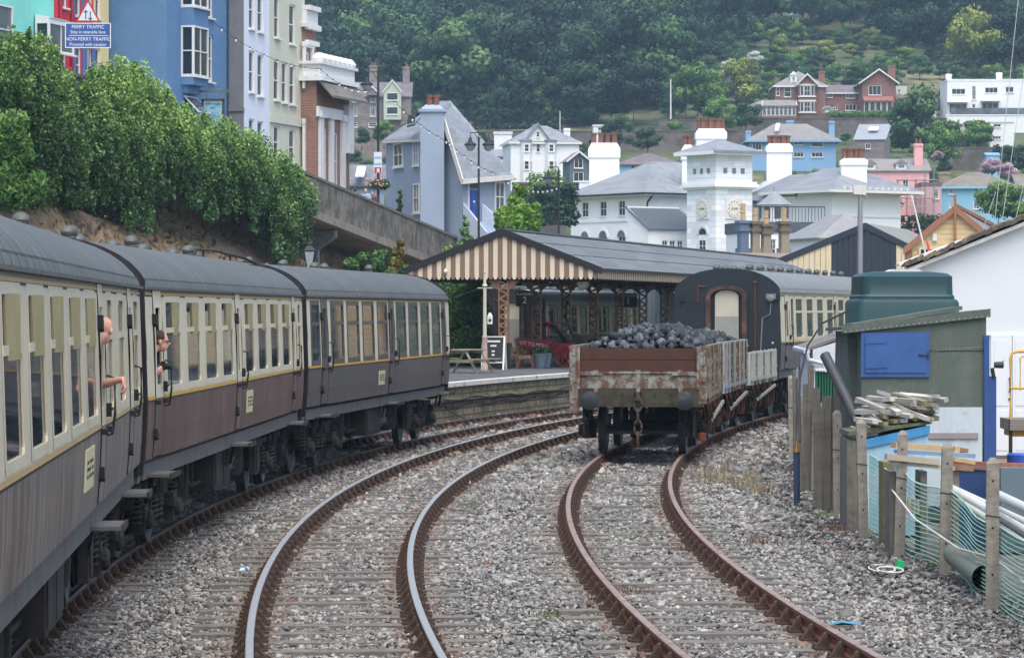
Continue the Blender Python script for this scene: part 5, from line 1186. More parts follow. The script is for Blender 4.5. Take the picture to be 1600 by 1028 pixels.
for q in ((-.8, 0), (.75, 0)): aw.beam((ua+q[0], -.02, za), (ua+q[0], -.75, za-.75), .06, .05)
aw.beam((ua-.8, -.75, za-.75), (ua+.78, -.75, za-.75), .06, .05); aw.beam((ua-.8, -.02, za), (ua+.78, -.02, za), .06, .05); aw.quad([(ua-.8, -.02, za), (ua+.78, -.02, za), (ua+.78, -.75, za-.75), (ua-.8, -.75, za-.75)], 1); aw.build('open_window', [M_UPVC, M_WPANE2], BLUE)
b = MB(); ub = F.u(350); b.tube([(F.W/2-.05, -.06, -3), (F.W/2-.05, -.06, 19.8)], .05, 6); b.build('drainpipe', mat('pipe_navy', '#3a4a66', .5, .1), BLUE)
# inn sign
dsg = F.d(333); c_ = at(333, 178, dsg-2.5); t = thing('inn_sign', 'framed pictorial inn sign hanging from a bracket on the blue house', 'sign', c_, R(-8))
b = MB(); b.box(-.46, .46, -.04, .04, -.62, .62); pnl = b.build('board', mat('inn_picture', '#8fb9c4', .6, .1, 2, c2='#4f8fae', c2scale=1.6, c2lo=.45, c2hi=.6), t)
b = MB()
for s in (-1, 1): b.box(s*.49-.05, s*.49+.05, -.06, .06, -.68, .68); b.box(-.54, .54, -.06, .06, s*.65-.05, s*.65+.05)
b.build('frame', mat('inn_frame', '#4a3a30', .6, .1), t)
b = MB(); b.beam((-.95, 0, 1.05), (.85, 0, 1.05), .07, .09); b.beam((-.32, 0, .68), (-.32, 0, 1.05), .04, .04); b.beam((.32, 0, .68), (.32, 0, 1.05), .04, .04); b.beam((-.6, 0, 1.5), (.85, 0, 1.08), .03, .03); b.build('bracket', mat('bracket_green', '#5a6a5a', .6, .1), t)
M_TEAL = mat('letter_teal', '#2f5a70', .6, .05)
lettering('STEAM PACKET', .135, pnl, (0, -.05, .46), (R(90), 0, 0), M_TEAL, sx=.78); lettering('INN', .13, pnl, (0, -.05, .28), (R(90), 0, 0), M_TEAL, sx=.9)
b = MB(); b.prism([(-.32, -.046, -.16), (-.26, -.046, -.24), (.18, -.046, -.24), (.26, -.046, -.14)], (0, .004, 0)); b.box(-.2, .1, -.047, -.043, -.15, -.06); b.box(-.08, -.02, -.048, -.042, -.06, .1); b.box(-.42, .42, -.046, -.042, -.58, -.32)
b.build('painting', mat('painting_grey', '#7f98a6', .6, .15, 6, c2='#3f7fa4', c2scale=3), pnl)
F2 = Facade(57.15, 382, 421)
M_WB = mat('render_white_blue', '#d3dde9', .75, .04, 1.5, streak='#bcc5ce', samt=.35); M_GREYR = mat('render_grey', '#797b7e', .85, .1, 1.5, c2='#8d8b80', c2scale=.4, streak='#66676a', samt=.5)
WHB = house('terrace_house', 'narrow pale blue-white house with a grey side wall beside the blue house', 'house', F2.loc, FRZ, F2.W, 5.5, 20, 'gx', 2.5, M_WB, M_SLATE,
    [F2.win(389, 397.5, a, b_) for a, b_ in ((-15, 46), (80, 145), (186, 232))] + [F2.win(402.5, 411.5, a, b_) for a, b_ in ((-10, 51), (86, 151), (190, 236))], group='coloured terrace houses above the ivy', base=-3)
b = MB(); b.box(-F2.W/2-.06, -F2.W/2-.003, .03, 3.0, -3, 21); b.box(-F2.W/2-.14, -F2.W/2-.06, -.03, 2.9, F2.z(370, 172), F2.z(370, 166)); b.build('side_render', M_GREYR, WHB)
F3 = Facade(57.15, 421, 476)
M_CRM = mat('render_cream', '#c4c6b6', .8, .05, 1.5, streak='#a9aa9a', slo=.5, shi=.8, samt=.4)
CRH = house('terrace_house', 'tall cream rendered house with a horizontal band and white sash windows', 'house', F3.loc, FRZ, F3.W, 6, 18.2, 'flat', .3, M_CRM, M_SILL,
    [F3.win(428.5, 437, -4, 60), F3.win(452, 461.5, 8, 70), F3.win(428, 437, 95, 157), F3.win(440.5, 449, 98, 161), F3.win(452.5, 461.5, 103, 164), F3.win(428, 437, 197, 248), F3.win(452, 461.5, 203, 258)], group='coloured terrace houses above the ivy', base=-3, over=.35)
b = MB(); zz = F3.z(450, 188); b.box(-F3.W/2, F3.W/2, -.10, -.003, zz-.25, zz+.15); b.box(-F3.W/2, F3.W/2, -.22, -.003, 17.4, 17.9)
for px in (428, 452): u_ = F3.u(px)-.22; 
b.build('string_course', M_CRM, CRH)
F4 = Facade(57.0, 476, 494)
BR1 = house('terrace_house', 'narrow brick house with white quoins and stepped white parapet', 'house', F4.loc, FRZ, F4.W, 6, F4.z(485, 45), 'flat', .2, M_BRICK, M_SILL,
    [F4.win(476.5, 484, 82, 122), F4.win(476.5, 483.5, 205, 268)], group='coloured terrace houses above the ivy', base=-3, over=.2)
b = MB(); z1 = F4.z(485, 45)
for (y0, y1, o) in ((48, 40, .30), (40, 18, .1), (18, 10, .28), (72, 64, .2)): b.box(-F4.W/2+.02, F4.W/2-.02, -o, 1.5, F4.z(485, y0), F4.z(485, y1)-.02)
for zz in np.arange(-2, z1-2.5, .9): b.box(F4.W/2-.42, F4.W/2+.015, -.03, .5, zz, zz+.45)
for (yt, yb) in ((75, 140), (195, 275)): u_ = F4.u(480); b.box(u_-.75, u_-.5, -.12, -.003, F4.z(480, yb), F4.z(480, yt)); b.box(u_+.5, u_+.75, -.12, -.003, F4.z(480, yb), F4.z(480, yt)); b.box(u_-.8, u_+.8, -.14, -.003, F4.z(480, yt), F4.z(480, yt-8))
b.parts('stone_trim', M_UPVC, BR1)
F5 = Facade(56.3, 494, 546)
BR2 = house('chapel_building', 'low brick hall with tall white-framed windows and white balustraded parapet', 'hall', F5.loc, FRZ, F5.W, 6, F5.z(520, 132), 'flat', .2, M_BRICK, M_SILL,
    [F5.win(503, 511, 200, 290), F5.win(520, 528.5, 208, 296)], group=None, base=-3, over=.12)
b = MB(); zt = F5.z(520, 132)
b.box(-F5.W/2-.3, F5.W/2+.3, -.45, 1.6, zt, zt+.25); b.box(-F5.W/2-.1, F5.W/2+.1, -.25, 1.4, zt+.25, zt+.85); b.box(-F5.W/2-.25, F5.W/2+.25, -.4, 1.5, zt+.85, zt+1.0)
for k in range(7): b.lathe([(.38, zt+1.0), (.42, zt+1.15), (.20, zt+1.42), (.05, zt+1.45)], 8, (-F5.W/2+.3+k*(F5.W-.6)/6, -.05, 0))
for u_ in (F5.u(500), F5.u(516), F5.u(534)): b.box(u_-.28, u_+.28, -.14, -.003, F5.z(520, 330), F5.z(520, 188)); b.box(u_-.36, u_+.36, -.24, -.003, F5.z(520, 188), F5.z(520, 178))
b.box(-F5.W/2, F5.u(532), -.16, -.003, F5.z(515, 186), F5.z(515, 170)); u_ = F5.u(541); b.box(u_-.4, u_+.4, -.3, -.003, F5.z(541, 240), F5.z(541, 165))
b.parts('stone_trim', M_UPVC, BR2)
b = MB(); zt2 = F5.z(520, 150); b.prism([(-F5.W/2-.2, -.05, zt2+.9), (-F5.W/2-.2, -.95, zt2-.15), (-F5.W/2-.2, -.95, zt2-.27), (-F5.W/2-.2, -.05, zt2+.7)], (F5.W+.4, 0, 0)); b.build('pent_roof', M_SLATEOLD, BR2)
# turquoise, red and yellow fronts farther left
F6 = Facade(60.8, -60, 84)
M_TURQ = mat('render_turquoise', '#7fd6c8', .8, .06, 1.5, streak='#9adfd4', samt=.3)
TQ = house('terrace_house', 'turquoise house over a grey block ground floor with white windows', 'house', F6.loc, FRZ, F6.W, 5, 20, 'gx', 2.5, M_TURQ, M_SLATE, [], group='coloured terrace houses above the ivy', base=-2)
b = MB(); zl = F6.z(40, 42); b.box(-F6.W/2, F6.W/2-.02, -.10, -.003, -2, zl-.35); b.build('block_wall', mat('block_grey', '#77797b', .9, .12, 3, pattern=('brick', .45, .22, .01, '#8b8c8c')), TQ)
add_window(TQ, Matrix.Translation((0, -.1, 0)), F6.u(2), F6.z(0, 85), 1.6, 2.1, 'sash', gm=M_WPANE2, recess=-.07)
b = MB(); ub, zb0 = F6.u(52), F6.z(60, 82); wb = 2.7; b.box(ub, ub+wb, -.75, -.10, F6.z(60, 36), F6.z(60, 30)); b.prism([(ub, -.1, F6.z(60, 24)), (ub, -.8, F6.z(60, 30)), (ub, -.1, F6.z(60, 30))], (wb, 0, 0)); bay = b.build('bay', M_UPVC, TQ)
hb = F6.z(60, 36) - zb0; add_window(bay, Matrix.Translation((ub+wb/2, -.75, 0)), 0, zb0, wb, hb, 'case', gm=M_WPANE2, recess=0); add_window(bay, Matrix.Translation((ub, -.42, 0)) @ Matrix.Rotation(R(-90), 4, 'Z'), 0, zb0, .65, hb, 'plain', gm=M_WPANE, recess=0, sill=False)
F7 = Facade(60.8, 84, 146)
M_REDH = mat('render_red', '#c23a4c', .75, .06, 1.5, streak='#d4606c', samt=.3)
M_SHUT = mat('shutter_blue', '#5374a6', .6, .08)
RDH = house('terrace_house', 'red house with blue shutters behind the ferry traffic sign', 'house', F7.loc, FRZ, F7.W, 5, 20, 'gx', 2.5, M_REDH, M_SLATE, [F7.win(96, 105, -45, 13), F7.win(96, 104, 64, 130), F7.win(118, 126, -30, 26), F7.win(119, 127, 74, 130), F7.win(138, 144, 78, 130), F7.win(138, 144, -30, 18)], group='coloured terrace houses above the ivy', base=-2)
b = MB()
for px, a, c in ((114, -30, 28), (129, -30, 28), (115, 74, 130), (130, 74, 130), (136, 76, 130), (145.5, 76, 130)): u_ = F7.u(px); b.box(u_-.14, u_+.14, -.06, -.004, F7.z(px, c), F7.z(px, a))
b.build('shutter', M_SHUT, RDH)
b = MB()
for px in (92, 110): u_ = F7.u(px); b.tube([(u_, -.08, -2), (u_, -.08, 19.8)], .09, 7)
b.build('drainpipe', mat('pipe_dark_red', '#9a1f33', .6, .1), RDH)
F8 = Facade(60.8, 146, 170)
house('terrace_house', 'pale yellow house squeezed between the red and blue houses', 'house', F8.loc, FRZ, F8.W, 5, 20, 'gx', 2.5, mat('render_yellow', '#dccf9a', .8, .05, 1.5), M_SLATE, [F8.win(150, 156, -30, 30), F8.win(150, 156, 76, 130)], group='coloured terrace houses above the ivy', base=-2)
# road sign
dS = 123.0; c_ = at(137.5, 75, dS); t = thing('traffic_sign', 'two-way traffic triangle above a blue FERRY TRAFFIC board', 'road sign', (c_.x, c_.y, c_.z-3.0), R(4))
px2 = dS/FPX; b = MB(); b.cyl((0, .06, 0), (0, .06, 4.8), .045, None, 8); b.build('pole', mat('galvanised', '#8f9496', .5, .08, metal=.4), t)
b = MB(); b.box(-35*px2, 35*px2, -.02, .02, 3.0, 3.0+38*px2); bd = b.build('board', mat('sign_blue', '#2d5596', .5, .05), t)
b = MB()
for (x0, x1, z0, z1) in ((-35.6, 35.6, -.6, .8), (-35.6, 35.6, 37.2, 38.6), (-35.6, -34.2, 0, 38), (34.2, 35.6, 0, 38)): b.box(x0*px2, x1*px2, -.026, .022, 3+z0*px2, 3+z1*px2)
b.box(-29*px2, 31*px2, -.026, -.021, 3.0+18.2*px2, 3.0+19.2*px2); b.build('border', M_WHITE, bd)
for txt, y, s_, sx in (('FERRY TRAFFIC', 32.2, 7.6, .98), ('Stay in nearside lane', 24.2, 7.2, .92), ('NON-FERRY TRAFFIC', 13.0, 7.6, .98), ('Proceed with caution', 4.8, 7.2, .92)): lettering(txt, s_*px2, bd, (0, -.028, 3.0+y*px2), (R(90), 0, 0), M_LET, sx=sx)
zt = 3.0 + 40*px2; b = MB(); hT = 36*px2; b.prism([(-19.5*px2, -.02, zt), (19.5*px2, -.02, zt), (0, -.02, zt+hT)], (0, .04, 0)); tri = b.build('triangle_plate', mat('sign_red', '#b3242c', .5, .05), t)
b = MB(); b.prism([(-15.5*px2, -.025, zt+2.3*px2), (15.5*px2, -.025, zt+2.3*px2), (0, -.025, zt+30.5*px2)], (0, .004, 0)); b.build('triangle_face', mat('sign_face_white', '#c9d2da', .5, .04), tri)
b = MB()
for x, up in ((-3.4, 1), (3.6, -1)):
    zc = zt + 10.5*px2; b.box((x-.7)*px2, (x+.7)*px2, -.032, -.026, zc-6*px2, zc+6*px2); e = zc + up*7.5*px2
    for s in (-1, 1): b.beam((x*px2, -.029, e), ((x+s*3)*px2, -.029, e-up*3.4*px2), 1.3*px2, .005, 0, (0, 1, 0))
b.build('arrow', M_BLACK, tri)
# street lamps on the viaduct
M_LPOST = mat('lamp_post_black', '#262a2e', .5, .1)
def heritage_lamp(px, ytop, d, arms, label, yb, sign=False):
    c_ = at(px, ytop, d); zb = parZ(d)-1.1 if px < 700 else -.3; t = thing('street_lamp', label, 'street lamp', (c_.x, c_.y, zb)); H = c_.z - zb; k = d/FPX
    b = MB(); b.lathe([(.12, 0), (.12, .9), (.07, 1.0), (.06, H*.6), (.05, H-.2), (.02, H)], 10); b.build('pole', M_LPOST, t, smooth=35)
    for (dx, dy) in arms:
        x = dx*k; z = H - dy*k; a = MB(); a.tube([(0, 0, z+.65), (x, 0, z+.65), (x, 0, z+.42)], .03, 6); a.tube([(0, 0, z+.25), (x*.5, 0, z+.62)], .018, 5); a.lathe([(.05, z+.42), (.08, z+.36), (.12, z+.2), (.30, z+.08), (.31, z+.02), (.28, z)], 14, (x, 0, 0)); arm = a.build('lamp_arm', M_LPOST, t, smooth=35)
        g = MB(); g.lathe([(.02, z-.28), (.14, z-.24), (.22, z-.1), (.25, z)], 14, (x, 0, 0)); g.build('lamp_glass', glassy('lantern_glass', '#8c989c', .15, .15), arm, smooth=True)
    return t, H, k
t, H, k = heritage_lamp(591, 104, 156.5, [(-18, 30)], 'tall black street lamp with one arm, bus stop sign and flower basket', 345)
b = MB(); b.box(-.20, .17, -.12, -.08, H-(270-104)*k, H-(238-104)*k); sg = b.build('stop_sign', mat('sign_pale', '#cfd8de', .5, .05), t); b = MB()
for yy in (247, 257): b.box(-.17, .14, -.126, -.121, H-(yy+1.5-104)*k, H-(yy-1.5-104)*k)
b.build('sign_band', mat('sign_sky', '#6fa8c8', .5, .05), sg)
b = MB(); b.box(-.17, .15, -.13, -.121, H-(271-104)*k, H-(262-104)*k); rdp = b.build('sign_panel', mat('sign_crimson', '#a0243f', .5, .05), sg)
b = MB(); b.box(-.06, .06, -.135, -.131, H-(268-104)*k, H-(264-104)*k); b.box(-.10, .10, -.135, -.131, H-(270-104)*k, H-(269-104)*k); b.build('emblem', M_LET, rdp)
b = MB(); b.lathe([(.05, H-(297-104)*k), (.28, H-(290-104)*k), (.36, H-(287-104)*k)], 12); b.build('basket', M_TIMB, t)
P, Nn, kk = blob_points([((0, 0, H-(287-104)*k), (.55, .5, .22)), ((.3, 0, H-(290-104)*k), (.3, .3, .2))], 420, .5); V, Fq, tn = cards(P, Nn, .10, RNG.random(420)); put('basket_leaf', npmesh('basket_leaf', V, Fq, tn, [leafmat('tub_leaf', '#2d4a22', '#4a7034', '#7c9a4e')]), t)
b = MB()
for j in range(40): a_ = random.random()*6.28; r_ = .58*random.random()**.5; b.ell((r_*math.cos(a_), r_*math.sin(a_)-.1, H-(287-104)*k+random.uniform(-.15, .25)), (.05, .05, .04), 6, 4)
b.build('flower', mat('petal_pink', '#d48aa0', .6, .2), t)
heritage_lamp(748, 212, 162, [(-13, 16), (15, 16)], 'black street lamp with two lanterns before the blue-grey house', 365)
heritage_lamp(873, 262, 178, [(-16, 18)], 'short-armed black street lamp left of the big white hotel', 350)
def festoon(label, pts, n, name='festoon_lights'):
    b = MB(); P = []
    for (p, q, sag) in pts:
        for i in range(13): f = i/12; P.append(p.lerp(q, f) - Vector((0, 0, sag*4*f*(1-f))))
    t = thing(name, label, 'festoon lights', P[0]); b.tube([p-P[0] for p in P], .012, 4); b.build('wire', M_IRON, t)
    bm = MB(); bm.ell((0, 0, -.08), (.05, .05, .07), 6, 5); bm.cyl((0, 0, -.02), (0, 0, .05), .035, None, 6, 1); me = bm.mesh('bulb', [mat('bulb_glass', '#d8dcdc', .3, .05), M_IRON])
    for i in range(n):
        f = (i+.5)/n*(len(P)-1); j = int(f); p = P[j].lerp(P[min(j+1, len(P)-1)], f-j); put('bulb', me, t, p-P[0])
festoon('festoon bulbs strung from the blue house past the cream house to the lamp', [(at(335, 36, 151), at(500, 108, 160), .5), (at(500, 108, 160), at(575, 142, 152), .3)], 16)
festoon('festoon bulbs strung across the blue-grey house to the double lamp', [(at(610, 153, 151), at(700, 222, 158), .2), (at(700, 222, 158), at(775, 272, 163), .2)], 14)
festoon('festoon bulbs strung from the blue-grey house to the third lamp', [(at(790, 282, 166), at(873, 292, 178), .35)], 11)
# ------------------------------------------------------------------ blue-grey house above the station
M_BG = mat('render_blue_grey', '#93a3b5', .8, .05, 1.2, streak='#8494a6', slo=.5, shi=.85, samt=.35)
def poly_obj(name, faces, m, parent, org, thick=None):
    b = MB()
    for f in faces:
        P = [p - org for p in f]
        if thick is None: b.quad(P)
        else: b.prism(P, thick)
    return b.build(name, m, parent)
o_ = at(690, 355, 168); BGH = thing('detached_house', 'blue-grey rendered house with steep catslide roof and blue front door', 'house', o_)
A = (603, 178.0); B_ = (672, 170.0); C_ = (722, 167.0); D_ = (797, 170.5); zb = 420
P = lambda px, py, d: at(px, py, d)
walls = [[P(603, zb, 178), P(692, zb, 168.5), P(692, 190, 168.5), P(660, 217, 171.6), P(603, 218, 178)],
         [P(692, zb, 168.5), P(722, zb, 167), P(722, 279, 167), P(692, 185, 168.5)],
         [P(722, zb, 167), P(797, zb, 170), P(797, 276, 170), P(722, 279, 167)],
         [P(797, zb, 170), P(760, zb, 182), P(760, 270, 182), P(797, 276, 170)]]
poly_obj('wall', walls, M_BG, BGH, o_)
M_SL2 = mat('slate_blue_grey', '#7d848b', .6, .08, 2, .1, c2='#878d93', c2scale=.4, pattern=('slate', .55, .24, .006, '#6d747b'))
poly_obj('roof', [[P(598, 219, 178), P(662, 217, 171), P(696, 172, 172.5), P(699, 158, 176), P(688, 158, 177)], [P(688, 186, 168), P(721, 284, 166.4), P(803, 276, 169.6), P(704, 158, 176.5), P(697, 158, 176.5), P(690, 176, 170)]], M_SL2, BGH, o_, Vector((0, .05, -.10)))
b = MB(); b.beam(P(692, 184, 167.8)-o_, P(722, 283, 166.2)-o_, .06, .28); b.beam(P(721, 284, 166.2)-o_, P(803, 277, 169.4)-o_, .08, .26); b.beam(P(598, 222, 177.8)-o_, P(662, 219.5, 170.8)-o_, .1, .14); b.build('fascia', M_SILL, BGH)
b = MB(); c0 = P(675.5, 400, 167.6)-o_; hw = 18.5*168/FPX
b.box(c0.x-hw, c0.x+hw, c0.y-.1, c0.y+1.2, -2.2, P(0, 176, 168).z-o_.z); zt = P(0, 176, 168).z-o_.z; b.box(c0.x-hw-.10, c0.x+hw+.10, c0.y-.2, c0.y+1.3, zt, zt+.14); b.prism([(c0.x-hw, c0.y-.1, zt+.14), (c0.x+hw, c0.y-.1, zt+.14), (c0.x+hw-.25, c0.y+.4, zt+.4), (c0.x-hw+.25, c0.y+.4, zt+.4)], (0, .5, 0)); ch = b.build('chimney', M_BG, BGH)
for px in (671, 681.5): b = MB(); x = P(px, 0, 168).x-o_.x; b.lathe([(.17, zt+.3), (.15, zt+.75), (.18, zt+.78), (.18, zt+.9), (.05, zt+.9)], 12, (x, c0.y+.5, 0)); b.build('chimney_pot', M_POT, ch)
def local_face(p0, p1): # matrix with local u from p0 to p1, outward -y toward the camera side
    u = Vector((p1.x-p0.x, p1.y-p0.y, 0)); a = math.atan2(u.y, u.x); return Matrix.Translation(Vector((p0.x, p0.y, 0)) - Vector((o_.x, o_.y, 0))) @ Matrix.Rotation(a, 4, 'Z'), u.length
Mf, Lf = local_face(P(603, 0, 178), P(692, 0, 168.5))
for px0, px1, y0, y1 in ((617, 632, 224, 261), (648, 657, 221, 259), (648.5, 657.5, 287, 333)):
    f0, f1 = [(p-603)/(692-603) for p in (px0, px1)]; d = 178 - 9.5*(f0+f1)/2; z0, z1 = atz(y1, d)-o_.z, atz(y0, d)-o_.z; add_window(BGH, Mf, (f0+f1)/2*Lf, z0, (f1-f0)*Lf*.98, z1-z0, 'sash4', recess=-.07)
Mf, Lf = local_face(P(722, 0, 167), P(797, 0, 170)); d = 168
z0, z1 = atz(331, 169)-o_.z, atz(284, 169)-o_.z; add_window(BGH, Mf, .765*Lf, z0, .21*Lf, z1-z0, 'sash4', gm=M_WPANE2, recess=-.07)
b = MB(); b.M = Mf; z0, z1 = atz(346, 168)-o_.z, atz(282, 168)-o_.z; u0, u1 = .115*Lf, .335*Lf; b.box(u0+.07, u1-.07, -.05, -.01, z0, z1-.5, 0); b.box(u0+.07, u1-.07, -.05, -.01, z1-.42, z1-.08, 2)
for (a, c, e, g) in ((.12, .36, .1, .45), (.12, .36, .55, .92), (.64, .88, .1, .45), (.64, .88, .55, .92)): b.box(u0+(u1-u0)*(a+.05), u0+(u1-u0)*(c+.05), -.065, -.05, z0+(z1-z0-.5)*e, z0+(z1-z0-.5)*g, 1)
b.box(u0+.35, u1-.35, -.08, -.05, z0+.95, z0+1.05, 3); dr = b.build('door', [mat('door_blue', '#2c4fa0', .4, .06), mat('door_blue_panel', '#27468e', .4, .06), M_WPANE, M_WHITE], BGH); b = MB(); b.M = Mf; b.box(u0-.02, u0+.07, -.07, 0, z0, z1); b.box(u1-.07, u1+.02, -.07, 0, z0, z1); b.box(u0-.02, u1+.02, -.07, 0, z1-.08, z1+.04); b.build('door_frame', M_WHITE, dr)
b = MB(); b.M = Mf
for k in range(5): b.box(u0-.1, u1+.2, -.4-.3*(k+1)+.3, -.05 if k == 0 else -.4-.3*k+.3, z0-.6-.18*k, z0-.02-.18*k)
b.prism([(u1+.2, -.05, z0+.9), (u1+.2, -.1, z0-.5), (u1+1.3, -1.6, z0-1.6), (u1+1.3, -1.6, z0-.7)], (.15, 0, 0)); b.prism([(u0-.3, -.05, z0+.9), (u0-.3, -.1, z0-.9), (u0-.3, -1.6, z0-1.9), (u0-.3, -1.6, z0-.6)], (-.15, 0, 0)); b.build('steps', mat('steps_pale_blue', '#a9b6c6', .8, .06), BGH)
b = MB(); q = [P(636, 200, 172)-o_, P(648, 197, 171)-o_, P(657, 186, 173)-o_, P(645, 188, 174)-o_]; b.prism([v + Vector((0, -.15, .12)) for v in q], (0, 0, -.12)); b.prism([q[0]+Vector((0, -.3, .15)), q[1]+Vector((0, -.3, .15)), q[1]+Vector((0.1, -.9, .55)), q[0]+Vector((.1, -.9, .55))], (0, 0, .05), 1); b.build('skylight', [M_WPANE, M_WPANE2], BGH)
shrub('topiary', 'small dark spiral topiary against the blue-grey wall', 'topiary', [(624.5, 300, 3, 0), (626, 307, 3.6, 0), (623.5, 314, 4, 0), (626, 321, 4.4, 0), (623.5, 328, 4.4, 0)], 171, 500, .10, IVY, .3)
t = house('cottage', 'low blue-grey cottage with a skylight in its slate roof, beyond the lamp', 'house', at(570, 312, 184), R(4), 60*184/FPX, 6, atz(286, 184)-atz(312, 184), 'gx', atz(254, 184)-atz(286, 184), M_BG, M_SLATE, (), over=.2)
b = MB(); q = [at(554, 280, 183.6)-t.location, at(568, 280, 183.6)-t.location, at(576, 265, 186)-t.location, at(562, 265, 186)-t.location]; b.prism([v+Vector((0, -.12, .1)) for v in q], (0, 0, .08)); b.build('skylight', mat('skylight_bright', '#dfe3e6', .3, .03), t)
shrub('tree', 'bright green rounded conifer-like tree right of the blue-grey house', 'tree', [(810, 335, 22, 0), (790, 340, 18, 0), (830, 338, 17, 0), (806, 315, 13, 0), (815, 300, 9, 0), (800, 352, 22, -.5), (828, 352, 18, 0), (838, 325, 8, 0), (808, 292, 5, 0), (785, 352, 12, 0)], 158, 9000, .14, leafmat('bright_leaf', '#3a6024', '#5f8a34', '#93b352'), .45)

# ------------------------------------------------------------------ white railway hotel with its clock tower
M_WR = mat('render_white', '#eaecec', .75, .03, 1, streak='#cbd0d2', slo=.5, shi=.85, samt=.35); M_WRJ = mat('render_white_ashlar', '#e6e9ea', .75, .03, 1, pattern=('brick', 1.6, .55, .03, '#cfd4d8'))
M_SLH = mat('slate_hotel', '#80868c', .6, .07, 2, .1, c2='#8a9095', c2scale=.3, pattern=('slate', .6, .28, .01, '#71777d'))
M_BPIPE = mat('downpipe_black', '#2a2e34', .5, .1)
HR = R(35)
def near_corner_loc(px, d, zref, W): # local front-left corner is the corner nearest the camera
    c = at(px, HOR, d); return Vector((c.x + math.cos(HR)*W/2, d + math.sin(HR)*W/2, zref))
kH = 340/FPX; D1 = 115*kH/math.sin(HR); W1 = 17.0; lu = lambda px: (px-952.5)*kH/math.sin(HR); lz = lambda py, d=345: atz(py, d)
wn_ = [('left', lu(p), lz(338), 1.15, lz(314)-lz(338), 'sash4') for p in (917, 945, 973)] + [('left', lu(p), lz(388), 1.3, lz(370)-lz(388), 'sash4') for p in (917, 945, 973)]
HOT = house('hotel_building', 'large white hotel block with slate hip roof and three sash windows', 'hotel', near_corner_loc(1010, 340, 0, W1), HR, W1, D1, lz(299, 342), 'hip', lz(252, 348)-lz(299, 342), M_WR, M_SLH, wn_, over=.9, base=-6, trim=M_SILL)
Ml, _L = side_M(W1, D1, 'left')
b = MB(); b.M = Ml; b.box(-D1/2, D1/2, -.12, -.004, lz(347), lz(343)); 
for p in (917, 945, 973):
    u = lu(p)
    for k in range(10): a0, a1 = R(18*k), R(18*(k+1)); b.prism([(u+1.0*math.cos(a0), -.1, lz(371)+1.0*math.sin(a0)), (u+1.0*math.cos(a1), -.1, lz(371)+1.0*math.sin(a1)), (u+.72*math.cos(a1), -.1, lz(371)+.72*math.sin(a1)), (u+.72*math.cos(a0), -.1, lz(371)+.72*math.sin(a0))], (0, .09, 0))
b.build('string_course', M_WR, HOT)
b = MB(); b.M = Ml
for p in (917, 945, 973):
    u = lu(p); b.prism([(u+.7*math.cos(R(20*k)), -.03, lz(371)+.7*math.sin(R(20*k))) for k in range(10)], (0, .02, 0))
b.parts('fanlight', M_WPANE2, HOT)
b = MB(); x = -W1/2-.02; b.tube([(x+.3, -1.0, lz(299, 342)-.3), (x-.0, -.25, lz(318)), (x, -.15, lz(322)), (x, -.15, -4)], .10, 6); b.box(-W1/2-1.0, W1/2+1, -1.12, -.98, lz(299, 342)-.42, lz(299, 342)-.22); b.box(-W1/2-1.12, -W1/2-.98, -1.0, D1+1, lz(299, 342)-.42, lz(299, 342)-.22); b.build('gutter', M_BPIPE, HOT)
def chim(parent, px0, px1, yt, yb, d, pots, potpx, dep=1.4):
    b = MB(); k = d/FPX; Mi = parent.matrix_basis.inverted(); W_ = (px1-px0)*k; c = at((px0+px1)/2, yb, d); H = (yb-yt)*k
    Mx = Mi @ Matrix.Translation(c); b.M = Mx; b.box(-W_/2+.1, W_/2-.1, -dep/2, dep/2, -2.5, H*.62); b.box(-W_/2, W_/2, -dep/2-.1, dep/2+.1, H*.62, H*.85); b.prism([(-W_/2, -dep/2-.1, H*.85), (W_/2, -dep/2-.1, H*.85), (W_/2-.35, -dep/2+.1, H), (-W_/2+.35, -dep/2+.1, H)], (0, dep, 0)); ch = b.build('chimney', M_WR, parent)
    for i in range(pots): b = MB(); x = ((i+.5)/pots-.5)*(W_-.5); b.M = Mx; h = potpx*k; b.lathe([(.30, H-.1), (.26, H+h*.75), (.32, H+h*.78), (.34, H+h), (.1, H+h)], 10, (x, .15*(-1)**i, 0)); b.build('chimney_pot', M_POT, ch)
bpy.context.view_layer.update()
chim(HOT, 919, 969, 224, 285, 352, 4, 16); chim(HOT, 1086, 1135, 202, 245, 352, 7, 17, 2.2); chim(HOT, 1064, 1085, 227, 288, 344, 2, 15); chim(HOT, 1196, 1238, 225, 262, 352, 5, 13)
dT = 326; kT = dT/FPX; WT = 60*kT/math.cos(HR); tz = lambda py: atz(py, dT)
TW = thing('clock_tower', 'square white clock tower with louvred top storey and pyramid slate roof', 'tower', near_corner_loc(1118.5, dT, 0, WT), HR); b = MB()
aw_ = [(lu_, tz(271), .55, tz(262)-tz(271)) for lu_ in (-WT*.24, 0, WT*.24)]
for side in ('front', 'left'): M4, L_ = side_M(WT, WT, side); wall_holes(b, M4, -WT/2, WT/2, -6, tz(236), aw_, depth=.25)
for side in ('right', 'back'): M4, L_ = side_M(WT, WT, side); wall_holes(b, M4, -WT/2, WT/2, -6, tz(236), [])
b.build('wall', M_WRJ, TW)
b = MB()
for (yt, yb, o) in ((283, 287, .35), (287, 292, .5), (292, 295, .25), (236, 241, .25)): b.box(-WT/2-o, WT/2+o, -o, WT+o, tz(yb), tz(yt))
for k in range(12):
    u = -WT/2 + (k+.5)*WT/12; b.box(u-.12, u+.12, -.75, -.01, tz(240), tz(235)); b.box(-WT/2-.75, -WT/2-.01, u+WT/2-.12, u+WT/2+.12, tz(240), tz(235))
b.build('cornice', M_WR, TW)
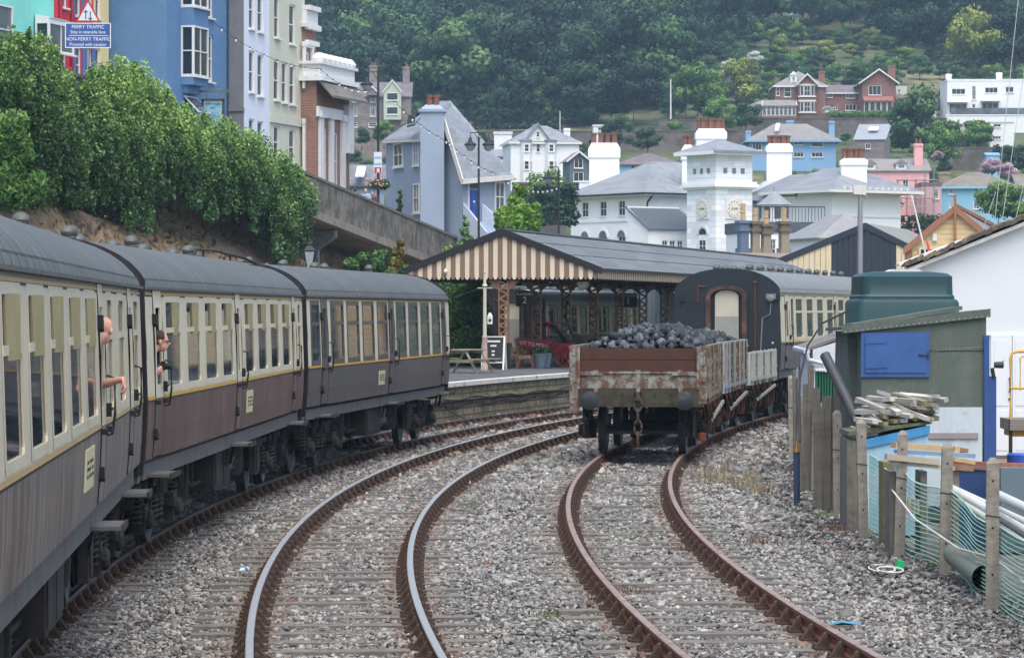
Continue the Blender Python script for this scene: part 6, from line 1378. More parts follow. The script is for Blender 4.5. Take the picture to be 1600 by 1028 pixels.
e = .95; zt = tz(236); b = MB(); b.add([(-WT/2-e, -e, zt), (WT/2+e, -e, zt), (WT/2+e, WT+e, zt), (-WT/2-e, WT+e, zt), (0, WT/2, tz(214.5))], [(0, 1, 4), (1, 2, 4), (2, 3, 4), (3, 0, 4), (3, 2, 1, 0)]); b.box(-WT/2-e-.1, WT/2+e+.1, -e-.1, -e, zt-.22, zt+.05); b.build('roof', M_SLH, TW)
b = MB(); b.box(-WT/2-e, WT/2+e, -e+.02, WT+e, zt-.35, zt-.005); b.build('soffit', M_WR, TW)
for side in ('front', 'left'):
    M4, _ = side_M(WT, WT, side); b = MB(); b.M = M4
    for u in (-WT*.24, 0, WT*.24):
        for k in range(3): b.obox((u, .12, tz(270.5)+.18*k+.08), (.55, .2, .05), (R(25), 0, 0))
    b.build('louvre', mat('louvre_grey', '#a9adb0', .7, .05), TW)
    ud = -.02*WT if side == 'front' else .06*WT; ck = MB(); ck.M = M4; z0 = tz(325.5)
    ck.box(ud-1.05, ud+1.05, -.10, -.004, z0-1.05, z0+1.05); c = ck.build('clock_surround', M_WHITE, TW)
    ck = MB(); ck.M = M4; ck.lathe([(.9, -.16), (.92, -.1)], 28, (ud, 0, z0), 0, 'y'); dl = ck.build('dial', mat('dial_cream', '#dcd8cd', .6, .04), c)
    ck = MB(); ck.M = M4
    for k in range(12): a_ = R(30*k); ck.obox((ud+.72*math.sin(a_), -.17, z0+.72*math.cos(a_)), (.09, .02, .2), (0, a_, 0))
    ck.build('numeral', mat('numeral_bronze', '#a3957c', .6, .05), dl); lt = lettering('GWR', .36, dl, (0, 0, 0), (R(90), 0, 0), M_INK); lt.matrix_local = M4 @ Matrix.Translation((ud, -.18, z0-.04)) @ Matrix.Rotation(R(90), 4, 'X')
    if side == 'left':
        add_window(TW, M4, ud, tz(394), 1.15, tz(374)-tz(394), 'sash4', recess=-.07); b = MB(); b.M = M4
        for k in range(10): a0, a1 = R(18*k), R(18*(k+1)); b.prism([(ud+.95*math.cos(a0), -.12, tz(366)+.95*math.sin(a0)), (ud+.95*math.cos(a1), -.12, tz(366)+.95*math.sin(a1)), (ud+.68*math.cos(a1), -.12, tz(366)+.68*math.sin(a1)), (ud+.68*math.cos(a0), -.12, tz(366)+.68*math.sin(a0))], (0, .11, 0))
        b.build('arch', M_WHITE, TW); b = MB(); b.M = M4; b.prism([(ud+.6*math.cos(R(20*k)), -.03, tz(366)+.6*math.sin(R(20*k))) for k in range(10)], (0, .02, 0)); b.build('fanlight', M_WPANE, TW)
t = house('hotel_wing', 'low white link wing with lean-to slate roof between hotel and clock tower', 'hotel wing', near_corner_loc(1013, 331, 0, 6.6), HR, 6.6, 3.5, atz(358, 331), 'mono', 2.4, M_WR, mat('slate_dark', '#4d545c', .6, .1, 2), [('front', -6.6/2 + (p-1013)*.0645/.819, atz(390, 331), .75, .95, 'sash4') for p in (1040, 1052.5, 1065)], base=-6, over=.25, trim=M_SILL)
dR = 322; kR = dR/FPX; WR = 117*kR/math.cos(HR); zR = lambda py: atz(py, dR)
t = house('hotel_wing', 'white right wing of the hotel with wide bracketed eaves and hip roof', 'hotel wing', near_corner_loc(1300, dR, 0, WR), HR, WR, 9, zR(290), 'hip', zR(250)-zR(290)-.5, M_WR, M_SLH, (), over=1.6, base=-6, trim=M_WHITE)
b = MB()
for k in range(11): u = -WR/2 + .4 + k*(WR-.8)/10; b.box(u-.12, u+.12, -1.5, -.01, zR(296.5), zR(292))
b.box(-WR/2, WR/2, -.08, -.004, zR(339), zR(337)); b.build('eaves_bracket', M_WHITE, t); bpy.context.view_layer.update(); chim(t, 1312, 1355, 248, 276, 325, 4, 16)
t = house('hotel_wing', 'white middle range of the hotel with slate roof and black downpipe', 'hotel wing', near_corner_loc(1243, 327, 0, 7), HR, 7, 8, atz(304, 327), 'hip', 2.2, M_WR, M_SLH, (), over=.5, base=-6, trim=M_WR); b = MB(); b.tube([(-1.2, -.55, atz(303, 327)), (-1.4, -.12, atz(309, 327)), (-1.4, -.12, 0)], .11, 6); b.box(-4.0, 4.0, -.62, -.5, atz(305.5, 327), atz(303, 327)); b.build('downpipe', M_BPIPE, t)
t = house('hotel_wing', 'tall slate-hung gable with skylit slope behind the clock tower', 'hotel wing', at(1225, 330, 333).xy.to_3d(), R(20), 7.5, 6, atz(318, 333), 'hip', atz(282, 333)-atz(318, 333), mat('slate_hung', '#b4bcc4', .6, .06, 2, pattern=('slate', .9, .4, .01, '#a2abb4')), mat('slate_hung_roof', '#a5adb5', .6, .06, 2), (), base=-4, over=.1)
# lower white buildings, cupola, railing and brick chimney stacks in front of the hotel
dl_ = 262; kl = dl_/FPX; zl_ = lambda py: atz(py, dl_)
t = house('inn_building', 'low white building with dark slate-hung parapet in front of the hotel', 'building', (atx(1240, dl_), dl_, 0), R(10), 150*kl, 7, zl_(364), 'flat', zl_(347)-zl_(364), M_WR, mat('slate_hung_dark', '#4c5661', .6, .08, 2), [('front', (p-1240)*kl, zl_(404), w_*kl, zl_(374)-zl_(404), 'sash6') for p, w_ in ((1207, 9), (1234, 7), (1254, 18), (1285, 12))], base=-4, over=.1)
b = MB(); cx = (1224-1240)*kl; zc = zl_(346)
b.lathe([(1.2, zc-.2), (1.2, zc+1.4), (1.25, zc+1.42)], 8, (cx, 3, 0), 0, 'z', True); b.lathe([(1.5, zc+1.4), (.1, zc+2.5), (.03, zc+2.9)], 8, (cx, 3, 0), 1, 'z', True)
for k in range(8): a_ = R(45*k); b.obox((cx+1.14*math.cos(a_), 3+1.14*math.sin(a_), zc+.75), (.05, .55, .9), (0, 0, a_), 2)
b.build('cupola', [M_WR, M_SLH, M_WPANE2], t)
b = MB()
for k in range(22): x = (1185-1240)*kl + k*.27*kl/.0512; b.box(x-.02, x+.02, 1.0, 1.04, zl_(347), zl_(322))
b.box((1185-1240)*kl, (1296-1240)*kl, .98, 1.06, zl_(323.5), zl_(322)); b.build('railing', M_BPIPE, t)
t = house('outbuilding', 'grey slate hip-roofed outbuilding right of the brick chimney stacks', 'building', (atx(1335, 246), 246, 0), R(14), 105*246/FPX, 8, atz(368, 246), 'hip', atz(333, 246)-atz(368, 246), M_WR, mat('slate_weathered', '#858789', .7, .08, 2, c2='#989a98', c2scale=.5), (), base=-3, over=.4)
M_STK = mat('stack_buff', '#8c8672', .85, .12, 3, c2='#6c6656', c2scale=1.2); M_STKB = mat('stack_blue', '#5a6b82', .7, .08, 3); M_STKC = mat('stack_cap', '#6a6152', .9, .15, 3); M_POTB = mat('pot_buff', '#b39a78', .8, .1, 5)
for (px, yt, w_, m_, lab) in ((1161, 345, 17, M_STKB, 'blue-painted chimney stack with a tall buff pot, first of the row'), (1180, 346, 14, M_STK, 'buff chimney stack next to the blue one'), (1197, 350, 15, M_STK, 'slightly shorter buff chimney stack, third of the row'), (1225, 346, 16, M_STK, 'stout buff chimney stack standing apart at the right of the row')):
    d = 232; k = d/FPX; t = thing('chimney_stack', lab, 'chimney', (atx(px, d), d, atz(400, d)), R(20), 'row of brick chimney stacks'); H = atz(yt, d)-atz(400, d); w = w_*k*.82
    b = MB(); b.box(-w/2, w/2, -w/2, w/2, -2, H-.75); b.box(-w/2-.1, w/2+.1, -w/2-.1, w/2+.1, -.1, .55); b.build('shaft', m_, t); b = MB(); b.box(-w/2-.12, w/2+.12, -w/2-.12, w/2+.12, H-.75, H-.5); b.box(-w/2-.04, w/2+.04, -w/2-.04, w/2+.04, H-.5, H-.2); b.box(-w/2-.14, w/2+.14, -w/2-.14, w/2+.14, H-.2, H); b.build('cap', m_ if m_ is M_STKB else M_STKC, t)
    b = MB(); h = .95 if m_ is not M_STKB else 1.2; b.lathe([(.2, H), (.17, H+h*.45), (.21, H+h*.5), (.17, H+h*.55), (.2, H+h), (.05, H+h)], 10); b.build('chimney_pot', M_POTB, t)
t = house('ridge_roof', 'weathered roof under the row of chimney stacks behind the canopy', 'building', (atx(1196, 228), 228, 0), R(20), 6.5, 5, atz(412, 228), 'gx', atz(394, 228)-atz(412, 228), M_STK, mat('roof_brown_old', '#7f766e', .8, .12, 2), (), base=-2, over=.2)
# black and cream timber shed, beige timber hall, floodlight post
t = thing('timber_shed', 'black and cream boarded gable shed behind the right-hand coach', 'shed', (atx(1310, 178), 178, -.3)); o_ = t.location.copy()
b = MB(); dpt = Vector((4.0, 14, 0)); Q = lambda px, py: at(px, py, 178)-o_
def boards(x0, x1, m, b):
    n = max(1, round((x1-x0)/ (9))); yb = 566
    top = lambda px: 354 + (1352-px)*.395 if px < 1352 else 354 + (px-1352)*.50
    for i in range(n):
        a, c = x0 + (x1-x0)*i/n, x0 + (x1-x0)*(i+1)/n; g = .35
        b.prism([Q(a+g, yb), Q(c-g, yb), Q(c-g, top(c-g)), Q((a+c)/2, top((a+c)/2) if not (a < 1352 < c) else 354), Q(a+g, top(a+g))], (0, -.06, 0), m)
boards(1212, 1299, 0, b); boards(1299, 1352, 1, b); boards(1352, 1400, 1, b); boards(1400, 1417, 0, b); b.prism([v+Vector((0,.05,0)) for v in (Q(1212, 566), Q(1417, 566), Q(1417, 386), Q(1352, 354), Q(1212, 409))], dpt*1.0, 2)
b.build('wall', [mat('board_cream', '#cfc3a2', .6, .06, 3, streak='#b5a98a', samt=.4), mat('board_black', '#252c38', .55, .15, 3, streak='#3a424c', samt=.4), M_STK], t)
b = MB()
for (p, q) in (((1203, 413), (1352, 352)), ((1352, 352), (1420, 385.5))): A_, B_ = Q(*p), Q(*q); b.prism([A_, B_, B_+Vector((0, 0, .12)), A_+Vector((0, 0, .12))], dpt)
b.build('roof', mat('shed_roof', '#7f8078', .7, .12, 2, c2='#8d8c7e', c2scale=.5), t)
b = MB()
for (p, q) in (((1203, 413), (1352, 352)), ((1352, 352), (1420, 385.5))): A_, B_ = Q(*p)+Vector((0, -.12, .14)), Q(*q)+Vector((0, -.12, .14)); b.prism([A_, B_, B_-Vector((0, 0, .36)), A_-Vector((0, 0, .36))], (0, .1, 0))
b.build('bargeboard', mat('barge_navy_black', '#262e3a', .5, .1), t)
t = thing('timber_hall', 'beige weatherboarded hall with orange-brown bargeboards and finial', 'hall', (atx(1490, 135), 135, -.3)); o_ = t.location.copy(); Q = lambda px, py: at(px, py, 135)-o_
b = MB(); top = lambda px: 330 + abs(px-1491)*.83
yy = 345
b.prism([Q(1418, 596), Q(1562, 596), Q(1562, 391), Q(1491, 331), Q(1418, 391)], (2.2, 9, 0), 0)
for k in range(30):
    y0 = 334 + 8*k; half = min(72, (y0+6-331)/.83); b.prism([Q(1491-half, y0+8), Q(1491+half, y0+8), Q(1491+half, y0+.6), Q(1491-half, y0+.6)], (0, -.05, 0), 0)
b.build('wall', mat('weatherboard_beige', '#d3bd8f', .65, .05, 3), t)
b = MB()
for s in (-1, 1): b.prism([Q(1491, 326), Q(1491+s*79, 392), Q(1491+s*79, 387), Q(1491, 321)], (2.3, 9.2, 0))
b.build('roof', mat('hall_roof', '#7a7b7b', .7, .1, 2), t)
b = MB()
for s in (-1, 1): b.prism([v+Vector((0, -.25, 0)) for v in (Q(1491, 320.5), Q(1491+s*80, 387), Q(1491+s*80, 398), Q(1491, 332))], (0, .14, 0))
b.beam(Q(1491, 305)+Vector((0, -.25, 0)), Q(1491, 420)+Vector((0, -.22, 0)), .10, .10); b.box(Q(1414, 0).x, Q(1425, 0).x, -.1, .1, 0, Q(0, 392).z); b.prism([Q(1491, 319)+Vector((0, -.1, 0)), Q(1491, 324)+Vector((0, -.1, 0)), Q(1540, 360)+Vector((2.3, 9, 0)), Q(1540, 354)+Vector((2.3, 9, 0))], (.1, 0, 0)); b.build('bargeboard', mat('barge_orange_brown', '#93674f', .6, .08), t)
add_window(t, Matrix.Translation(Q(1458, 412)), 0, 0, 46*135/FPX, 25*135/FPX, 'case3', fm=M_VC, recess=-.14)
b = MB(); v = Q(1460, 371); b.box(v.x-.09, v.x+.09, v.y-.15, v.y-.06, v.z-.15, v.z+.15); b.build('alarm_box', M_WHITE, t)
d = 112; b = MB(); t = thing('floodlight_post', 'slim grey post with a square white floodlight box on top', 'floodlight', (atx(1344, d), d, -.3)); H = atz(306, d)+.3; b.lathe([(.10, 0), (.09, H-.8), (.075, H)], 10); b.build('pole', mat('galvanised', '#8f9496', .5, .08), t, smooth=35)
b = MB(); b.prism([(-.23, -.12, H+.05), (.19, -.12, H+.02), (.21, -.12, H+.37), (-.25, -.12, H+.36)], (0, .26, 0)); b.build('lamp_box', mat('lamp_box_white', '#c9cbc6', .5, .05), t); b = MB(); b.tube([(.02, .0, H-.05), (.09, 0, H-.02), (.07, 0, H+.06)], .02, 5); b.build('bracket', M_BPIPE, t)
# ------------------------------------------------------------------ houses on the hillside
def hz(X, D): return float(ground_z(np.array([X], float), np.array([D], float))[0])
GRP = None
def hh(label, px0, px1, ytop, yeave, ybase, d, kind, D, wallm, roofm, wins=(), rz=0, cat='house', name='hillside_house', **kw):
    """house given by its picture box; wins in picture pixels (x0, x1, y0, y1, style)"""
    k = d/FPX; pc = (px0+px1)/2; base = atz(ybase, d); f = 1/math.cos(abs(rz)) if rz else 1
    ws = []
    for w in wins: ws.append(('front', (((w[0]+w[1])/2)-pc)*k*f, (ybase-w[3])*k, (w[1]-w[0])*k*f, (w[3]-w[2])*k, w[4] if len(w) > 4 else 'sash'))
    return house(name, label, cat, (atx(pc, d), d, base), rz, (px1-px0)*k*f, D, (ybase-yeave)*k, kind, (yeave-ytop)*k, wallm, roofm, ws, base=-5, recess=.06, **kw)
M_BRH = mat('villa_brick', '#84625a', .85, .1, 2, c2='#75554e', c2scale=.3); M_STH = mat('house_stone', '#7f7674', .9, .18, 1.2, .3, c2='#6a6260', c2scale=.5, pattern=('brick', .7, .35, .02, '#8a8380'))
M_SLP = mat('slate_purple', '#6d666b', .75, .12, 1, pattern=('slate', .6, .3, .012, '#5c565b')); M_SLG = mat('slate_villa', '#80807f', .75, .14, 1, c2='#90887c', c2scale=.15, c2lo=.5, c2hi=.65)
M_WHH = mat('villa_white', '#e2e5e6', .75, .04, 1, streak='#c6caca', samt=.5); M_TILE = mat('tile_red', '#8c6054', .8, .12, 2)
M_HB = mat('house_sky_blue', '#82a9cc', .8, .05, .8); M_HLB = mat('house_pale_blue', '#84b6cc', .8, .05, .8); M_HPK = mat('house_pink', '#dda9ab', .8, .06, .8, c2='#cf9698', c2scale=.3); M_HGN = mat('bay_sage', '#b0bdaa', .7, .05, 1); M_OLDR = mat('roof_lichen', '#77736a', .85, .2, .8, c2='#8a8468', c2scale=.25)
t = hh('grey stone house with white gables and a sage green bay beyond the brick hall', 540, 641, 126, 150, 200, 480, 'gx', 7, M_STH, M_SLP, [(550, 557, 146, 160, 'grid'), (578.5, 586.5, 146, 160, 'grid'), (550, 558, 167, 182, 'grid'), (578.5, 586.5, 167, 182, 'grid'), (548, 558, 191.5, 199), (576, 589, 191.5, 199)], chims=[(43*.0938, 3.5, 1.0, .7, 9.2, 1), (-10*.0938, 6.5, 1.2, .8, 9.6, 2)], potm=M_POT)
k = 480/FPX; o = MB(); x0, x1 = (600-590.5)*k, (627-590.5)*k; zq = lambda y: (200-y)*k
o.box(x0, x1, -1.2, -.01, zq(188), zq(143)); o.prism([(x0, -1.2, zq(143)), (x1, -1.2, zq(143)), ((x0+x1)/2, -1.2, zq(126))], (0, 3.5, 0)); by = o.build('bay', M_HGN, t)
for y0, y1 in ((146, 158), (168, 180)): add_window(by, Matrix.Translation((0, -1.2, 0)), (x0+x1)/2, zq(y1), 18*k, (y1-y0)*k, 'plain', recess=-.07)
b = MB()
for (a, c, ye, ya) in ((598.5, 628.5, 144, 125), (546, 563, 144, 135), (573, 591, 144, 135)):
    m = ((a+c)/2-590.5)*k
    for s in (-1, 1): e = ((c-a)/2)*k; b.prism([(m, -1.4, zq(ya)), (m+s*e, -1.4, zq(ye)), (m+s*e, -1.4, zq(ye+2.6)), (m, -1.4, zq(ya+3))], (0, .2, 0))
b.build('bargeboard', M_WHITE, t)
b = MB()
for a, c in ((547, 562), (574, 590)): m = ((a+c)/2-590.5)*k; e = (c-a)/2*k; b.prism([(m-e, -1.2, zq(150)), (m+e, -1.2, zq(150)), (m+e, -1.2, zq(144.5)), (m, -1.2, zq(136)), (m-e, -1.2, zq(144.5))], (0, 3, 0))
b.build('dormer', M_STH, t)
# white double-bay house
d = 430; k = d/FPX
t = hh('white double-bayed house with a central gable beside the small grey house', 798, 905, 194, 221, 272, 430, 'hip', 8, M_WHH, M_SLH, [(838, 844, 224, 238), (841, 845, 204, 215)][:1], rz=R(8), trim=M_WHITE, chims=[(40*k, 3, .8, .8, 59*k+1.2, 0)])
zq = lambda y: (272-y)*k; b = MB(); m = (840-851.5)*k; b.prism([(m-20*k, -.25, zq(221)), (m+20*k, -.25, zq(221)), (m, -.25, zq(196))], (0, 4, 0)); gb = b.build('gable', M_WHH, t); add_window(gb, Matrix.Translation((0, -.25, 0)), m, zq(215), 5.5*k, 9*k, 'sash', recess=-.07)
b = MB()
for s in (-1, 1): b.prism([(m, -.6, zq(193)), (m+s*23*k, -.6, zq(223)), (m+s*23*k, -.6, zq(226)), (m, -.6, zq(196.5))], (0, 4.6, 0))
b.build('gable_roof', M_SLH, t)
for px in (821, 860):
    b = MB(); m = (px-851.5)*k; w = 9*k
    b.prism([(m-w, 0, -3), (m-w*.55, -.9, -3), (m+w*.55, -.9, -3), (m+w, 0, -3)], (0, 0, 3+zq(222))); b.prism([(m-w-.2, 0, zq(222)), (m-w*.6, -1.1, zq(222)), (m+w*.6, -1.1, zq(222)), (m+w+.2, 0, zq(222))], (0, 0, .25), 1); by = b.build('bay', [M_WHH, M_SLH], t)
    for y0, y1 in ((226, 238), (252, 266)):
        add_window(by, Matrix.Translation((0, -.9, 0)), m, zq(y1), w*.85, (y1-y0)*k, 'sash', recess=-.07); add_window(by, Matrix.Translation((m+w*.78, -.45, 0)) @ Matrix.Rotation(R(63), 4, 'Z'), 0, zq(y1), .6, (y1-y0)*k, 'sash', recess=-.07, sill=False)
hh('white flat-topped annexe with roof terrace left of the double-bayed house', 772, 800, 206, 210, 275, 440, 'flat', 7, M_WHH, M_SILL, [(778, 788, 238, 247, 'case')], over=.1)
t = hh('small dark grey boarded house with a steep gable and white windows', 890, 919, 236, 249, 290, 400, 'gy', 7, mat('board_slate_grey', '#5b6672', .7, .08, 2), M_SLG, [(897, 911, 248, 263, 'case'), (896, 912, 269, 284, 'case')], rz=R(6), over=.4, trim=M_WHITE)
hh('small white box house behind the hotel chimney', 927, 967, 195, 198, 240, 490, 'flat', 5, M_WHH, M_SILL, [(934, 946, 199, 205, 'case3')], over=.1)
hh('low pale blue house with a slate roof behind the hotel roof', 964, 1066, 238, 256, 275, 415, 'hip', 8, M_HLB, M_SLP, [(985, 993, 258, 268)], over=.4)
hh('slate roofed house half hidden left of the double-bayed house', 745, 782, 232, 243, 275, 425, 'gx', 6, M_WHH, M_SLH, (), over=.3)
# brick villas
d = 545; k = d/FPX
t = hh('large brick villa with hip roof, white gable bay and dormer on the hill', 1211, 1290, 109, 133, 184, 545, 'hip', 9, M_BRH, M_SLG, [(1225, 1236, 136, 152), (1208+5, 1214+4, 137, 150)], trim=M_WHITE, chims=[(37*k, 4, 1.0, .8, 51*k+2.6, 1), (-33*k, 5, .7, .6, 51*k+1.6, 0)])
zq = lambda y: (184-y)*k; m = (1260-1250.5)*k; b = MB(); b.box(m-13*k, m+13*k, -1.3, -.01, -2, zq(133)); b.prism([(m-15*k, -1.35, zq(133)), (m+15*k, -1.35, zq(133)), (m, -1.35, zq(118))], (0, 4, 0), 1); by = b.build('bay', [M_BRH, M_TILE], t)
for y0, y1 in ((135, 151), (160, 176)):
    for px, w in ((1252, 5), (1260, 10), (1268.5, 5)): add_window(by, Matrix.Translation((0, -1.3, 0)), (px-1250.5)*k, zq(y1), w*k, (y1-y0)*k, 'sash4' if w > 6 else 'plain', recess=-.07)
    b = MB(); b.box(m-14*k, m+14*k, -1.5, -1.3, zq(y1+2), zq(y1)); b.box(m-14*k, m+14*k, -1.45, -1.3, zq(y0), zq(y0-2.5)); b.parts('bay_trim', M_WHITE, by)
b = MB()
for s in (-1, 1): b.prism([(m, -1.9, zq(115.5)), (m+s*18*k, -1.9, zq(134)), (m+s*18*k, -1.9, zq(136.5)), (m, -1.9, zq(118.5))], (0, .25, 0)); b.prism([(m, -1.7, zq(115.8)), (m+s*18*k, -1.7, zq(134.2)), (m+s*18*k, -1.7, zq(134.7)), (m, -1.7, zq(116.4))], (0, 5, 0), 1)
b.build('gable_roof', [M_WHITE, M_SLG], by)
b = MB(); mx = (1240.5-1250.5)*k; b.box(mx-5*k, mx+5*k, .6, 3.5, zq(129), zq(117)); b.prism([(mx-6*k, .4, zq(117)), (mx+6*k, .4, zq(117)), (mx, .4, zq(111))], (0, 4, 0)); dm = b.build('dormer', M_WHH, t); add_window(dm, Matrix.Translation((0, .6, 0)), mx, zq(127), 5*k, 8*k, 'grid', recess=-.07)
t = hh('long low brick link house with shutters between the two brick villas', 1287, 1347, 131, 144, 184, 548, 'gx', 7, M_BRH, M_SLP, [(1288.5+3, 1301, 146, 153, 'case3'), (1322, 1336, 145, 154, 'case3'), (1288+3, 1300, 164, 174, 'case'), (1305, 1309, 165, 172), (1321, 1338, 163, 173, 'case3')], trim=M_WHITE, over=.3)
b = MB(); b.prism([((1284-1317)*k, -1, 19*k), ((1302-1317)*k, -1, 19*k), ((1293-1317)*k, -1, 27*k)], (0, 1, 0)); b.build('porch', M_TILE, t)
t = hh('tall brick villa with red tiled porch roof and white glazed ground floor', 1347, 1399, 108, 128, 184, 542, 'gy', 8, M_BRH, M_SLG, [(1357, 1377, 134, 149, 'case3')], trim=M_WHITE, over=.6, chims=[(24*k, 4, 1.2, .8, 56*k+3.0, 0)])
zq = lambda y: (184-y)*k; b = MB(); b.prism([(-25*k, 0, zq(151)), (-25*k, -1.6, zq(158)), (-25*k, -1.6, zq(160)), (-25*k, 0, zq(158))], (46*k, 0, 0)); b.build('porch_roof', M_TILE, t)
for i in range(5): add_window(t, Matrix.Translation((0, -1.3, 0)), (-20+9*i)*k, zq(178), 8*k, 18*k, 'plain', recess=0, sill=False)
b = MB(); b.prism([(-26*k, -.02, zq(127.5)), (26*k, -.02, zq(127.5)), (0, -.02, zq(110))], (0, -.03, 0)); b.build('tile_hanging', M_TILE, t)
t = thing('conservatory', 'long white conservatory on the left of the brick villas', 'conservatory', (atx(1204, 540), 540, atz(187, 540))); k = 540/FPX; b = MB(); b.box(-42*k, 42*k, 0, 4, -3, 6*k); b.build('plinth', M_BRH, t)
for i in range(8): add_window(t, Matrix.Identity(4), (-9.5+6.6*i)*k, 6*k, 6.2*k, 14*k, 'top', recess=0, gm=M_WPANE2, sill=False)
for i in range(7): add_window(t, Matrix.Translation((-29*k, .7, 0)) @ Matrix.Rotation(R(-10), 4, 'Z'), (-10+3.6*i)*k, 6*k, 3.3*k, 12*k, 'top', recess=0, gm=M_WPANE2, sill=False)
b = MB(); b.prism([(-12*k, -.3, 20.5*k), (42*k, -.3, 20.5*k), (40*k, 3.5, 31*k), (-10*k, 3.5, 31*k)], (0, 0, .15)); b.prism([(-43*k, .6, 18*k), (-12*k, -.2, 19.5*k), (-10*k, 3.5, 31*k), (-20*k, 4, 28*k)], (0, 0, .15))
for i in range(9): x = (-12+6.7*i)*k; b.beam((x, -.3, 21*k), (x+.1, 3.4, 31.4*k), .12, .12, 1)
b.build('roof', [M_SLG, M_WHITE], t)
# white modernist house, bungalow and others
k = 540/FPX
t = hh('white flat-roofed modern house with two storeys of wide windows on the hill', 1480, 1612, 124, 127, 180, 540, 'flat', 9, M_WHH, M_WHH, [(1487, 1508.5, 139, 148, 'case3'), (1518.5, 1525, 135, 156, 'grid'), (1539, 1559, 137, 146, 'case3'), (1571, 1584, 136, 145, 'case'), (1483, 1511, 162, 177, 'case3'), (1519, 1524, 163, 174), (1534, 1560, 160, 173, 'case3')], over=.05, chims=[(-59*k, 4, .9, .9, 57*k+1.0, 1), (22*k, 5, .9, .9, 57*k+1.3, 1)])
b = MB(); b.box(-66*k, -34*k, -1.2, -.01, 19*k, 20.5*k); b.box(-14*k, 16*k, -1.2, -.01, 21*k, 22.5*k); b.box(-64*k, 60*k, -2.6, -2.5, -1, 1.0, 1); b.build('canopy_slab', [M_WHH, M_WPANE2], t)
t = hh('small slate-roofed bungalow with a glazed gable left of the white modern house', 1406, 1463, 146, 162, 180, 545, 'gx', 7, M_WHH, M_SLP, [(1410, 1418, 165, 174, 'case')], over=.4)
b = MB(); b.prism([(2*k, -.6, 18*k), (22*k, -.6, 18*k), (12*k, -.6, 30*k)], (0, .5, 0)); gg = b.build('glazed_gable', M_WPANE2, t); b = MB(); [b.prism([(12*k, -.8, 31*k), (12*k+s*12*k, -.8, 17*k), (12*k+s*12*k, -.8, 15*k), (12*k, -.8, 28.5*k)], (0, .2, 0)) for s in (-1, 1)]; b.build('bargeboard', M_WHITE, gg)
hh('cream end gable house wall right of the tall brick villa', 1400, 1417, 130, 134, 182, 550, 'flat', 5, M_CRM, M_SLP, [(1403, 1407, 140, 146)], over=.05)
k = 470/FPX
t = hh('sky blue house with grey hip roof and tall blue chimney below the villas', 1172, 1306, 191, 217, 248, 470, 'hip', 9, M_HB, M_SLG, [(1176, 1190, 219, 235, 'case3'), (1241, 1254, 218, 227, 'case'), (1267, 1286, 217, 230, 'plain'), (1240, 1256, 238, 246, 'case3'), (1268, 1286, 238, 246, 'case3')], over=.7, trim=M_HB, chims=[(62*k, 1.5, .8, .8, 31*k+2.6, 1), (-66*k, 5, .7, .7, 31*k+1.4, 1), (0, 5, 1.0, .9, 31*k+2.9, 1)])
b = MB(); q = [(-28*k, 1.0, 31*k+.9), (-22*k, 1.0, 31*k+.9), (-18*k, 2.6, 31*k+2.0), (-24*k, 2.6, 31*k+2.0)]; b.prism([(x, y-.3, z+.25) for x, y, z in q], (0, 0, .12)); b.build('skylight', mat('skylight_bright', '#dfe3e6', .3, .03), t)
k = 480/FPX
t = hh('stone barn with a large plain slate roof and one skylight', 1336, 1382, 190, 218, 242, 480, 'mono', 6, M_STH, mat('slate_plain', '#8f979c', .6, .06, 1), [(1352, 1360, 224, 233, 'case')], rz=R(-14), over=.2)
b = MB(); b.prism([(-.5, 2.1, 24*k+1.35), (.9, 2.1, 24*k+1.35), (.9, 3.3, 24*k+1.95), (-.5, 3.3, 24*k+1.95)], (0, -.05, .1)); b.build('skylight', mat('skylight_bright', '#dfe3e6', .3, .03), t)
k = 385/FPX
t = hh('pink house with dormers and a pink chimney, scaffolding on its right side', 1352, 1452, 246, 266, 335, 385, 'gx', 8, M_HPK, M_SLG, [(1375, 1386, 280, 296, 'sash4'), (1410, 1420, 280, 296, 'sash4')], over=.25, chims=[(36*k, 2.0, 1.0, 1.0, 69*k+3.2, 2)])
for px in (1361, 1409): b = MB(); m = (px-1402)*k; b.box(m-8*k, m+8*k, .4, 3.0, 70*k, 79*k); b.prism([(m-10*k, .2, 79*k), (m+10*k, .2, 79*k), (m, .2, 86*k)], (0, 3, 0), 1); dm = b.build('dormer', [M_WHH, M_SLG], t); add_window(dm, Matrix.Translation((0, .4, 0)), m, 71*k, 11*k, 7.5*k, 'grid', recess=-.07)
t = hh('lower pink lean-to extension with a dark gridded window by the scaffold', 1440, 1471, 285, 290, 340, 380, 'flat', 6, mat('lean_pink', '#c9a3a4', .8, .06, 1), M_SLP, [(1458, 1467, 296, 311, 'grid')], over=.1)
t = thing('scaffolding', 'grey tube scaffolding standing against the pink house', 'scaffolding', (atx(1430, 377), 377, atz(335, 377))); b = MB(); k = 377/FPX
for i in range(5):
    for y in (0, 1.2): b.cyl((-26*k+14*k*i, y, 0), (-26*k+14*k*i, y, (70 if i > 2 else 55)*k), .045, None, 6)
for z in (12, 26, 40, 54): b.cyl((-28*k, 0, z*k), (34*k, 0, z*k), .04, None, 6)
b.cyl((-26*k, 0, 0), (-12*k, 0, 26*k), .04, None, 6); b.cyl((2*k, 0, 26*k), (16*k, 0, 54*k), .04, None, 6); b.build('tube', mat('scaffold_tube', '#8d8a8a', .5, .1, metal=.4), t); b = MB(); [b.box(-28*k, 34*k, -.1, 1.3, z*k, z*k+.06) for z in (25, 53)]; b.build('deck', M_TIMB, t)
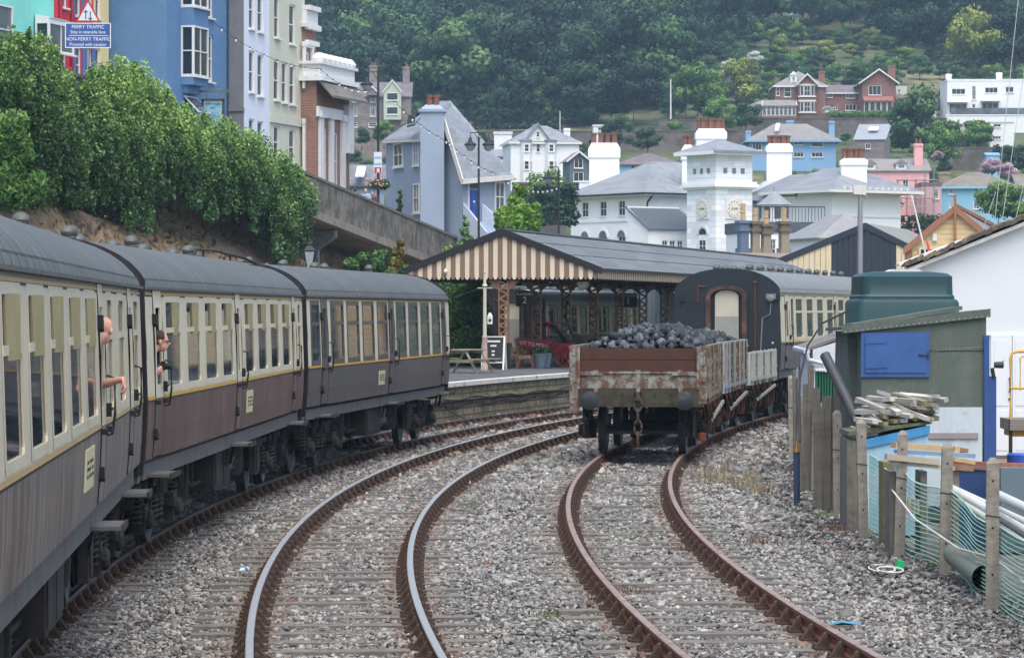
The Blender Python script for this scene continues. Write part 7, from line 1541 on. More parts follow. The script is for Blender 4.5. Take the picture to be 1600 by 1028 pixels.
t = hh('pale blue house with lichened hip roof and white sash windows at the right', 1471, 1588, 267, 290, 345, 385, 'hip', 8, M_HLB, M_OLDR, [(1483, 1490, 294, 304, 'grid'), (1522, 1528, 294, 304, 'sash4'), (1546, 1552, 293, 304, 'sash4'), (1564, 1571, 293, 303, 'sash4'), (1484, 1490, 314, 325, 'grid'), (1521, 1531, 314, 327, 'grid'), (1563, 1571, 312, 322, 'grid')], over=.4, trim=M_HLB, chims=[(-46*385/FPX, 5, 1.3, .9, 55*385/FPX+1.8, 0)], chimm=M_STK)
hh('deep blue house cut off by the right edge beside the pale blue one', 1590, 1625, 270, 292, 345, 388, 'gx', 7, mat('house_deep_blue', '#2f62a8', .8, .05, 1), M_OLDR, [(1598, 1606, 300, 314)], over=.2)
hh('small white two-storey outbuilding below the modern house', 1547, 1584, 190, 192, 232, 500, 'flat', 4, M_WHH, M_SILL, [(1552, 1564, 194, 199, 'case'), (1551, 1564, 213, 218, 'case3')], over=.1)
hh('little brown shed with a grey roof between the ivy walls', 1492, 1513, 192, 212, 232, 500, 'mono', 3, mat('shed_dark', '#5b534e', .8, .1), M_SLG, (), over=.2, cat='shed', name='garden_shed')
hh('blue garden shed on the terrace above the pink shrub', 1541, 1562, 238, 242, 252, 450, 'gx', 3, M_HLB, mat('shed_blue_roof', '#7ba5c4', .6, .05), (), over=.1, cat='shed', name='garden_shed')
hh('small grey greenhouse roof among the hedges on the upper hill', 1225, 1248, 19, 24, 36, 700, 'gx', 4, M_HGN, mat('greenhouse_grey', '#8fa0a4', .4, .1), (), over=.1, cat='greenhouse', name='greenhouse')
# terrace retaining walls, masts
M_RETW = mat('retaining_wall', '#6f6865', .95, .2, .8, .5, c2='#55524a', c2scale=.3, c2lo=.45, c2hi=.6, streak='#5a6048', samt=.5)
for (pa, pb, y0, y1, d, lab) in ((760, 1165, 206, 252, 500, 'long stone terrace wall behind the hotel chimneys'), (1160, 1480, 186, 232, 528, 'stone retaining wall under the brick villas'), (1478, 1640, 181, 212, 532, 'stone retaining wall under the white modern house'), (1470, 1640, 232, 268, 470, 'lower garden wall above the pale blue house'), (905, 1010, 285, 330, 372, 'low white wall left of the hotel'), (800, 885, 288, 345, 300, 'dark stone wall above the bright green tree'), (1030, 1180, 188, 206, 530, 'upper hedge wall right of the flagpole')):
    k = d/FPX; t = MB(); xa, xb = atx(pa, d), atx(pb, d); t.box(xa, xb, d, d+1.2, atz(y1, d)-3, atz(y0, d)); t.box(xa, xb, d-.08, d+1.3, atz(y0, d), atz(y0, d)+.18); t.thing('retaining_wall', lab, 'wall', M_RETW if 'white' not in lab else M_WHH)
for (px, y0, y1, d, lab, m_, r) in ((1048, 124, 178, 540, 'thick white flagpole on the wooded slope', M_WHITE, .14), (1072, 150, 190, 535, 'thin grey mast right of the white flagpole', M_UNDER, .07), (779, 160, 205, 445, 'slim grey pole above the flat-topped annexe', M_UNDER, .08), (875, 174, 205, 440, 'white street light pole behind the white house', M_WHITE, .07), (1345, 250, 250, 400, '', None, 0)):
    if m_ is None: continue
    b = MB(); b.cyl((atx(px, d), d, atz(y1, d)-2), (atx(px, d), d, atz(y0, d)), r, r*.7, 8); b.thing('mast', lab, 'pole', m_, smooth=True)
# rigging wires of boats behind the white shed, and an orange pennant
for (p, q, d, lab) in (((1592, -10), (1548, 345), 95, 'long thin stay wire crossing the white modern house'), ((1618, -10), (1557, 345), 96, 'second stay wire, nearest the right edge'), ((1640, 110), (1574, 340), 97, 'short stay wire low at the right edge'), ((1556, 300), (1502, 400), 98, 'slack stay wire in front of the beige hall')):
    b = MB(); b.cyl(at(q[0], q[1]+60, d), at(*p, d), .010, None, 5); b.thing('rigging_wire', lab, 'wire', mat('wire_pale', '#b6bcbc', .5, .05))
b = MB(); b.cyl(at(1424, 305, 92), at(1452, 420, 92), .022, .03, 6); t = thing('pennant_pole', 'leaning white pole with a drooping orange pennant', 'pole', at(1452, 420, 92)); b.v = [tuple(Vector(v)-t.location) for v in b.v]; b.build('pole', M_WHITE, t); b = MB(); q = [at(1447, 374, 91.9), at(1450, 378, 91.9), at(1455, 392, 91.9), at(1453, 398, 91.9), at(1449, 390, 91.9)]; b.prism([v-t.location for v in q], (0, .03, 0)); b.build('pennant', mat('pennant_orange', '#d4593c', .6, .05), t)

# ------------------------------------------------------------------ woods and garden trees on the hillside
WOOD = [leafmat('wood_leaf_dark', '#0d1b18', '#1a3027', '#345236', .12), leafmat('wood_leaf_mid', '#14241d', '#243d2d', '#41603c', .12), leafmat('wood_leaf_light', '#243e2c', '#40603c', '#688652', .15)]
GARD = [leafmat('garden_leaf_bright', '#33552a', '#5a8040', '#8aa85c'), leafmat('garden_leaf_yellow', '#4f6230', '#7f8f45', '#a9ae62'), leafmat('garden_leaf_dark', '#22382a', '#36543a', '#587048')]
M_BARK = MATS.get('bark') or mat('bark', '#4f463c', .9, .2, 6)
def tree_proto(R0, H, n, size, seed, tall=1.0, nb=16):
    """crown (unit-less mesh about the trunk foot) and trunk with limbs"""
    rg = random.Random(seed); B = []
    for i in range(nb):
        a = rg.uniform(0, 6.283); q = rg.uniform(0, .75)**.6*R0; z = H*.35 + rg.uniform(0, .6)*H*(1-.45*(q/R0)**2); r = R0*rg.uniform(.28, .46); B.append(((q*math.cos(a), q*math.sin(a), z), (r, r, r*.85*tall)))
    B.append(((0, 0, H*.8), (R0*.45, R0*.45, R0*.4*tall))); P, Nn, k = blob_points(B, n, .6)
    tz = np.random.default_rng(seed).uniform(-.2, .2, len(B)); V, F, tn = cards(P, Nn, size, .42 + tz[k] + .38*Nn[:, 2] + RNG.normal(0, .07, n), .42, 1.2)  # sunlit crown tops put into the leaf colour by upward normal
    b = MB(); b.tube([(0, 0, -1.5), (0, 0, H*.3), (.2, .1, H*.7)], [R0*.08, R0*.06, R0*.02], 7)
    for c, r in B[::4]: b.tube([(0, 0, H*.25), (c[0]*.5, c[1]*.5, H*.25+(c[2]-H*.25)*.6), c], [R0*.04, R0*.025, R0*.01], 5)
    return V, F, tn, b
PROTO = []
for i in range(6):
    V, F, tn, b = tree_proto(5.2, 10.5, 3000, .50, 40+i, 1.0, 18); PROTO.append((V, F, tn, b.mesh('trunk', M_BARK)))
CM = {}
def plant(name, label, cat, X, D, s, pi, lm, group=None, sz=1.0, dz=0, z=None):
    key = (pi, lm.name)
    V, F, tn, tr = PROTO[pi]
    if key not in CM: CM[key] = npmesh('crown', V, F, tn, [lm])
    t = thing(name, label, cat, (X, D, (hz(X, D) if z is None else z) + dz), random.uniform(0, 6.28), group); t.scale = (s, s, s*sz)
    put('crown', CM[key], t); put('trunk', tr, t); return t
rg = random.Random(77)
cnt = 0
for row in range(19):
    d = 566 + row*10.5
    for c in range(-6, 30):
        px = 470 + c*(9.6*FPX/d)*1.0 + rg.uniform(-22, 22); dd = d + rg.uniform(-4, 4)
        if px < 455 or px > 1640: continue
        # the gardens and the open slope at the right stay clear of the wood
        gy = HOR - (hz(atx(px, dd), dd)-EYE)*FPX/dd
        lim = np.interp(px, [455, 900, 1060, 1130, 1210, 1330, 1480, 1560, 1640], [215, 205, 165, 95, 62, 60, 110, 125, 120])
        if gy > lim or gy < -75: continue
        s = rg.uniform(.85, 1.35)
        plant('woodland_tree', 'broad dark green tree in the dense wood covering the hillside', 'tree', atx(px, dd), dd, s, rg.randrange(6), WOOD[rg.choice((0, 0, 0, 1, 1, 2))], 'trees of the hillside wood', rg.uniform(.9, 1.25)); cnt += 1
for i in range(90):
    px = rg.uniform(470, 1075); lim = np.interp(px, [455, 900, 1060, 1130], [205, 200, 165, 110]); y = lim - rg.uniform(-8, 26)
    dd = 540
    while HOR - (hz(atx(px, dd), dd)-EYE)*FPX/dd > y and dd < 720: dd += 4
    plant('wood_edge_bush', 'thick green bush filling the lower edge of the hillside wood', 'bush', atx(px, dd), dd, rg.uniform(.35, .7), rg.randrange(6), WOOD[rg.choice((0, 1, 1, 2))], 'bushes along the wood edge', rg.uniform(.7, 1.0))
for (px, y, d, s, m, lab) in ((705, 175, 560, 1.5, WOOD[2], 'large pale green tree in front of the wood, left of centre'), (690, 120, 640, 1.2, WOOD[2], 'lighter tree standing above the large pale one'), (810, 190, 548, .9, WOOD[1], 'rounded tree above the white double-bayed house'), (905, 185, 548, .95, WOOD[1], 'full tree right of the white house chimney'), (990, 185, 548, 1.0, WOOD[0], 'dark tree behind the hotel chimney pots'), (1090, 175, 552, .8, GARD[0], 'green garden tree right of the flagpole'), (1150, 168, 556, .75, GARD[1], 'yellow-green tree beside the conservatory'), (1165, 205, 520, .5, GARD[2], 'dark shrub below the conservatory'), (1440, 250, 455, .95, WOOD[2], 'large grey-green tree between barn and ivy wall'), (1475, 262, 445, .55, GARD[0], 'bright round tree left of the pink shrub'), (1520, 120, 575, 1.0, GARD[1], 'tall yellow-green conifer behind the white modern house'), (1585, 118, 575, 1.15, WOOD[0], 'dark tree behind the modern house chimney'), (1560, 345, 300, .42, GARD[0], 'round green tree in front of the pale blue house'), (1585, 350, 300, .40, GARD[0], 'second green tree at the right before the blue house'), (1340, 128, 580, .35, GARD[2], 'dark purple-green bush above the brick link house'), (1385, 345, 360, .35, GARD[2], 'dark hedge-like bush below the pink house'), (1012, 240, 475, .42, GARD[2], 'dark round bush against the stone terrace wall'), (965, 235, 480, .5, GARD[2], 'bush behind the small white box house'), (600, 222, 440, .3, GARD[0], 'pale green bank bush below the grey stone house'), (565, 225, 445, .25, GARD[2], 'darker bush below the stone house windows'), (640, 215, 450, .25, GARD[1], 'yellowish bush beside the grey stone house'), (860, 330, 300, .42, GARD[0], 'green tree left of the hotel wall'), (1120, 210, 500, .55, GARD[0], 'green bush behind the hotel chimney'), (1530, 235, 490, .45, GARD[0], 'leafy bush beside the little brown shed')):
    plant('garden_tree', lab, 'tree', atx(px, d), d, s, rg.randrange(6), m, None, 1.25 if 'conifer' in lab else 1.0, z=atz(y, d)-.5)
# hedges and shrubs in gardens (small, many)
kinds = [('round green garden shrub on the hillside', GARD[0]), ('dark green garden shrub on the hillside', GARD[2]), ('yellow-green garden shrub on the hillside', GARD[1]), ('mid green garden shrub on the hillside', WOOD[2])]
for i in range(290):
    px = rg.uniform(1040, 1605); dd = rg.uniform(552, 700); gy = HOR - (hz(atx(px, dd), dd)-EYE)*FPX/dd
    if gy < 50: continue
    if 1400 < px < 1480 and 128 < gy < 160: continue
    lab, m = kinds[rg.choice((0, 1, 1, 2, 3, 3))]; plant('garden_shrub', lab, 'shrub', atx(px, dd), dd, rg.uniform(.2, .5), rg.randrange(6), m, 'garden shrubs on the hillside: ' + lab.split(' garden')[0], rg.uniform(.7, 1.1))
for i in range(210):
    px = rg.uniform(520, 1605); dd = rg.choice((rg.uniform(395, 425), rg.uniform(440, 465), rg.uniform(485, 530)))
    gy = HOR - (hz(atx(px, dd), dd)-EYE)*FPX/dd
    lab, m = kinds[rg.choice((0, 1, 1, 2, 3))]; lab = lab.replace('garden shrub on the hillside', 'bush between the houses below the villas'); plant('terrace_bush', lab, 'bush', atx(px, dd), dd, rg.uniform(.12, .30), rg.randrange(6), m, 'terrace bushes: ' + lab.split(' bush')[0], rg.uniform(.7, 1.0))
PINK = leafmat('blossom_pink', '#6f6a6a', '#b396a8', '#d6c2ca'); WHT = leafmat('blossom_white', '#8a9a8a', '#c3ccc6', '#e6eae8'); BLU = leafmat('blossom_blue', '#4a5a8a', '#7f90b8', '#b0bcd4')
for (px, y, d, s, m, lab) in ((1550, 275, 420, .34, PINK, 'large pink flowering shrub above the pale blue house roof'), (1575, 278, 420, .28, PINK, 'lower pink flowering shrub trailing right of the larger one'), (1465, 248, 440, .18, PINK, 'small purple-pink shrub beside the grey-green tree'), (1132, 118, 590, .32, WHT, 'white flowering shrub left on the upper garden slope'), (1180, 98, 600, .30, WHT, 'white blossom bush right on the upper garden slope'), (1132, 135, 590, .22, BLU, 'blue flowering shrub below the white blossom'), (1295, 178, 543, .22, WHT, 'white flowering shrub by the brick link house porch'), (796, 280, 400, .14, PINK, 'pink climbing flowers at the corner of the blue-grey house')):
    plant('flowering_shrub', lab, 'shrub', atx(px, d), d, s, rg.randrange(6), m, None, .85, z=atz(y, d)-.6)
def hedge(label, pa, pb, y0, y1, d, m, n=2600, size=.34):
    B = []; k = d/FPX; px = pa
    while px <= pb:
        for yy in np.linspace(y0+4, y1-4, max(1, int((y1-y0)/9))): c = at(px + rg.uniform(-3, 3), yy, d + rg.uniform(-.5, .5)); r = rg.uniform(5, 9)*k; B.append(((c.x, c.y, c.z), (r*1.2, r, r)))
        px += 8
    P, Nn, kk = blob_points(B, n, .55); o = leaves('hedge', P, Nn, size, .4 + .3*Nn[:, 2] + RNG.normal(0, .13, n), m, label, 'hedge')  # top light put into the hedge leaf colour
hedge('long dark clipped hedge at the foot of the wood', 742, 872, 172, 202, 545, WOOD[1]); hedge('ivy-covered wall left of the little brown shed', 1460, 1492, 192, 240, 498, GARD[0]); hedge('ivy-covered wall right of the little brown shed', 1515, 1545, 192, 240, 498, GARD[0])
hedge('dark hedge below the pink house', 1350, 1475, 338, 385, 330, GARD[2], 3000, .26); hedge('clipped dark hedge at the right above the garden wall', 1560, 1640, 230, 262, 462, GARD[2]); hedge('hedge along the terrace before the brick villas', 1300, 1400, 176, 186, 538, GARD[0], 1500, .3); hedge('green bank growth under the small white house', 840, 900, 290, 350, 290, GARD[2], 2600, .24)
# ------------------------------------------------------------------ yard at the right: fence, sheds, tank, timber and junk
M_POST = mat('concrete_post', '#8a867c', .95, .18, 9, .5, 14, c2='#5f594c', c2scale=3, c2lo=.5, c2hi=.65, c2amt=.7, streak='#6a6456', samt=.5)
M_OLDW = mat('old_grey_board', '#68655c', .95, .25, 6, .5, 12, c2='#464339', c2scale=3, streak='#85817a', slo=.5, shi=.7, sfreq=14, samt=.6)
GZ = -.25
posts = [(1550, 718, 960, 'concrete fence post nearest the right edge of the picture'), (1476, 695, 903, 'darker concrete fence post, second from the right edge'), (1405, 675, 873, 'concrete fence post third from the right edge, in front of the timber stack'), (1349, 657, 845, 'concrete fence post at the corner of the blue box'), (1309, 643, 808, 'pointed concrete fence post left of the old boards'), (1284, 631, 785, 'concrete fence post leaning slightly among the boards'), (1273, 621, 770, 'concrete fence post just left of the leaning one'), (1254, 615, 757, 'wide concrete fence post right of the blue pole'), (1238, 588, 723, 'last concrete fence post beside the distant rail')]
pp = []
for px, yt, yb, lab in posts:
    d = (EYE-GZ)*FPX/(yb-HOR); X = atx(px, d); H = (yb-yt)*d/FPX; pp.append((X, d, H))
    b = MB(); w = .062 if px > 1300 else .058; 
    b.prism([(-w, -w, -.3), (w, -w, -.3), (w, w, -.3), (-w, w, -.3)], (0, 0, H+.25)); b.add([(-w, -w, H-.05), (w, -w, H-.05), (w, w, H-.05), (-w, w, H-.05), (-w*.4, -w*.4, H), (w*.4, -w*.4, H), (w*.4, w*.4, H), (-w*.4, w*.4, H)], [(0,1,5,4), (1,2,6,5), (2,3,7,6), (3,0,4,7), (4,5,6,7)])
    for z in (H-.22, H*.55, H*.25): b.lathe([(.012, -w-.003), (.012, -w)], 6, (0, 0, z), 1, 'y')
    t = thing('fence_post', lab, 'fence post', (X, d, GZ+.02), rg.uniform(-.2, .2), 'concrete fence posts along the yard'); b.build('shaft', [M_POST, M_IRON], t); t.rotation_euler = (rg.uniform(-.015, .015), rg.uniform(-.03, .03), rg.uniform(-.2, .2))
    b = MB(); z = H*.62; b.tube([(w+.006, -w-.006, z), (-w-.006, -w-.006, z+.02), (-w-.006, w+.006, z), (w+.006, w+.006, z), (w+.006, -w-.006, z)], .005, 4); b.build('wire_tie', M_UNDER, t)
# old boards and palings between the farther posts
for px, yt, w, lab, ln in ((1298, 622, .17, 'broad dark old paling leaning between the concrete posts', .02), (1316, 632, .13, 'old grey paling behind the pointed concrete post', -.02), (1264, 570, .10, 'tall thin weathered stake behind the fence posts', .02), (1245, 577, .10, 'grey stake next to the last concrete post', -.02), (1322, 668, .12, 'split grey board beside the blue box', .03), (1291, 640, .08, 'narrow paling wedged between two posts', -.05), (1331, 676, .14, 'pale flaking board at the left end of the blue box', 0), (1303, 612, .11, 'grey paling with a broken top behind the pointed post', .03), (1279, 606, .12, 'dark paling filling the gap left of the leaning post', -.02), (1290, 618, .14, 'wide mossy paling behind the leaning post', .01), (1312, 655, .10, 'short paling leaning on the pointed post', .05), (1260, 600, .12, 'grey paling behind the wide post', 0), (1270, 640, .10, 'short dark paling low between two concrete posts', .02), (1250, 622, .11, 'paling right behind the blue pole', -.03), (1327, 690, .10, 'short grey stub at the foot of the blue box', .02)):
    d = 47.5 if px > 1275 else 53; X = atx(px, d); H = atz(yt, d)-GZ; b = MB(); b.obox((0, 0, H/2-.1), (w, .03, H+.2)); o = b.build('paling', M_OLDW, None); o.location = (X, d, GZ); o.rotation_euler = (rg.uniform(-.04, .04), ln, rg.uniform(-.3, .3)); tag(o, lab, 'paling', 'old wooden palings in the fence')
# green net
M_NET = NT('green_net'); M_NET.b.inputs['Base Color'].default_value = C('#3f6e5e'); M_NET.b.inputs['Alpha'].default_value = .42; M_NET.b.inputs['Roughness'].default_value = .8; M_NET = M_NET.mat
M_STRAND = mat('net_strand', '#9cc4b0', .6, .1)
t = thing('netting', 'green plastic netting stretched along the front fence posts', 'netting', (4.6, 33, GZ)); t0 = t.location.copy()
base_pts = [(pp[3][0], pp[3][1]), (pp[2][0], pp[2][1]), (pp[1][0], pp[1][1]), (pp[0][0], pp[0][1]), (4.75, 27.0)]; tops = [1.12, 1.02, .98, .85, .92]
cols = []
for i in range(len(base_pts)-1):
    for j in range(8):
        f = j/8; a, c = base_pts[i], base_pts[i+1]; sag = -.06*math.sin(math.pi*f); cols.append((a[0]+(c[0]-a[0])*f+.075+.03*math.sin(i*3+j), a[1]+(c[1]-a[1])*f, tops[i]+(tops[i+1]-tops[i])*f+sag))
b = MB()
for A, B_ in zip(cols[:-1], cols[1:]): b.quad([Vector((A[0], A[1], GZ+.03))-t0, Vector((B_[0], B_[1], GZ+.03))-t0, Vector((B_[0], B_[1], GZ+B_[2]))-t0, Vector((A[0], A[1], GZ+A[2]))-t0])
b.build('mesh_sheet', M_NET, t)
b = MB()
for k in range(19):
    f = k/18; b.tube([Vector((x-.005, y, GZ+.03+(h-.03)*f+.008*math.sin(i*1.1+k)))-t0 for i, (x, y, h) in enumerate(cols)], .0058 if k < 18 else .010, 4)
b.build('strand', M_STRAND, t)
b = MB(); b.tube([Vector((4.52, 39.5, .62))-t0, Vector((4.55, 37, .35))-t0, Vector((4.7, 34.5, .2))-t0, Vector((4.72, 32, .28))-t0, Vector((4.75, 29, .12))-t0], .011, 5); b.build('cord', mat('cord_white', '#c6cac4', .6, .05), t)
# felt-covered shed with blue hatch
dS = 46.0; k = dS/FPX; M_FELT = mat('roofing_felt', '#566059', .95, .16, 30, .4, 45, c2='#687068', c2scale=1.2, streak='#454d47', samt=.35)
t = thing('garden_shed', 'leaning grey felt-covered shed with a blue hatch', 'shed', (atx(1447, dS), dS, GZ)); o_ = t.location.copy(); Q = lambda px, py, dy=0: Vector((atx(px, dS)-o_.x, dy, atz(py, dS)-o_.z)); zg = 0
b = MB(); b.prism([Q(1346, 900).xy.to_3d(), Q(1540, 900).xy.to_3d(), Q(1541, 492), Q(1346, 519)], (0, 2.2, 0)); b.prism([Q(1330, 900, .6).xy.to_3d()+Vector((0, .6, 0)), Q(1346, 900).xy.to_3d()+Vector((0, .6, 0)), Q(1346, 519)+Vector((0, .6, 0)), Q(1330, 519)+Vector((0, .6, 0))], (0, 1.6, 0)); b.build('wall', M_FELT, t)
b = MB(); A, B_ = Q(1316, 515.5), Q(1547, 487.5); b.prism([A+Vector((0, -.04, .0)), B_+Vector((0, -.04, .0)), B_+Vector((0, -.04, .045)), A+Vector((0, -.04, .045))], (0, 2.5, -.03)); b.prism([A+Vector((0, -.054, -.05)), B_+Vector((0, -.054, -.07)), B_+Vector((0, -.054, .047)), A+Vector((0, -.054, .047))], (0, .014, 0)); b.prism([A+Vector((.2, .5, .03)), B_+Vector((-.32, .5, .03)), B_+Vector((-.32, .5, .085)), A+Vector((.2, .5, .085))], (0, 1.6, -.02))
b.build('roof', M_FELT, t)
b = MB()
for i in range(26): f = (i+.5)/26; p = A.lerp(B_, f); b.lathe([(.007, -.060), (.007, -.054)], 6, (p.x, p.y, p.z-.03-.02*f), 0, 'y')
for i in range(16): p = Q(1458+5*i, 548-.4*i); b.lathe([(.005, -.012), (.005, -.002)], 6, (p.x, 0, p.z), 0, 'y')
b.box(Q(1452, 0).x, Q(1538, 0).x, -.004, -.001, Q(0, 549).z, Q(0, 547.5).z, 1); b.build('nail_row', [mat('nail_bright', '#b9bdb9', .4, .05), M_UNDER], t)
M_HBL = mat('hatch_blue', '#34588f', .55, .06, 4, c2='#2a477c', c2scale=2); b = MB(); p, q = Q(1345, 589), Q(1452, 519.5); b.box(p.x, q.x, -.03, -.002, p.z, q.z, 0); hat = b.build('hatch', M_HBL, t)
b = MB(); b.box(p.x+.05, q.x-.05, -.045, -.03, p.z+.06, q.z-.05); b.box(p.x+.058, p.x+.062, -.047, -.045, p.z+.06, q.z-.05, 1)
for z in (p.z+.14, q.z-.14): b.prism([(p.x+.06, -.046, z-.022), (p.x+.36, -.046, z-.008), (p.x+.36, -.046, z+.008), (p.x+.06, -.046, z+.022)], (0, -.008, 0))
b.build('hatch_panel', [M_HBL, M_IRON], hat); b = MB(); b.beam((q.x-.16, -.055, (p.z+q.z)/2), (q.x+.0, -.055, (p.z+q.z)/2), .02, .02); b.box(q.x-.03, q.x-.01, -.06, -.045, (p.z+q.z)/2-.05, (p.z+q.z)/2+.05); b.build('bolt', mat('bolt_dark', '#2a3a60', .5, .1), hat)
b = MB(); p, q = Q(1447, 790), Q(1534, 636); b.box(p.x, q.x, -.05, -.02, p.z, q.z); b.box(p.x+.02, q.x-.06, -.075, -.05, Q(0, 685).z, Q(0, 676).z, 1); b.build('white_panel', [mat('panel_mouldy_white', '#b4c0c4', .8, .06, 3, c2='#6e746a', c2scale=2.2, c2lo=.55, c2hi=.72, c2amt=.7, streak='#8fa6b2', samt=.4), mat('batten_grey', '#8a8384', .8, .1)], t)
b = MB(); b.box(Q(1537, 0).x, Q(1545, 0).x, -.06, .1, 0, Q(0, 524).z); b.box(Q(1545, 0).x, Q(1556, 0).x, -.05, .2, 0, Q(0, 588).z); b.build('corner_board', mat('board_blue', '#2c4a80', .5, .06, 3), t)
b = MB(); b.lathe([(.045, 0), (.05, .12), (.03, .13)], 10, tuple(Q(1552, 570)+Vector((0, -.1, 0))), 0, 'x'); b.beam(Q(1549, 575)+Vector((0, -.08, 0)), Q(1552, 590)+Vector((0, -.05, 0)), .03, .05); b.tube([Q(1562, 568)+Vector((0, -.1, 0)), Q(1567, 563)+Vector((0, -.1, 0))], .006, 4); b.build('lamp', mat('lamp_green_black', '#27332f', .5, .1), t)
# green oil tank
dK = 54.0; k = dK/FPX; M_TANK = mat('tank_green', '#1f4043', .45, .06, 2, c2='#26494b', c2scale=.8, streak='#315456', slo=.6, shi=.85, samt=.3)
t = thing('oil_tank', 'large dark green plastic oil tank raised behind the felt shed', 'tank', (atx(1407, dK)+.13, dK, GZ), R(4))
def rrect(hx, hy, r, n=5): return [(sx*(hx-r)+r*math.cos(R(a0+90*i/n)), sy*(hy-r)+r*math.sin(R(a0+90*i/n))) for sx, sy, a0 in ((1, 1, 0), (-1, 1, 90), (-1, -1, 180), (1, -1, 270)) for i in range(n+1)]
def loft(b, rings, m=0):
    n = len(rings[0]); vs = [p for r_ in rings for p in r_]; b.add(vs, [(i*n+j, i*n+(j+1) % n, (i+1)*n+(j+1) % n, (i+1)*n+j) for i in range(len(rings)-1) for j in range(n)] + [tuple(range(n-1, -1, -1)), tuple(range((len(rings)-1)*n, len(rings)*n))], m)
zt = lambda y: atz(y, dK)-GZ; b = MB(); RR = []
for (hx, hy, z) in ((.80, .62, 1.35), (.86, .66, 1.42), (.865, .66, zt(474)), (.84, .64, zt(469)), (.80, .60, zt(467)), (.80, .60, zt(463)), (.775, .58, zt(460)), (.77, .57, zt(442)), (.77, .57, zt(432)), (.70, .50, zt(427)), (.45, .32, zt(424)), (.1, .08, zt(423.3))): RR.append([(x, y+.6, z) for x, y in rrect(hx, hy, .16)])
loft(b, RR); b.build('body', M_TANK, t, smooth=32)
b = MB()
for x in (-.73, -.66, -.59): b.box(x-.02, x+.02, -.005, .05, 1.5, zt(468)); 
b.build('rib', M_TANK, t); b = MB(); b.box(-.95, .95, -.05, 1.3, 0, .4); b.box(-.85, .85, 0, 1.2, .4, 1.34); b.build('plinth', M_OLDW, t)
b = MB(); b.prism([(-.28, .3, zt(424.5)), (.30, .3, zt(424)), (.24, .3, zt(420)), (-.18, .3, zt(420.5))], (0, .5, 0)); b.build('lid', mat('lid_white', '#c6c9c6', .5, .05), t); b = MB(); b.box(-.43, -.30, -.075, -.03, zt(508), zt(500)); b.build('gauge', M_IRON, t)
# white lean-to with gutter, green sheet, black pipe, hose
d = 58; k = d/FPX; t = thing('outhouse', 'small white outhouse with grey gutter behind the leaning black pipe', 'outhouse', (atx(1300, d), d, GZ)); o_ = t.location.copy(); Q2 = lambda px, py, dy=0: Vector((atx(px, d)-o_.x, dy, atz(py, d)-o_.z))
b = MB(); b.prism([Q2(1270, 720).xy.to_3d(), Q2(1340, 720).xy.to_3d(), Q2(1340, 524), Q2(1270, 546)], (0, 2.5, 0)); b.build('wall', mat('outhouse_white', '#c6ccd0', .8, .06, 2, streak='#a9b0b4', samt=.4), t); b = MB(); b.prism([Q2(1262, 548), Q2(1342, 519), Q2(1342, 515), Q2(1262, 543)], (0, 2.6, 0)); b.build('roof', M_SLATEOLD, t); b = MB(); b.tube([Q2(1260, 549, -.1), Q2(1262, 547, 2.5)], .06, 7); b.tube([Q2(1260, 551, -.1), Q2(1263, 562, -.1), Q2(1285, 568, -.1), Q2(1288, 580, -.1), Q2(1288, 720, -.1)], .04, 7); b.build('gutter', mat('gutter_pale', '#b3bcc4', .5, .06), t)
b = MB(); d = 52
for i in range(9): b.box(atx(1275, d)+.045*i, atx(1275, d)+.045*i+.03, d, d+.04, GZ, atz(580+.4*i, d)); b.box(atx(1275, d)+.045*i-.01, atx(1275, d)+.045*i+.05, d+.04, d+.05, GZ, atz(580+.4*i, d))
b.box(atx(1274, d), atx(1316, d), d-.05, d+.3, atz(579, d), atz(576, d), 1); b.thing('metal_sheet', 'dark green corrugated metal locker behind the wooden palings', 'locker', [mat('sheet_green', '#1f5a44', .5, .08), M_WHITE])
b = MB(); p, q = at(1289, 555, 44.5), at(1346, 672, 43.6); b.tube([p, q], .072, 16, 0, False); b.tube([p, q], .058, 16, 0, False); b.tube([p+Vector((0, 0, .0)), p], [.072, .058], 16, 0, False)
ax = (q-p).normalized(); n1 = ax.cross(Vector((0, 1, 0))).normalized(); n2 = ax.cross(n1); vs = [p + (n1*math.cos(R(22.5*i)) + n2*math.sin(R(22.5*i)))*r_ for r_ in (.072, .058) for i in range(16)]; b.add(vs, [(i, (i+1) % 16, 16+(i+1) % 16, 16+i) for i in range(16)]); b.thing('drain_pipe', 'thick black plastic pipe leaning over the fence towards the left', 'pipe', mat('pipe_black', '#34373a', .5, .12, 3, streak='#4c4f52', samt=.4), smooth=True)
b = MB(); pts = [(1250, 690), (1248, 640), (1250, 590), (1262, 540), (1285, 505), (1324, 486)]; b.tube([at(x, y, 50+i*.5) for i, (x, y) in enumerate(pts)], .016, 6); b.thing('hose', 'thin black hose arching from the fence up to the green tank', 'hose', M_IRON, smooth=True)
b = MB(); d = 48.6; X = atx(1245, d); b.cyl((X, d, GZ), (X, d, .60), .048, None, 12, 0); b.cyl((X, d, .60), (X, d, .64), .06, .055, 12, 1); b.cyl((X, d, .64), (X, d, .78), .03, .012, 10, 1); b.tube([(X, d, .78), (X, d, 1.7), (X+.01, d, 1.85)], .018, 6, 2); b.thing('marker_pole', 'dark blue metal pole with a brass tip at the trackside', 'pole', [mat('pole_navy', '#33445e', .5, .1, 4), mat('brass', '#a8803c', .4, .1, metal=.6), mat('conduit_pale', '#8a979a', .5, .1)], smooth=35)
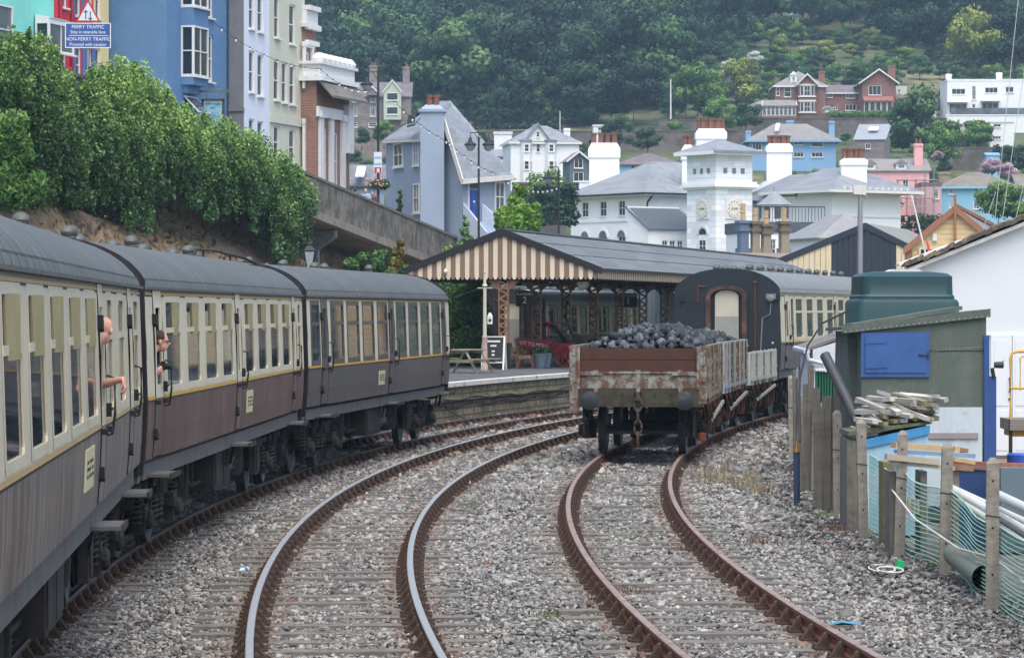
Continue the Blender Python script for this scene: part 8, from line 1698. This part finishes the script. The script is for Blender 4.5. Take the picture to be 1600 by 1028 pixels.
# blue box with roof sticks
d = 43.0; k = d/FPX; M_PBL = mat('box_pale_blue', '#96b9c8', .75, .08, 3, c2='#b8c6c8', c2scale=1.3, c2lo=.48, c2hi=.62, streak='#6f9fb8', slo=.55, shi=.75, samt=.6); M_BBL = mat('box_bright_blue', '#3f87b8', .6, .06, 3)
t = thing('storage_box', 'pale blue flaking storage box with bright blue rim and sticks on top', 'box', (atx(1400, d), d, GZ)); o_ = t.location.copy(); Q3 = lambda px, py, dy=0: Vector((atx(px, d)-o_.x, dy, atz(py, d)-o_.z))
b = MB(); b.prism([Q3(1346, 900).xy.to_3d(), Q3(1450, 900).xy.to_3d(), Q3(1450, 666), Q3(1346, 690)], (0, 1.1, 0)); b.build('wall', M_PBL, t); b = MB(); b.prism([Q3(1344, 702, -.03), Q3(1452, 678, -.03), Q3(1453, 664, -.03), Q3(1344, 688, -.03)], (0, .028, 0)); b.build('rim', M_BBL, t); b = MB(); b.prism([Q3(1326, 681), Q3(1456, 662), Q3(1456, 658), Q3(1326, 674)], (0, 1.2, 0)); b.build('lid', mat('lid_mossy', '#5d604c', .9, .2, 4), t); b = MB(); b.prism([Q3(1324, 900, .05).xy.to_3d()+Vector((0, .05, 0)), Q3(1345, 900).xy.to_3d()+Vector((0, .05, 0)), Q3(1345, 690, .05), Q3(1324, 686, .05)], (0, .9, 0)); b.build('side_boards', M_OLDW, t)
M_STICK = [mat('stick_pale', '#b9b7b0', .85, .1, 6, c2='#908d84', c2scale=4), mat('stick_grey', '#9d9a92', .85, .12, 6, c2='#7a776c', c2scale=4), mat('stick_mossy', '#7e7a60', .9, .15, 6)]
so = [MB() for _ in range(3)]; mes = []
for i, (L_, w, h) in enumerate(((.78, .08, .055), (.62, .095, .06), (.9, .065, .05))): so[i].box(-w/2, w/2, -L_/2, L_/2, -h/2, h/2); mes.append([so[i].mesh('stick', m) for m in M_STICK])
for i in range(40):
    f = rg.random(); lay = i//10; px = 1345 + 100*((i % 10)+.5*lay+rg.random()*.6)/10.5; y = np.interp(px, [1345, 1455], [668, 650]) - lay*11 - rg.uniform(0, 5) + 6*abs((px-1395)/50)**2
    o = put('stick', mes[rg.randrange(3)][rg.choice((0, 0, 1, 2))]); o.location = at(px, y, d+.35+rg.uniform(-.1, .3)); o.rotation_euler = (rg.uniform(-.12, .22), rg.uniform(-.3, .3), rg.uniform(.15, .75)); tag(o, 'short pale split timber lying in the heap on the blue box', 'stick', 'split timbers heaped on the blue box')
# planks
M_PLK = [mat('plank_fresh', '#b39a72', .8, .1, 5, c2='#94805c', c2scale=3), mat('plank_grey', '#a39b8a', .85, .12, 5), mat('plank_brown', '#8a6a4a', .85, .12, 5)]; M_PAINTED = mat('plank_blue', '#6f8da4', .8, .1, 4)
for i, (xa, ya, xb, yb, d, w, h, m, lab) in enumerate(((1396, 695, 1496, 702, 39.4, .20, .07, M_PLK[0], 'thick fresh plank on top of the timber stack'), (1400, 705, 1470, 709, 39.2, .15, .045, M_PAINTED, 'blue-painted plank under the top plank'), (1384, 713, 1466, 722, 38.8, .10, .07, M_PLK[1], 'long pale plank with red marks at the front of the stack'), (1390, 722, 1494, 732, 38.9, .16, .05, M_PLK[1], 'grey plank at the bottom of the stack front'), (1482, 700, 1505, 704, 39.5, .18, .05, M_PLK[2], 'short brown plank end jutting out right at the top'), (1480, 710, 1516, 712, 39.4, .22, .05, M_PAINTED, 'blue plank end jutting out right, middle of the stack'), (1484, 717, 1516, 722, 39.2, .2, .05, M_PLK[0], 'fresh plank end jutting out right, lower in the stack'), (1488, 730, 1512, 732, 39.0, .2, .06, M_PLK[2], 'dark plank end lowest at the right of the stack'))):
    b = MB(); b.beam(at(xa, ya, d), at(xb, yb, d+.15), w, h); o = b.thing('plank', lab, 'plank', m, 'planks in the timber stack behind the net')
b = MB(); d = 39.1
for i in range(9): x = atx(1416+4.5*i, d-.26); z = atz(716.2+.5*i, d-.26); b.obox((x, d-.335, z), (.008 if i % 3 else .02, .004, .03), (0, .3*(-1)**i, 0))
for px in (1392, 1440, 1490):
    b = MB(); b.box(atx(px, 39.2)-.04, atx(px, 39.2)+.04, 39.0, 39.5, GZ, atz(735, 39.2)); b.thing('trestle_leg', {1392: 'left support block under the timber stack', 1440: 'middle support block under the timber stack', 1490: 'right support block under the timber stack'}[px], 'support', M_OLDW)
# containers, drums, railing, beams at the right edge
t = thing('skip_container', 'dark blue metal bin under the rusty beam behind the net', 'bin', (atx(1532, 41), 41, GZ)); b = MB(); b.box(-.34, .34, 0, .8, 0, atz(730, 41)-GZ); b.box(-.36, .36, -.02, .82, atz(734, 41)-GZ, atz(729, 41)-GZ); b.box(-.345, .345, -.012, 0, .4, .43); b.build('body', mat('bin_navy', '#2c4576', .55, .1, 3, c2='#3a6a96', c2scale=1.5, c2lo=.55, c2hi=.7), t)
t = thing('steel_cabinet', 'grey-blue steel cabinet lying at the right edge behind the net', 'cabinet', (atx(1602, 40), 40, GZ)); b = MB(); b.box(-.30, .5, 0, .8, 0, atz(731, 40)-GZ); b.box(-.27, .45, -.01, 0, .1, .5); b.build('body', mat('cabinet_slate', '#5c6e78', .5, .08, 3), t)
b = MB(); b.beam(at(1478, 722, 40.6), at(1625, 728, 40.2), .09, .05); b.beam(at(1486, 729, 40.4), at(1570, 734, 40.2), .07, .03); b.thing('steel_beam', 'rust-orange beam lying across the blue bin', 'beam', mat('beam_rust_orange', '#8a5a40', .8, .15, 6, c2='#a9745a', c2scale=3))
t = thing('safety_railing', 'yellow tube railing of a platform at the right edge', 'railing', (atx(1595, 52), 52, GZ)); o_ = t.location.copy(); b = MB(); d = 52
b.tube([Vector((atx(x, d), d, atz(y, d)))-o_ for x, y in ((1579, 655), (1579, 560), (1582, 551), (1590, 549), (1640, 549))], .025, 8); b.tube([Vector((atx(x, d), d, atz(y, d)))-o_ for x, y in ((1579, 606), (1640, 607))], .022, 8); b.tube([Vector((atx(x, d), d, atz(y, d)))-o_ for x, y in ((1594, 610), (1594, 560), (1598, 557), (1640, 557))], .014, 6); b.tube([Vector((atx(1579, d), d, 0)) - Vector((o_.x, o_.y, 0)), Vector((atx(1579, d), d, atz(655, d)))-o_], .03, 8, 1); b.build('tube', [mat('railing_yellow', '#c9a04a', .5, .08, 5, c2='#8a6a3a', c2scale=6, c2lo=.58, c2hi=.7), M_UNDER], t)
b = MB(); b.box(atx(1577, d)-o_.x, atx(1660, d)-o_.x, -.1, 1.0, atz(672, d)-o_.z, atz(655, d)-o_.z); b.box(atx(1582, d)-o_.x, atx(1660, d)-o_.x, 0, .9, atz(682, d)-o_.z, atz(672, d)-o_.z, 1); b.build('deck', [mat('deck_grey', '#77736c', .8, .1, 4), mat('railing_yellow_dark', '#a5802f', .6, .1)], t)
b = MB(); d = 47; b.lathe([(.27, 0), (.29, .03), (.29, .30), (.30, .32), (.29, .34), (.29, .62), (.30, .64), (.29, .66), (.29, .88), (.27, .90), (.25, .88)], 20, (atx(1605, d), d, GZ)); b.thing('steel_drum', 'bright blue drum under the yellow railing at the right edge', 'drum', mat('drum_blue', '#3a5cae', .45, .08, 3), smooth=35)
b = MB()
for i, (xa, ya, xb, yb, d, r) in enumerate(((1492, 768, 1640, 850, 36.5, .05), (1500, 782, 1640, 872, 36.2, .045), (1552, 770, 1640, 812, 35.2, .055), (1484, 760, 1640, 832, 36.9, .035), (1545, 800, 1640, 862, 35.0, .03))):
    b = MB(); p, q = at(xa, ya, d), at(xb, yb, d-3.4); b.tube([p, q], r, 10); b.thing('plastic_pipe', ('long white plastic pipe in the bundle behind the net', 'lower white plastic pipe in the bundle', 'ribbed white duct lying over the pipe bundle', 'thin white rail at the back of the pipe bundle', 'thin grey conduit at the front of the bundle')[i], 'pipe', mat('pipe_white', '#b9bdb8', .5, .06, 3) if i != 4 else M_SOLE, 'plastic pipes behind the net', smooth=True)
b = MB(); d = 34; p, q = at(1492, 866, 35.5), at(1538, 902, 33); b.tube([p, q], .125, 18, 0, False); b.tube([p, q], .112, 18, 1, False); b.thing('concrete_pipe', 'wide grey-green pipe lying on the ground at the foot of the net', 'pipe', [mat('pipe_greygreen', '#6f7a70', .8, .12, 4, c2='#8a6a50', c2scale=3), M_IRON], smooth=True)
b = MB(); d = 38.4; b.box(atx(1416, d), atx(1437, d), d, d+.02, atz(802, d), atz(780, d)); 
for i in range(3): b.box(atx(1418+7*i, d), atx(1418.6+7*i, d), d-.004, d, atz(802, d), atz(780, d), 1)
b.thing('vent_panel', 'small square cream tile panel behind the net', 'panel', [mat('panel_cream', '#a9a690', .8, .08), M_UNDER])
b = MB(); d = 40.4; b.box(atx(1380, d), atx(1403, d), d, d+.5, GZ, atz(722, d)); b.box(atx(1396, d), atx(1404, d), d-.02, d, GZ, atz(730, d), 1); b.thing('pallet_box', 'green-brown wooden crate behind the net beside the blue box', 'crate', [mat('crate_olive', '#6f6a48', .85, .15, 5), M_BBL])
# big white building
dW = 66.0; kW = dW/FPX; M_BW = mat('building_white', '#cfd5d7', .7, .03, 1, streak='#cdd2d4', slo=.55, shi=.85, samt=.3)
t = thing('white_building', 'large white gabled building with mossy slate verge at the right edge', 'building', (atx(1600, dW), dW, GZ)); o_ = t.location.copy(); Q4 = lambda px, py, dy=0: Vector((atx(px, dW)-o_.x, dy, atz(py, dW)-o_.z))
b = MB(); b.prism([Q4(1428, 740).xy.to_3d(), Q4(2050, 740).xy.to_3d(), Q4(2050, 420), Q4(1740, 293), Q4(1428, 420)], (5.2, 13.2, 0)); b.box(Q4(1490, 0).x, Q4(2050, 0).x, -.03, -.002, Q4(0, 524).z, Q4(0, 521).z); b.build('wall', M_BW, t)
b = MB(); b.prism([Q4(1414, 418), Q4(1740, 288), Q4(1740, 281), Q4(1414, 411)], (5.2, 13.2, 0)); b.prism([Q4(1740, 288), Q4(2066, 418), Q4(2066, 411), Q4(1740, 281)], (5.2, 13.2, 0)); b.build('roof', M_SLATEOLD, t)
b = MB(); n = 34
for i in range(n):
    f0, f1 = i/n, (i+1.05)/n; A, B_ = Q4(1411, 419).lerp(Q4(1740, 287), f0), Q4(1411, 419).lerp(Q4(1740, 287), f1); z = rg.uniform(-.02, .03); b.prism([A+Vector((0, -.28, z)), B_+Vector((0, -.28, z)), B_+Vector((0, -.28, z+.10)), A+Vector((0, -.28, z+.08))], (0, .5, 0))
b.build('verge_slate', mat('verge_mossy', '#5b544a', .95, .3, 6, .6, 10, c2='#8a8266', c2scale=3, c2lo=.5, c2hi=.6), t)
b = MB(); b.prism([Q4(1418, 425, -.2), Q4(1740, 296, -.2), Q4(1740, 290, -.2), Q4(1418, 419, -.2)], (0, .19, 0)); b.prism([Q4(1404, 416, -.1), Q4(1502, 377, -.1), Q4(1502, 374.5, -.1), Q4(1404, 412, -.1)], (0, .6, 0)); b.build('bargeboard', M_WHITE, t)
M_DW = mat('door_white', '#d3d8da', .5, .03, 2)
for px0, px1 in ((1548, 1580.5), (1581.5, 1640)): 
    b = MB(); p, q = Q4(px0, 711), Q4(px1, 524); b.box(p.x, q.x, -.06, -.004, p.z, q.z); b.box(p.x+.06, q.x-.06, -.07, -.06, p.z+.1, p.z+.9); b.box(p.x+.06, q.x-.06, -.07, -.06, p.z+1.0, q.z-.1); dd_ = b.build('door', M_DW, t)
    if px0 < 1560: b = MB(); h = Q4(1576, 600); b.tube([(h.x, -.06, h.z+.12), (h.x, -.12, h.z+.12), (h.x, -.12, h.z-.16), (h.x, -.06, h.z-.16)], .012, 6); b.lathe([(.02, -.1), (.02, -.06)], 8, (h.x, 0, h.z-.3), 0, 'y'); b.build('handle', M_UNDER, dd_)
b = MB(); p = Q4(1540, 722); b.box(p.x, Q4(1680, 0).x, -.10, -.003, 0, p.z+.05); b.build('plinth', mat('plinth_brick', '#6e5a4e', .9, .15, 4), t)
# litter and weeds
b = MB(); c_ = Vector((atx(1400, 36.6), 36.6, GZ+.05)); b.tube([c_+Vector((-.16+.14*math.cos(R(30*i)), .5*math.sin(R(30*i)), .02)) for i in range(13)], .010, 5, 0); b.tube([c_+Vector((-.10+.14*math.cos(R(30*i)), .4*math.sin(R(30*i))-.3, .03)) for i in range(13)], .010, 5, 0); b.prism([c_+Vector((0, 0, 0)), c_+Vector((.09, 0, .0)), c_+Vector((.10, 0, .09)), c_+Vector((.03, 0, .11))], (0, .2, 0), 1); b.thing('hose_reel', 'coiled white tube with a bright green fitting on the gravel', 'hose', [M_WHITE, mat('fitting_green', '#2fae6c', .4, .05)])
for px, y, lab, m in ((1152, 698, 'clear plastic bottle with blue label lying right of the wagon', 0), (381, 900, 'crushed clear bottle with blue label left of the middle track', 1)):
    d = (EYE-GZ-.02)*FPX/(y-HOR); b = MB(); b.lathe([(.012, -.11), (.014, -.09), (.032, -.06), (.033, -.02)], 10, (0, 0, 0), 0, 'x'); b.lathe([(.0335, -.02), (.0335, .03)], 10, (0, 0, 0), 1, 'x'); b.lathe([(.033, .03), (.033, .09), (.02, .1)], 10, (0, 0, 0), 0, 'x'); o = b.build('bottle', [mat('bottle_clear', '#b9c6cc', .15, .05), mat('label_blue', '#3a5aa0', .4, .05)]); o.location = (atx(px, d), d, GZ+.09); o.rotation_euler = (0, 0, .2+m); tag(o, lab, 'bottle')
b = MB(); d = 30.0; X = atx(1318, d); b.prism([(X-.16, d, GZ+.06), (X-.02, d-.05, GZ+.10), (X+.16, d, GZ+.07), (X+.05, d+.1, GZ+.07), (X-.1, d+.08, GZ+.06)], (0, 0, .02)); b.thing('rag', 'light blue rag on the ballast beside the right-hand rail', 'rag', mat('rag_blue', '#6aaecb', .9, .08))
GRASS = leafmat('weed_green', '#44582f', '#5f7440', '#80905a', .3); DRY = leafmat('weed_dry', '#6b624a', '#8a7f60', '#a89c7c', .3); REDW = leafmat('weed_red', '#54423a', '#75574c', '#86705c', .3)
def weed(name, label, cat, px, y, m, h, n, spread, group):
    d = (EYE-GZ)*FPX/(y-HOR); X = atx(px, d); g = np.random.default_rng(int(px*7+y)); a = g.uniform(0, 6.28, n); r = spread*g.random(n)**.5; bx, by = r*np.cos(a), r*np.sin(a)*1.6
    hh_ = h*g.uniform(.4, 1.0, n); lean = g.normal(0, .28, (n, 2))*hh_[:, None]; w = .006 + .004*g.random(n)
    p0 = np.stack([bx, by, np.zeros(n)], 1); p1 = p0 + np.stack([lean[:, 0], lean[:, 1], hh_], 1); s = np.stack([w, np.zeros(n), np.zeros(n)], 1)
    V = np.stack([p0-s, p0+s, p1+s*.4, p1-s*.4], 1).reshape(-1, 3); o = put(name, npmesh(name, V, np.arange(4*n).reshape(-1, 4), g.random(n), [m])); o.location = (X, d, GZ+.02); tag(o, label, cat, group); return o
for i, (px, y) in enumerate(((1095, 752), (1112, 760), (1130, 756), (1145, 765), (1160, 770), (1172, 758), (1120, 742), (1185, 775))): weed('dry_grass', 'tuft of straw-coloured dry grass right of the coal wagon rails', 'dry grass', px, y, DRY, .26, 34, .2, 'dry grass tufts beside the right rail')
for i, (px, y) in enumerate(((960, 705), (1000, 703), (1030, 706), (918, 745), (930, 760), (945, 785), (935, 812), (968, 838), (990, 848), (1003, 842), (950, 870), (1130, 705), (1180, 720), (1213, 735), (735, 800), (820, 745), (850, 970), (1010, 800))): weed('weed', 'small green weed sprouting in the ballast near the rails', 'weed', px, y, GRASS, .10, 34, .16, 'green weeds in the ballast')
for i, (px, y) in enumerate(((1300, 830), (1312, 836), (1322, 828), (1288, 815), (1466, 893), (1080, 868), (1092, 872), (1190, 855), (1225, 742), (1232, 700), (870, 815), (990, 935), (640, 868))): weed('weed', 'reddish weed clump in the gravel', 'weed', px, y, REDW if i not in (3, 4) else GRASS, .11, 60, .2, 'reddish weed clumps in the gravel')
b = MB()
for i, (px, y, w) in enumerate(((1120, 775, .5), (1305, 830, .35), (1270, 765, .3), (1340, 826, .12), (1180, 752, .6))): 
    d = (EYE-GZ)*FPX/(y-HOR); b = MB(); b.obox((atx(px, d), d, GZ+.05), (w, .16, .07), (0, 0, rg.uniform(-.3, .3))); b.thing('timber_offcut', ('old sleeper offcut lying right of the dry grass', 'grey stick of wood at the foot of the palings', 'dark timber block near the blue pole', 'pale flat stone slab by the corner post', 'long weathered board half sunk in the gravel')[i], 'timber' if i != 3 else 'stone', M_OLDW)
b = MB()
for s in range(4): 
    pts = [(1345+rg.uniform(-15, 40), 850+rg.uniform(-5, 15)) for _ in range(5)]; b.tube([at(x, y, (EYE-GZ-.03)*FPX/(y-HOR)) for x, y in sorted(pts)], .008, 4)
b.thing('wire_tangle', 'loose tangle of grey wire at the foot of the corner post', 'wire', M_UNDER)
# ------------------------------------------------------------------ people
M_SKIN = mat('skin', '#c99a86', .55, .06, 20, c2='#b9806e', c2scale=8, c2lo=.5, c2hi=.7, c2amt=.6); M_HAIR = mat('hair_brown', '#3b2f2a', .7, .15, 30); M_HAIRG = mat('hair_grey', '#6a6462', .7, .12, 30)
def remesh(b, mats, vox, smooth=6):
    me = b.mesh('body', mats); o = bpy.data.objects.new('tmp', me); COL.objects.link(o); m = o.modifiers.new('r', 'REMESH'); m.mode = 'VOXEL'; m.voxel_size = vox; m.use_smooth_shade = True
    s = o.modifiers.new('s', 'SMOOTH'); s.iterations = smooth; s.factor = .5; dg = bpy.context.evaluated_depsgraph_get(); out = bpy.data.meshes.new_from_object(o.evaluated_get(dg)); bpy.data.objects.remove(o); return out
def limb(b, pts, rs, n=12):
    b.tube(pts, rs, n)
    for p, r in zip(pts, rs): b.ell(p, (r, r, r), 10, 6)
def head_M(c, yaw, pitch): return Matrix.Translation(c) @ Matrix.Rotation(yaw, 4, 'Z') @ Matrix.Rotation(pitch, 4, 'X')   # head looks along local +y
def add_head(b, Mh):
    old = b.M; b.M = Mh
    b.ell((0, -.012, .035), (.074, .094, .090), 16, 10); b.ell((0, .022, -.045), (.056, .066, .070), 14, 8); b.ell((0, .060, -.075), (.028, .03, .03), 10, 6)
    b.tube([(0, .086, .02), (0, .118, -.018), (0, .098, -.03)], [.010, .017, .014], 8); b.ell((0, .086, -.052), (.026, .014, .008), 8, 5); b.ell((0, .083, -.064), (.024, .013, .008), 8, 5); b.ell((0, .078, .03), (.055, .018, .012), 10, 5)
    for s in (-1, 1): b.ell((s*.076, -.012, -.01), (.012, .022, .034), 8, 6)
    b.M = old
def add_hand(b, wrist, dirv, palm_n, curl=.6, thumb=1, k=1.0):
    d = Vector(dirv).normalized(); n = Vector(palm_n); n = (n - d*n.dot(d)).normalized(); s = d.cross(n)
    w = Vector(wrist)
    for f in (-.3, .3, 0): limb(b, [w + s*.028*f, w + d*.085 + s*.062*f], [.020, .021], 8)
    for i, (off, L) in enumerate(((-.036, .072), (-.012, .082), (.012, .076), (.034, .060))):
        p = w + d*.085 + s*off; pts = [p]; a = curl*.5
        for seg in (.45, .32, .23): dv = d*math.cos(a) + n*math.sin(a); pts.append(pts[-1] + dv*L*seg); a += curl
        limb(b, pts, [.0095, .009, .0085, .0075], 7)
    t0 = w + d*.03 - s*.034*thumb; t1 = t0 + d*.035 - s*.028*thumb + n*.012; t2 = t1 + d*.034 + n*.02; limb(b, [t0, t1, t2], [.013, .011, .009], 7)
def person(label, Mw, J, shirt_m, hair=None, hairm=None, vox=.009, extras=None, legs=False, group=None):
    """J: dict of joints in the person's frame (x right/outward, y forward, z up); one continuous body, clothes and hair as children"""
    t = thing('person', label, 'person', (0, 0, 0), 0, group); t.matrix_world = Mw; b = MB()
    Mh = head_M(J['head'], J.get('yaw', 0), J.get('pitch', 0)); add_head(b, Mh); H = Vector(J['head']); N_ = Vector(J['neck']); P = Vector(J['hip'])
    limb(b, [Mh @ Vector((0, -.02, -.05)), N_], [.052, .058])
    for i in range(5): f = i/4; c = N_.lerp(P, f) + Vector((0, 0, -.03)); 
    sl, sr = Vector(J['sl']), Vector(J['sr']); mid = (sl+sr)/2
    for s_ in (sl, sr): limb(b, [N_ + Vector((0, 0, -.03)), s_], [.055, .062])
    ax = (sr-sl).normalized()
    for f, w, dd in ((0.02, .15, .10), (.3, .16, .115), (.6, .145, .11), (1, .15, .115)):
        c = mid.lerp(P, f); b.tube([c - ax*w, c + ax*w], dd, 12); b.ell(c - ax*w*.9, (dd*.95,)*3); b.ell(c + ax*w*.9, (dd*.95,)*3)
    for w in (-.10, 0, .10): b.tube([mid + ax*w + Vector((0, 0, .0)), P + ax*w], [.10, .11], 10)
    for a in J.get('arms', ()): S, E, Wr = [Vector(v) for v in a[:3]]; limb(b, [S, S.lerp(E, .5), E, E.lerp(Wr, .4), Wr], [.055, .05, .042, .042, .027]); add_hand(b, Wr, a[3], a[4], a[5], a[6])
    if legs:
        for s in (-1, 1): limb(b, [P + ax*.09*s, P + ax*.10*s + Vector((0, .02, -.43)), P + ax*.10*s + Vector((0, 0, -.86))], [.085, .06, .042]); b.ell(P + ax*.10*s + Vector((0, .07, -.90)), (.045, .12, .04))
    put('body', remesh(b, [M_SKIN], vox), t)
    c = MB()
    for s_ in (sl, sr): limb(c, [N_ + Vector((0, 0, -.055)), s_], [.06, .072])
    for f, w, dd in ((0.02, .15, .112), (.3, .16, .127), (.6, .148, .122), (1, .155, .128)): q = mid.lerp(P, f); c.tube([q - ax*w, q + ax*w], dd, 12); c.ell(q - ax*w*.9, (dd*.95,)*3); c.ell(q + ax*w*.9, (dd*.95,)*3)
    for w in (-.10, 0, .10): c.tube([mid + ax*w, P + ax*w], [.115, .125], 10)
    for a in J.get('arms', ()): S, E = Vector(a[0]), Vector(a[1]); Wr = Vector(a[2]); sl_ = a[7] if len(a) > 7 else .6; limb(c, [S, S.lerp(E, sl_)] if sl_ <= 1 else [S, E, E.lerp(Wr, sl_-1)], [.066, .06] if sl_ <= 1 else [.066, .056, .045])
    put('shirt', remesh(c, [shirt_m], vox), t)
    if legs:
        l = MB()
        for s in (-1, 1): limb(l, [P + ax*.09*s + Vector((0, 0, .02)), P + ax*.10*s + Vector((0, .02, -.43)), P + ax*.10*s + Vector((0, 0, -.84))], [.10, .075, .065])
        put('trousers', remesh(l, [mat('trousers_dark', '#3a4048', .9, .1)], .012), t)
    if hair:
        h = MB(); h.M = Mh
        if hair == 'short':
            h.ell((0, -.028, .052), (.079, .090, .082), 16, 10); h.ell((0, -.06, .0), (.07, .055, .075), 12, 8); h.ell((.055, -.01, .045), (.026, .05, .04)); h.ell((-.055, -.01, .045), (.026, .05, .04))
        if hair == 'fringe': h.ell((0, -.062, -.005), (.076, .050, .055), 12, 8); h.ell((.062, -.03, -.005), (.018, .04, .03)); h.ell((-.062, -.03, -.005), (.018, .04, .03))
        if hair == 'long': h.ell((0, -.025, .045), (.084, .096, .088), 16, 10); h.ell((0, -.07, -.06), (.085, .05, .12), 12, 8)
        put('hair', remesh(h, [hairm or M_HAIR], .008, 3), t)
    e = MB(); e.M = Mh
    for s in (-1, 1): e.ell((s*.030, .079, .010), (.011, .007, .006), 8, 5)
    e.build('eye', M_INK, t)
    if extras: extras(t, Mh)
    return t
bpy.context.view_layer.update()
def in_coach(root, x, y, z): return root.matrix_world @ Matrix.Translation((x, y, z))
def strap(t, Mh): pass
# bald man leaning from the nearest coach: body inside, head and forearm outside the open door window
person('bald man leaning out of the nearest coach window with his bare forearm outside', in_coach(COACH1, 1.13, 12.24, 2.20),
       dict(head=(.24, .06, .52), yaw=R(-15), pitch=R(-22), neck=(.12, .0, .36), hip=(-.22, -.05, -.25), sl=(-.02, .18, .28), sr=(-.02, -.18, .28),
            arms=[((-.02, .18, .28), (.16, .20, .03), (.40, .06, .10), (.25, -.25, -.9), (-.9, -.1, -.2), .75, 1, .5), ((-.02, -.18, .28), (-.04, -.22, .0), (.02, .06, -.12), (.2, .8, -.3), (-.5, .2, -.8), .5, -1, .5)]),
       mat('shirt_white', '#c9c9c6', .85, .05))
def cam_extras(t, Mh):
    b = MB(); c = Vector((.25, .10, .235)); b.obox(c, (.055, .125, .085)); b.obox(c+Vector((0, 0, .05)), (.045, .05, .02)); b.lathe([(.034, .02), (.038, .03), (.038, .09), (.032, .1)], 14, tuple(c), 0, 'x'); b.build('camera', M_IRON, t)
    g = MB(); g.M = Mh
    for s in (-1, 1): g.tube([(s*.032+.022*math.cos(R(30*i)), .092, .008+.016*math.sin(R(30*i))) for i in range(13)], .0022, 4, 0, False); g.beam((s*.054, .092, .012), (s*.078, .0, .012), .003, .003)
    g.build('glasses', M_IRON, t)
person('dark-haired man in glasses leaning from second coach window with a black camera', in_coach(COACH2, 1.15, .98, 2.02),
       dict(head=(.22, .08, .52), yaw=R(-72), pitch=R(-8), neck=(.08, .04, .36), hip=(-.25, 0, -.25), sl=(-.05, .20, .28), sr=(-.05, -.16, .28),
            arms=[((-.05, .20, .28), (.06, .26, .05), (.17, .17, .20), (.6, -.2, .4), (-.2, -.9, .1), .9, -1, 1.2), ((-.05, -.16, .28), (.05, -.2, .02), (.17, -.02, .18), (.6, .5, .2), (.1, .9, .2), .9, 1, 1.2)]),
       mat('shirt_white', '#c9c9c6', .85, .05), 'short', M_HAIR, extras=cam_extras)
ST = dict(head=(0, .04, 1.63), neck=(0, 0, 1.47), hip=(0, 0, .93), sl=(-.19, 0, 1.40), sr=(.19, 0, 1.40), arms=[((-.19, 0, 1.40), (-.24, -.03, 1.12), (-.22, .08, .88), (0, .2, -1), (1, 0, 0), .35, 1, .5), ((.19, 0, 1.40), (.24, -.03, 1.12), (.22, .08, .88), (0, .2, -1), (-1, 0, 0), .35, -1, .5)])
for px, y, d, yaw, m_, hm, lab in ((555, 296, par_d(555)+1.6, 20, mat('jacket_dark', '#3a3f48', .9, .1), M_HAIR, 'person in a dark jacket walking behind the parapet, only the head showing'), (572, 297, par_d(572)+1.6, 160, mat('shirt_light_blue', '#8fa6c4', .85, .06), M_HAIRG, 'person in a pale blue shirt seen from behind above the parapet'), (582, 301, par_d(582)+1.9, 175, mat('top_dark_red', '#5a3a40', .9, .1), mat('hair_auburn', '#5a3a2c', .7, .1), 'red-haired person facing the tracks beside the pale blue shirt')):
    zz = atz(y, d) - 1.68; X = atx(px, d)
    person(lab, Matrix.Translation((X, d, zz)) @ Matrix.Rotation(R(yaw), 4, 'Z'), ST, m_, 'short' if 'red' not in lab else 'long', hm, .02, None, True)
# seated passengers behind the glass
SEAT = dict(head=(0, .05, .72), yaw=R(-50), neck=(0, 0, .56), hip=(0, 0, .02), sl=(-.19, 0, .48), sr=(.19, 0, .48), arms=[((-.19, 0, .48), (-.22, .08, .22), (-.14, .3, .18), (.2, 1, 0), (0, 0, -1), .5, 1, .6), ((.19, 0, .48), (.22, .08, .22), (.14, .3, .18), (-.2, 1, 0), (0, 0, -1), .5, -1, .6)])
sp = person('passenger in a white top sitting at a window of the third coach', in_coach(COACH3, 1.0, 3.0, 1.62), SEAT, mat('shirt_white', '#c9c9c6', .85, .05), 'short', M_HAIRG, .014)
for root, y, lab, m_ in ((COACH3, 6.4, 'passenger with a pink top sitting at the third window of the third coach', mat('top_pink', '#b98a84', .85, .06)), (COACH3, 12.6, 'passenger in red sitting past the middle door of the third coach', mat('top_red', '#a8434a', .85, .06)), (COACH2, 2.0, 'passenger in teal sitting at the first window of the second coach', mat('top_teal', '#3f9a94', .85, .06)), (COACH2, 3.9, 'passenger in grey sitting at the second window of the second coach', mat('top_grey', '#7a8088', .85, .06))):
    c = copy_tree(sp, (0, 0, 0), 0, lab); c.matrix_world = in_coach(root, 1.0, y, 1.62)
    for ch in KIDS(c):
        if ch.name.startswith('shirt'): ch.data = ch.data.copy(); ch.data.materials.clear(); ch.data.materials.append(m_)
# ------------------------------------------------------------------ moist summer air
bpy.context.view_layer.update()
b = MB(); b.box(-960, 960, -90, 1560, -16, 275); hz_ = b.build('haze', NT('haze_air').mat); hz_['kind'] = 'stuff'
hm = hz_.data.materials[0]; n_ = hm.node_tree.nodes; l_ = hm.node_tree.links
for l in list(n_["Material Output"].inputs['Surface'].links): l_.remove(l)
pv = n_.new("ShaderNodeVolumePrincipled"); pv.inputs['Color'].default_value = (.50, .78, 1.0, 1); pv.inputs['Density'].default_value = HAZE; l_.new(pv.outputs[0], n_["Material Output"].inputs['Volume'])
tag(hz_, 'pale blue summer haze over the valley', 'haze', None, 'stuff')
hz_.visible_shadow = True
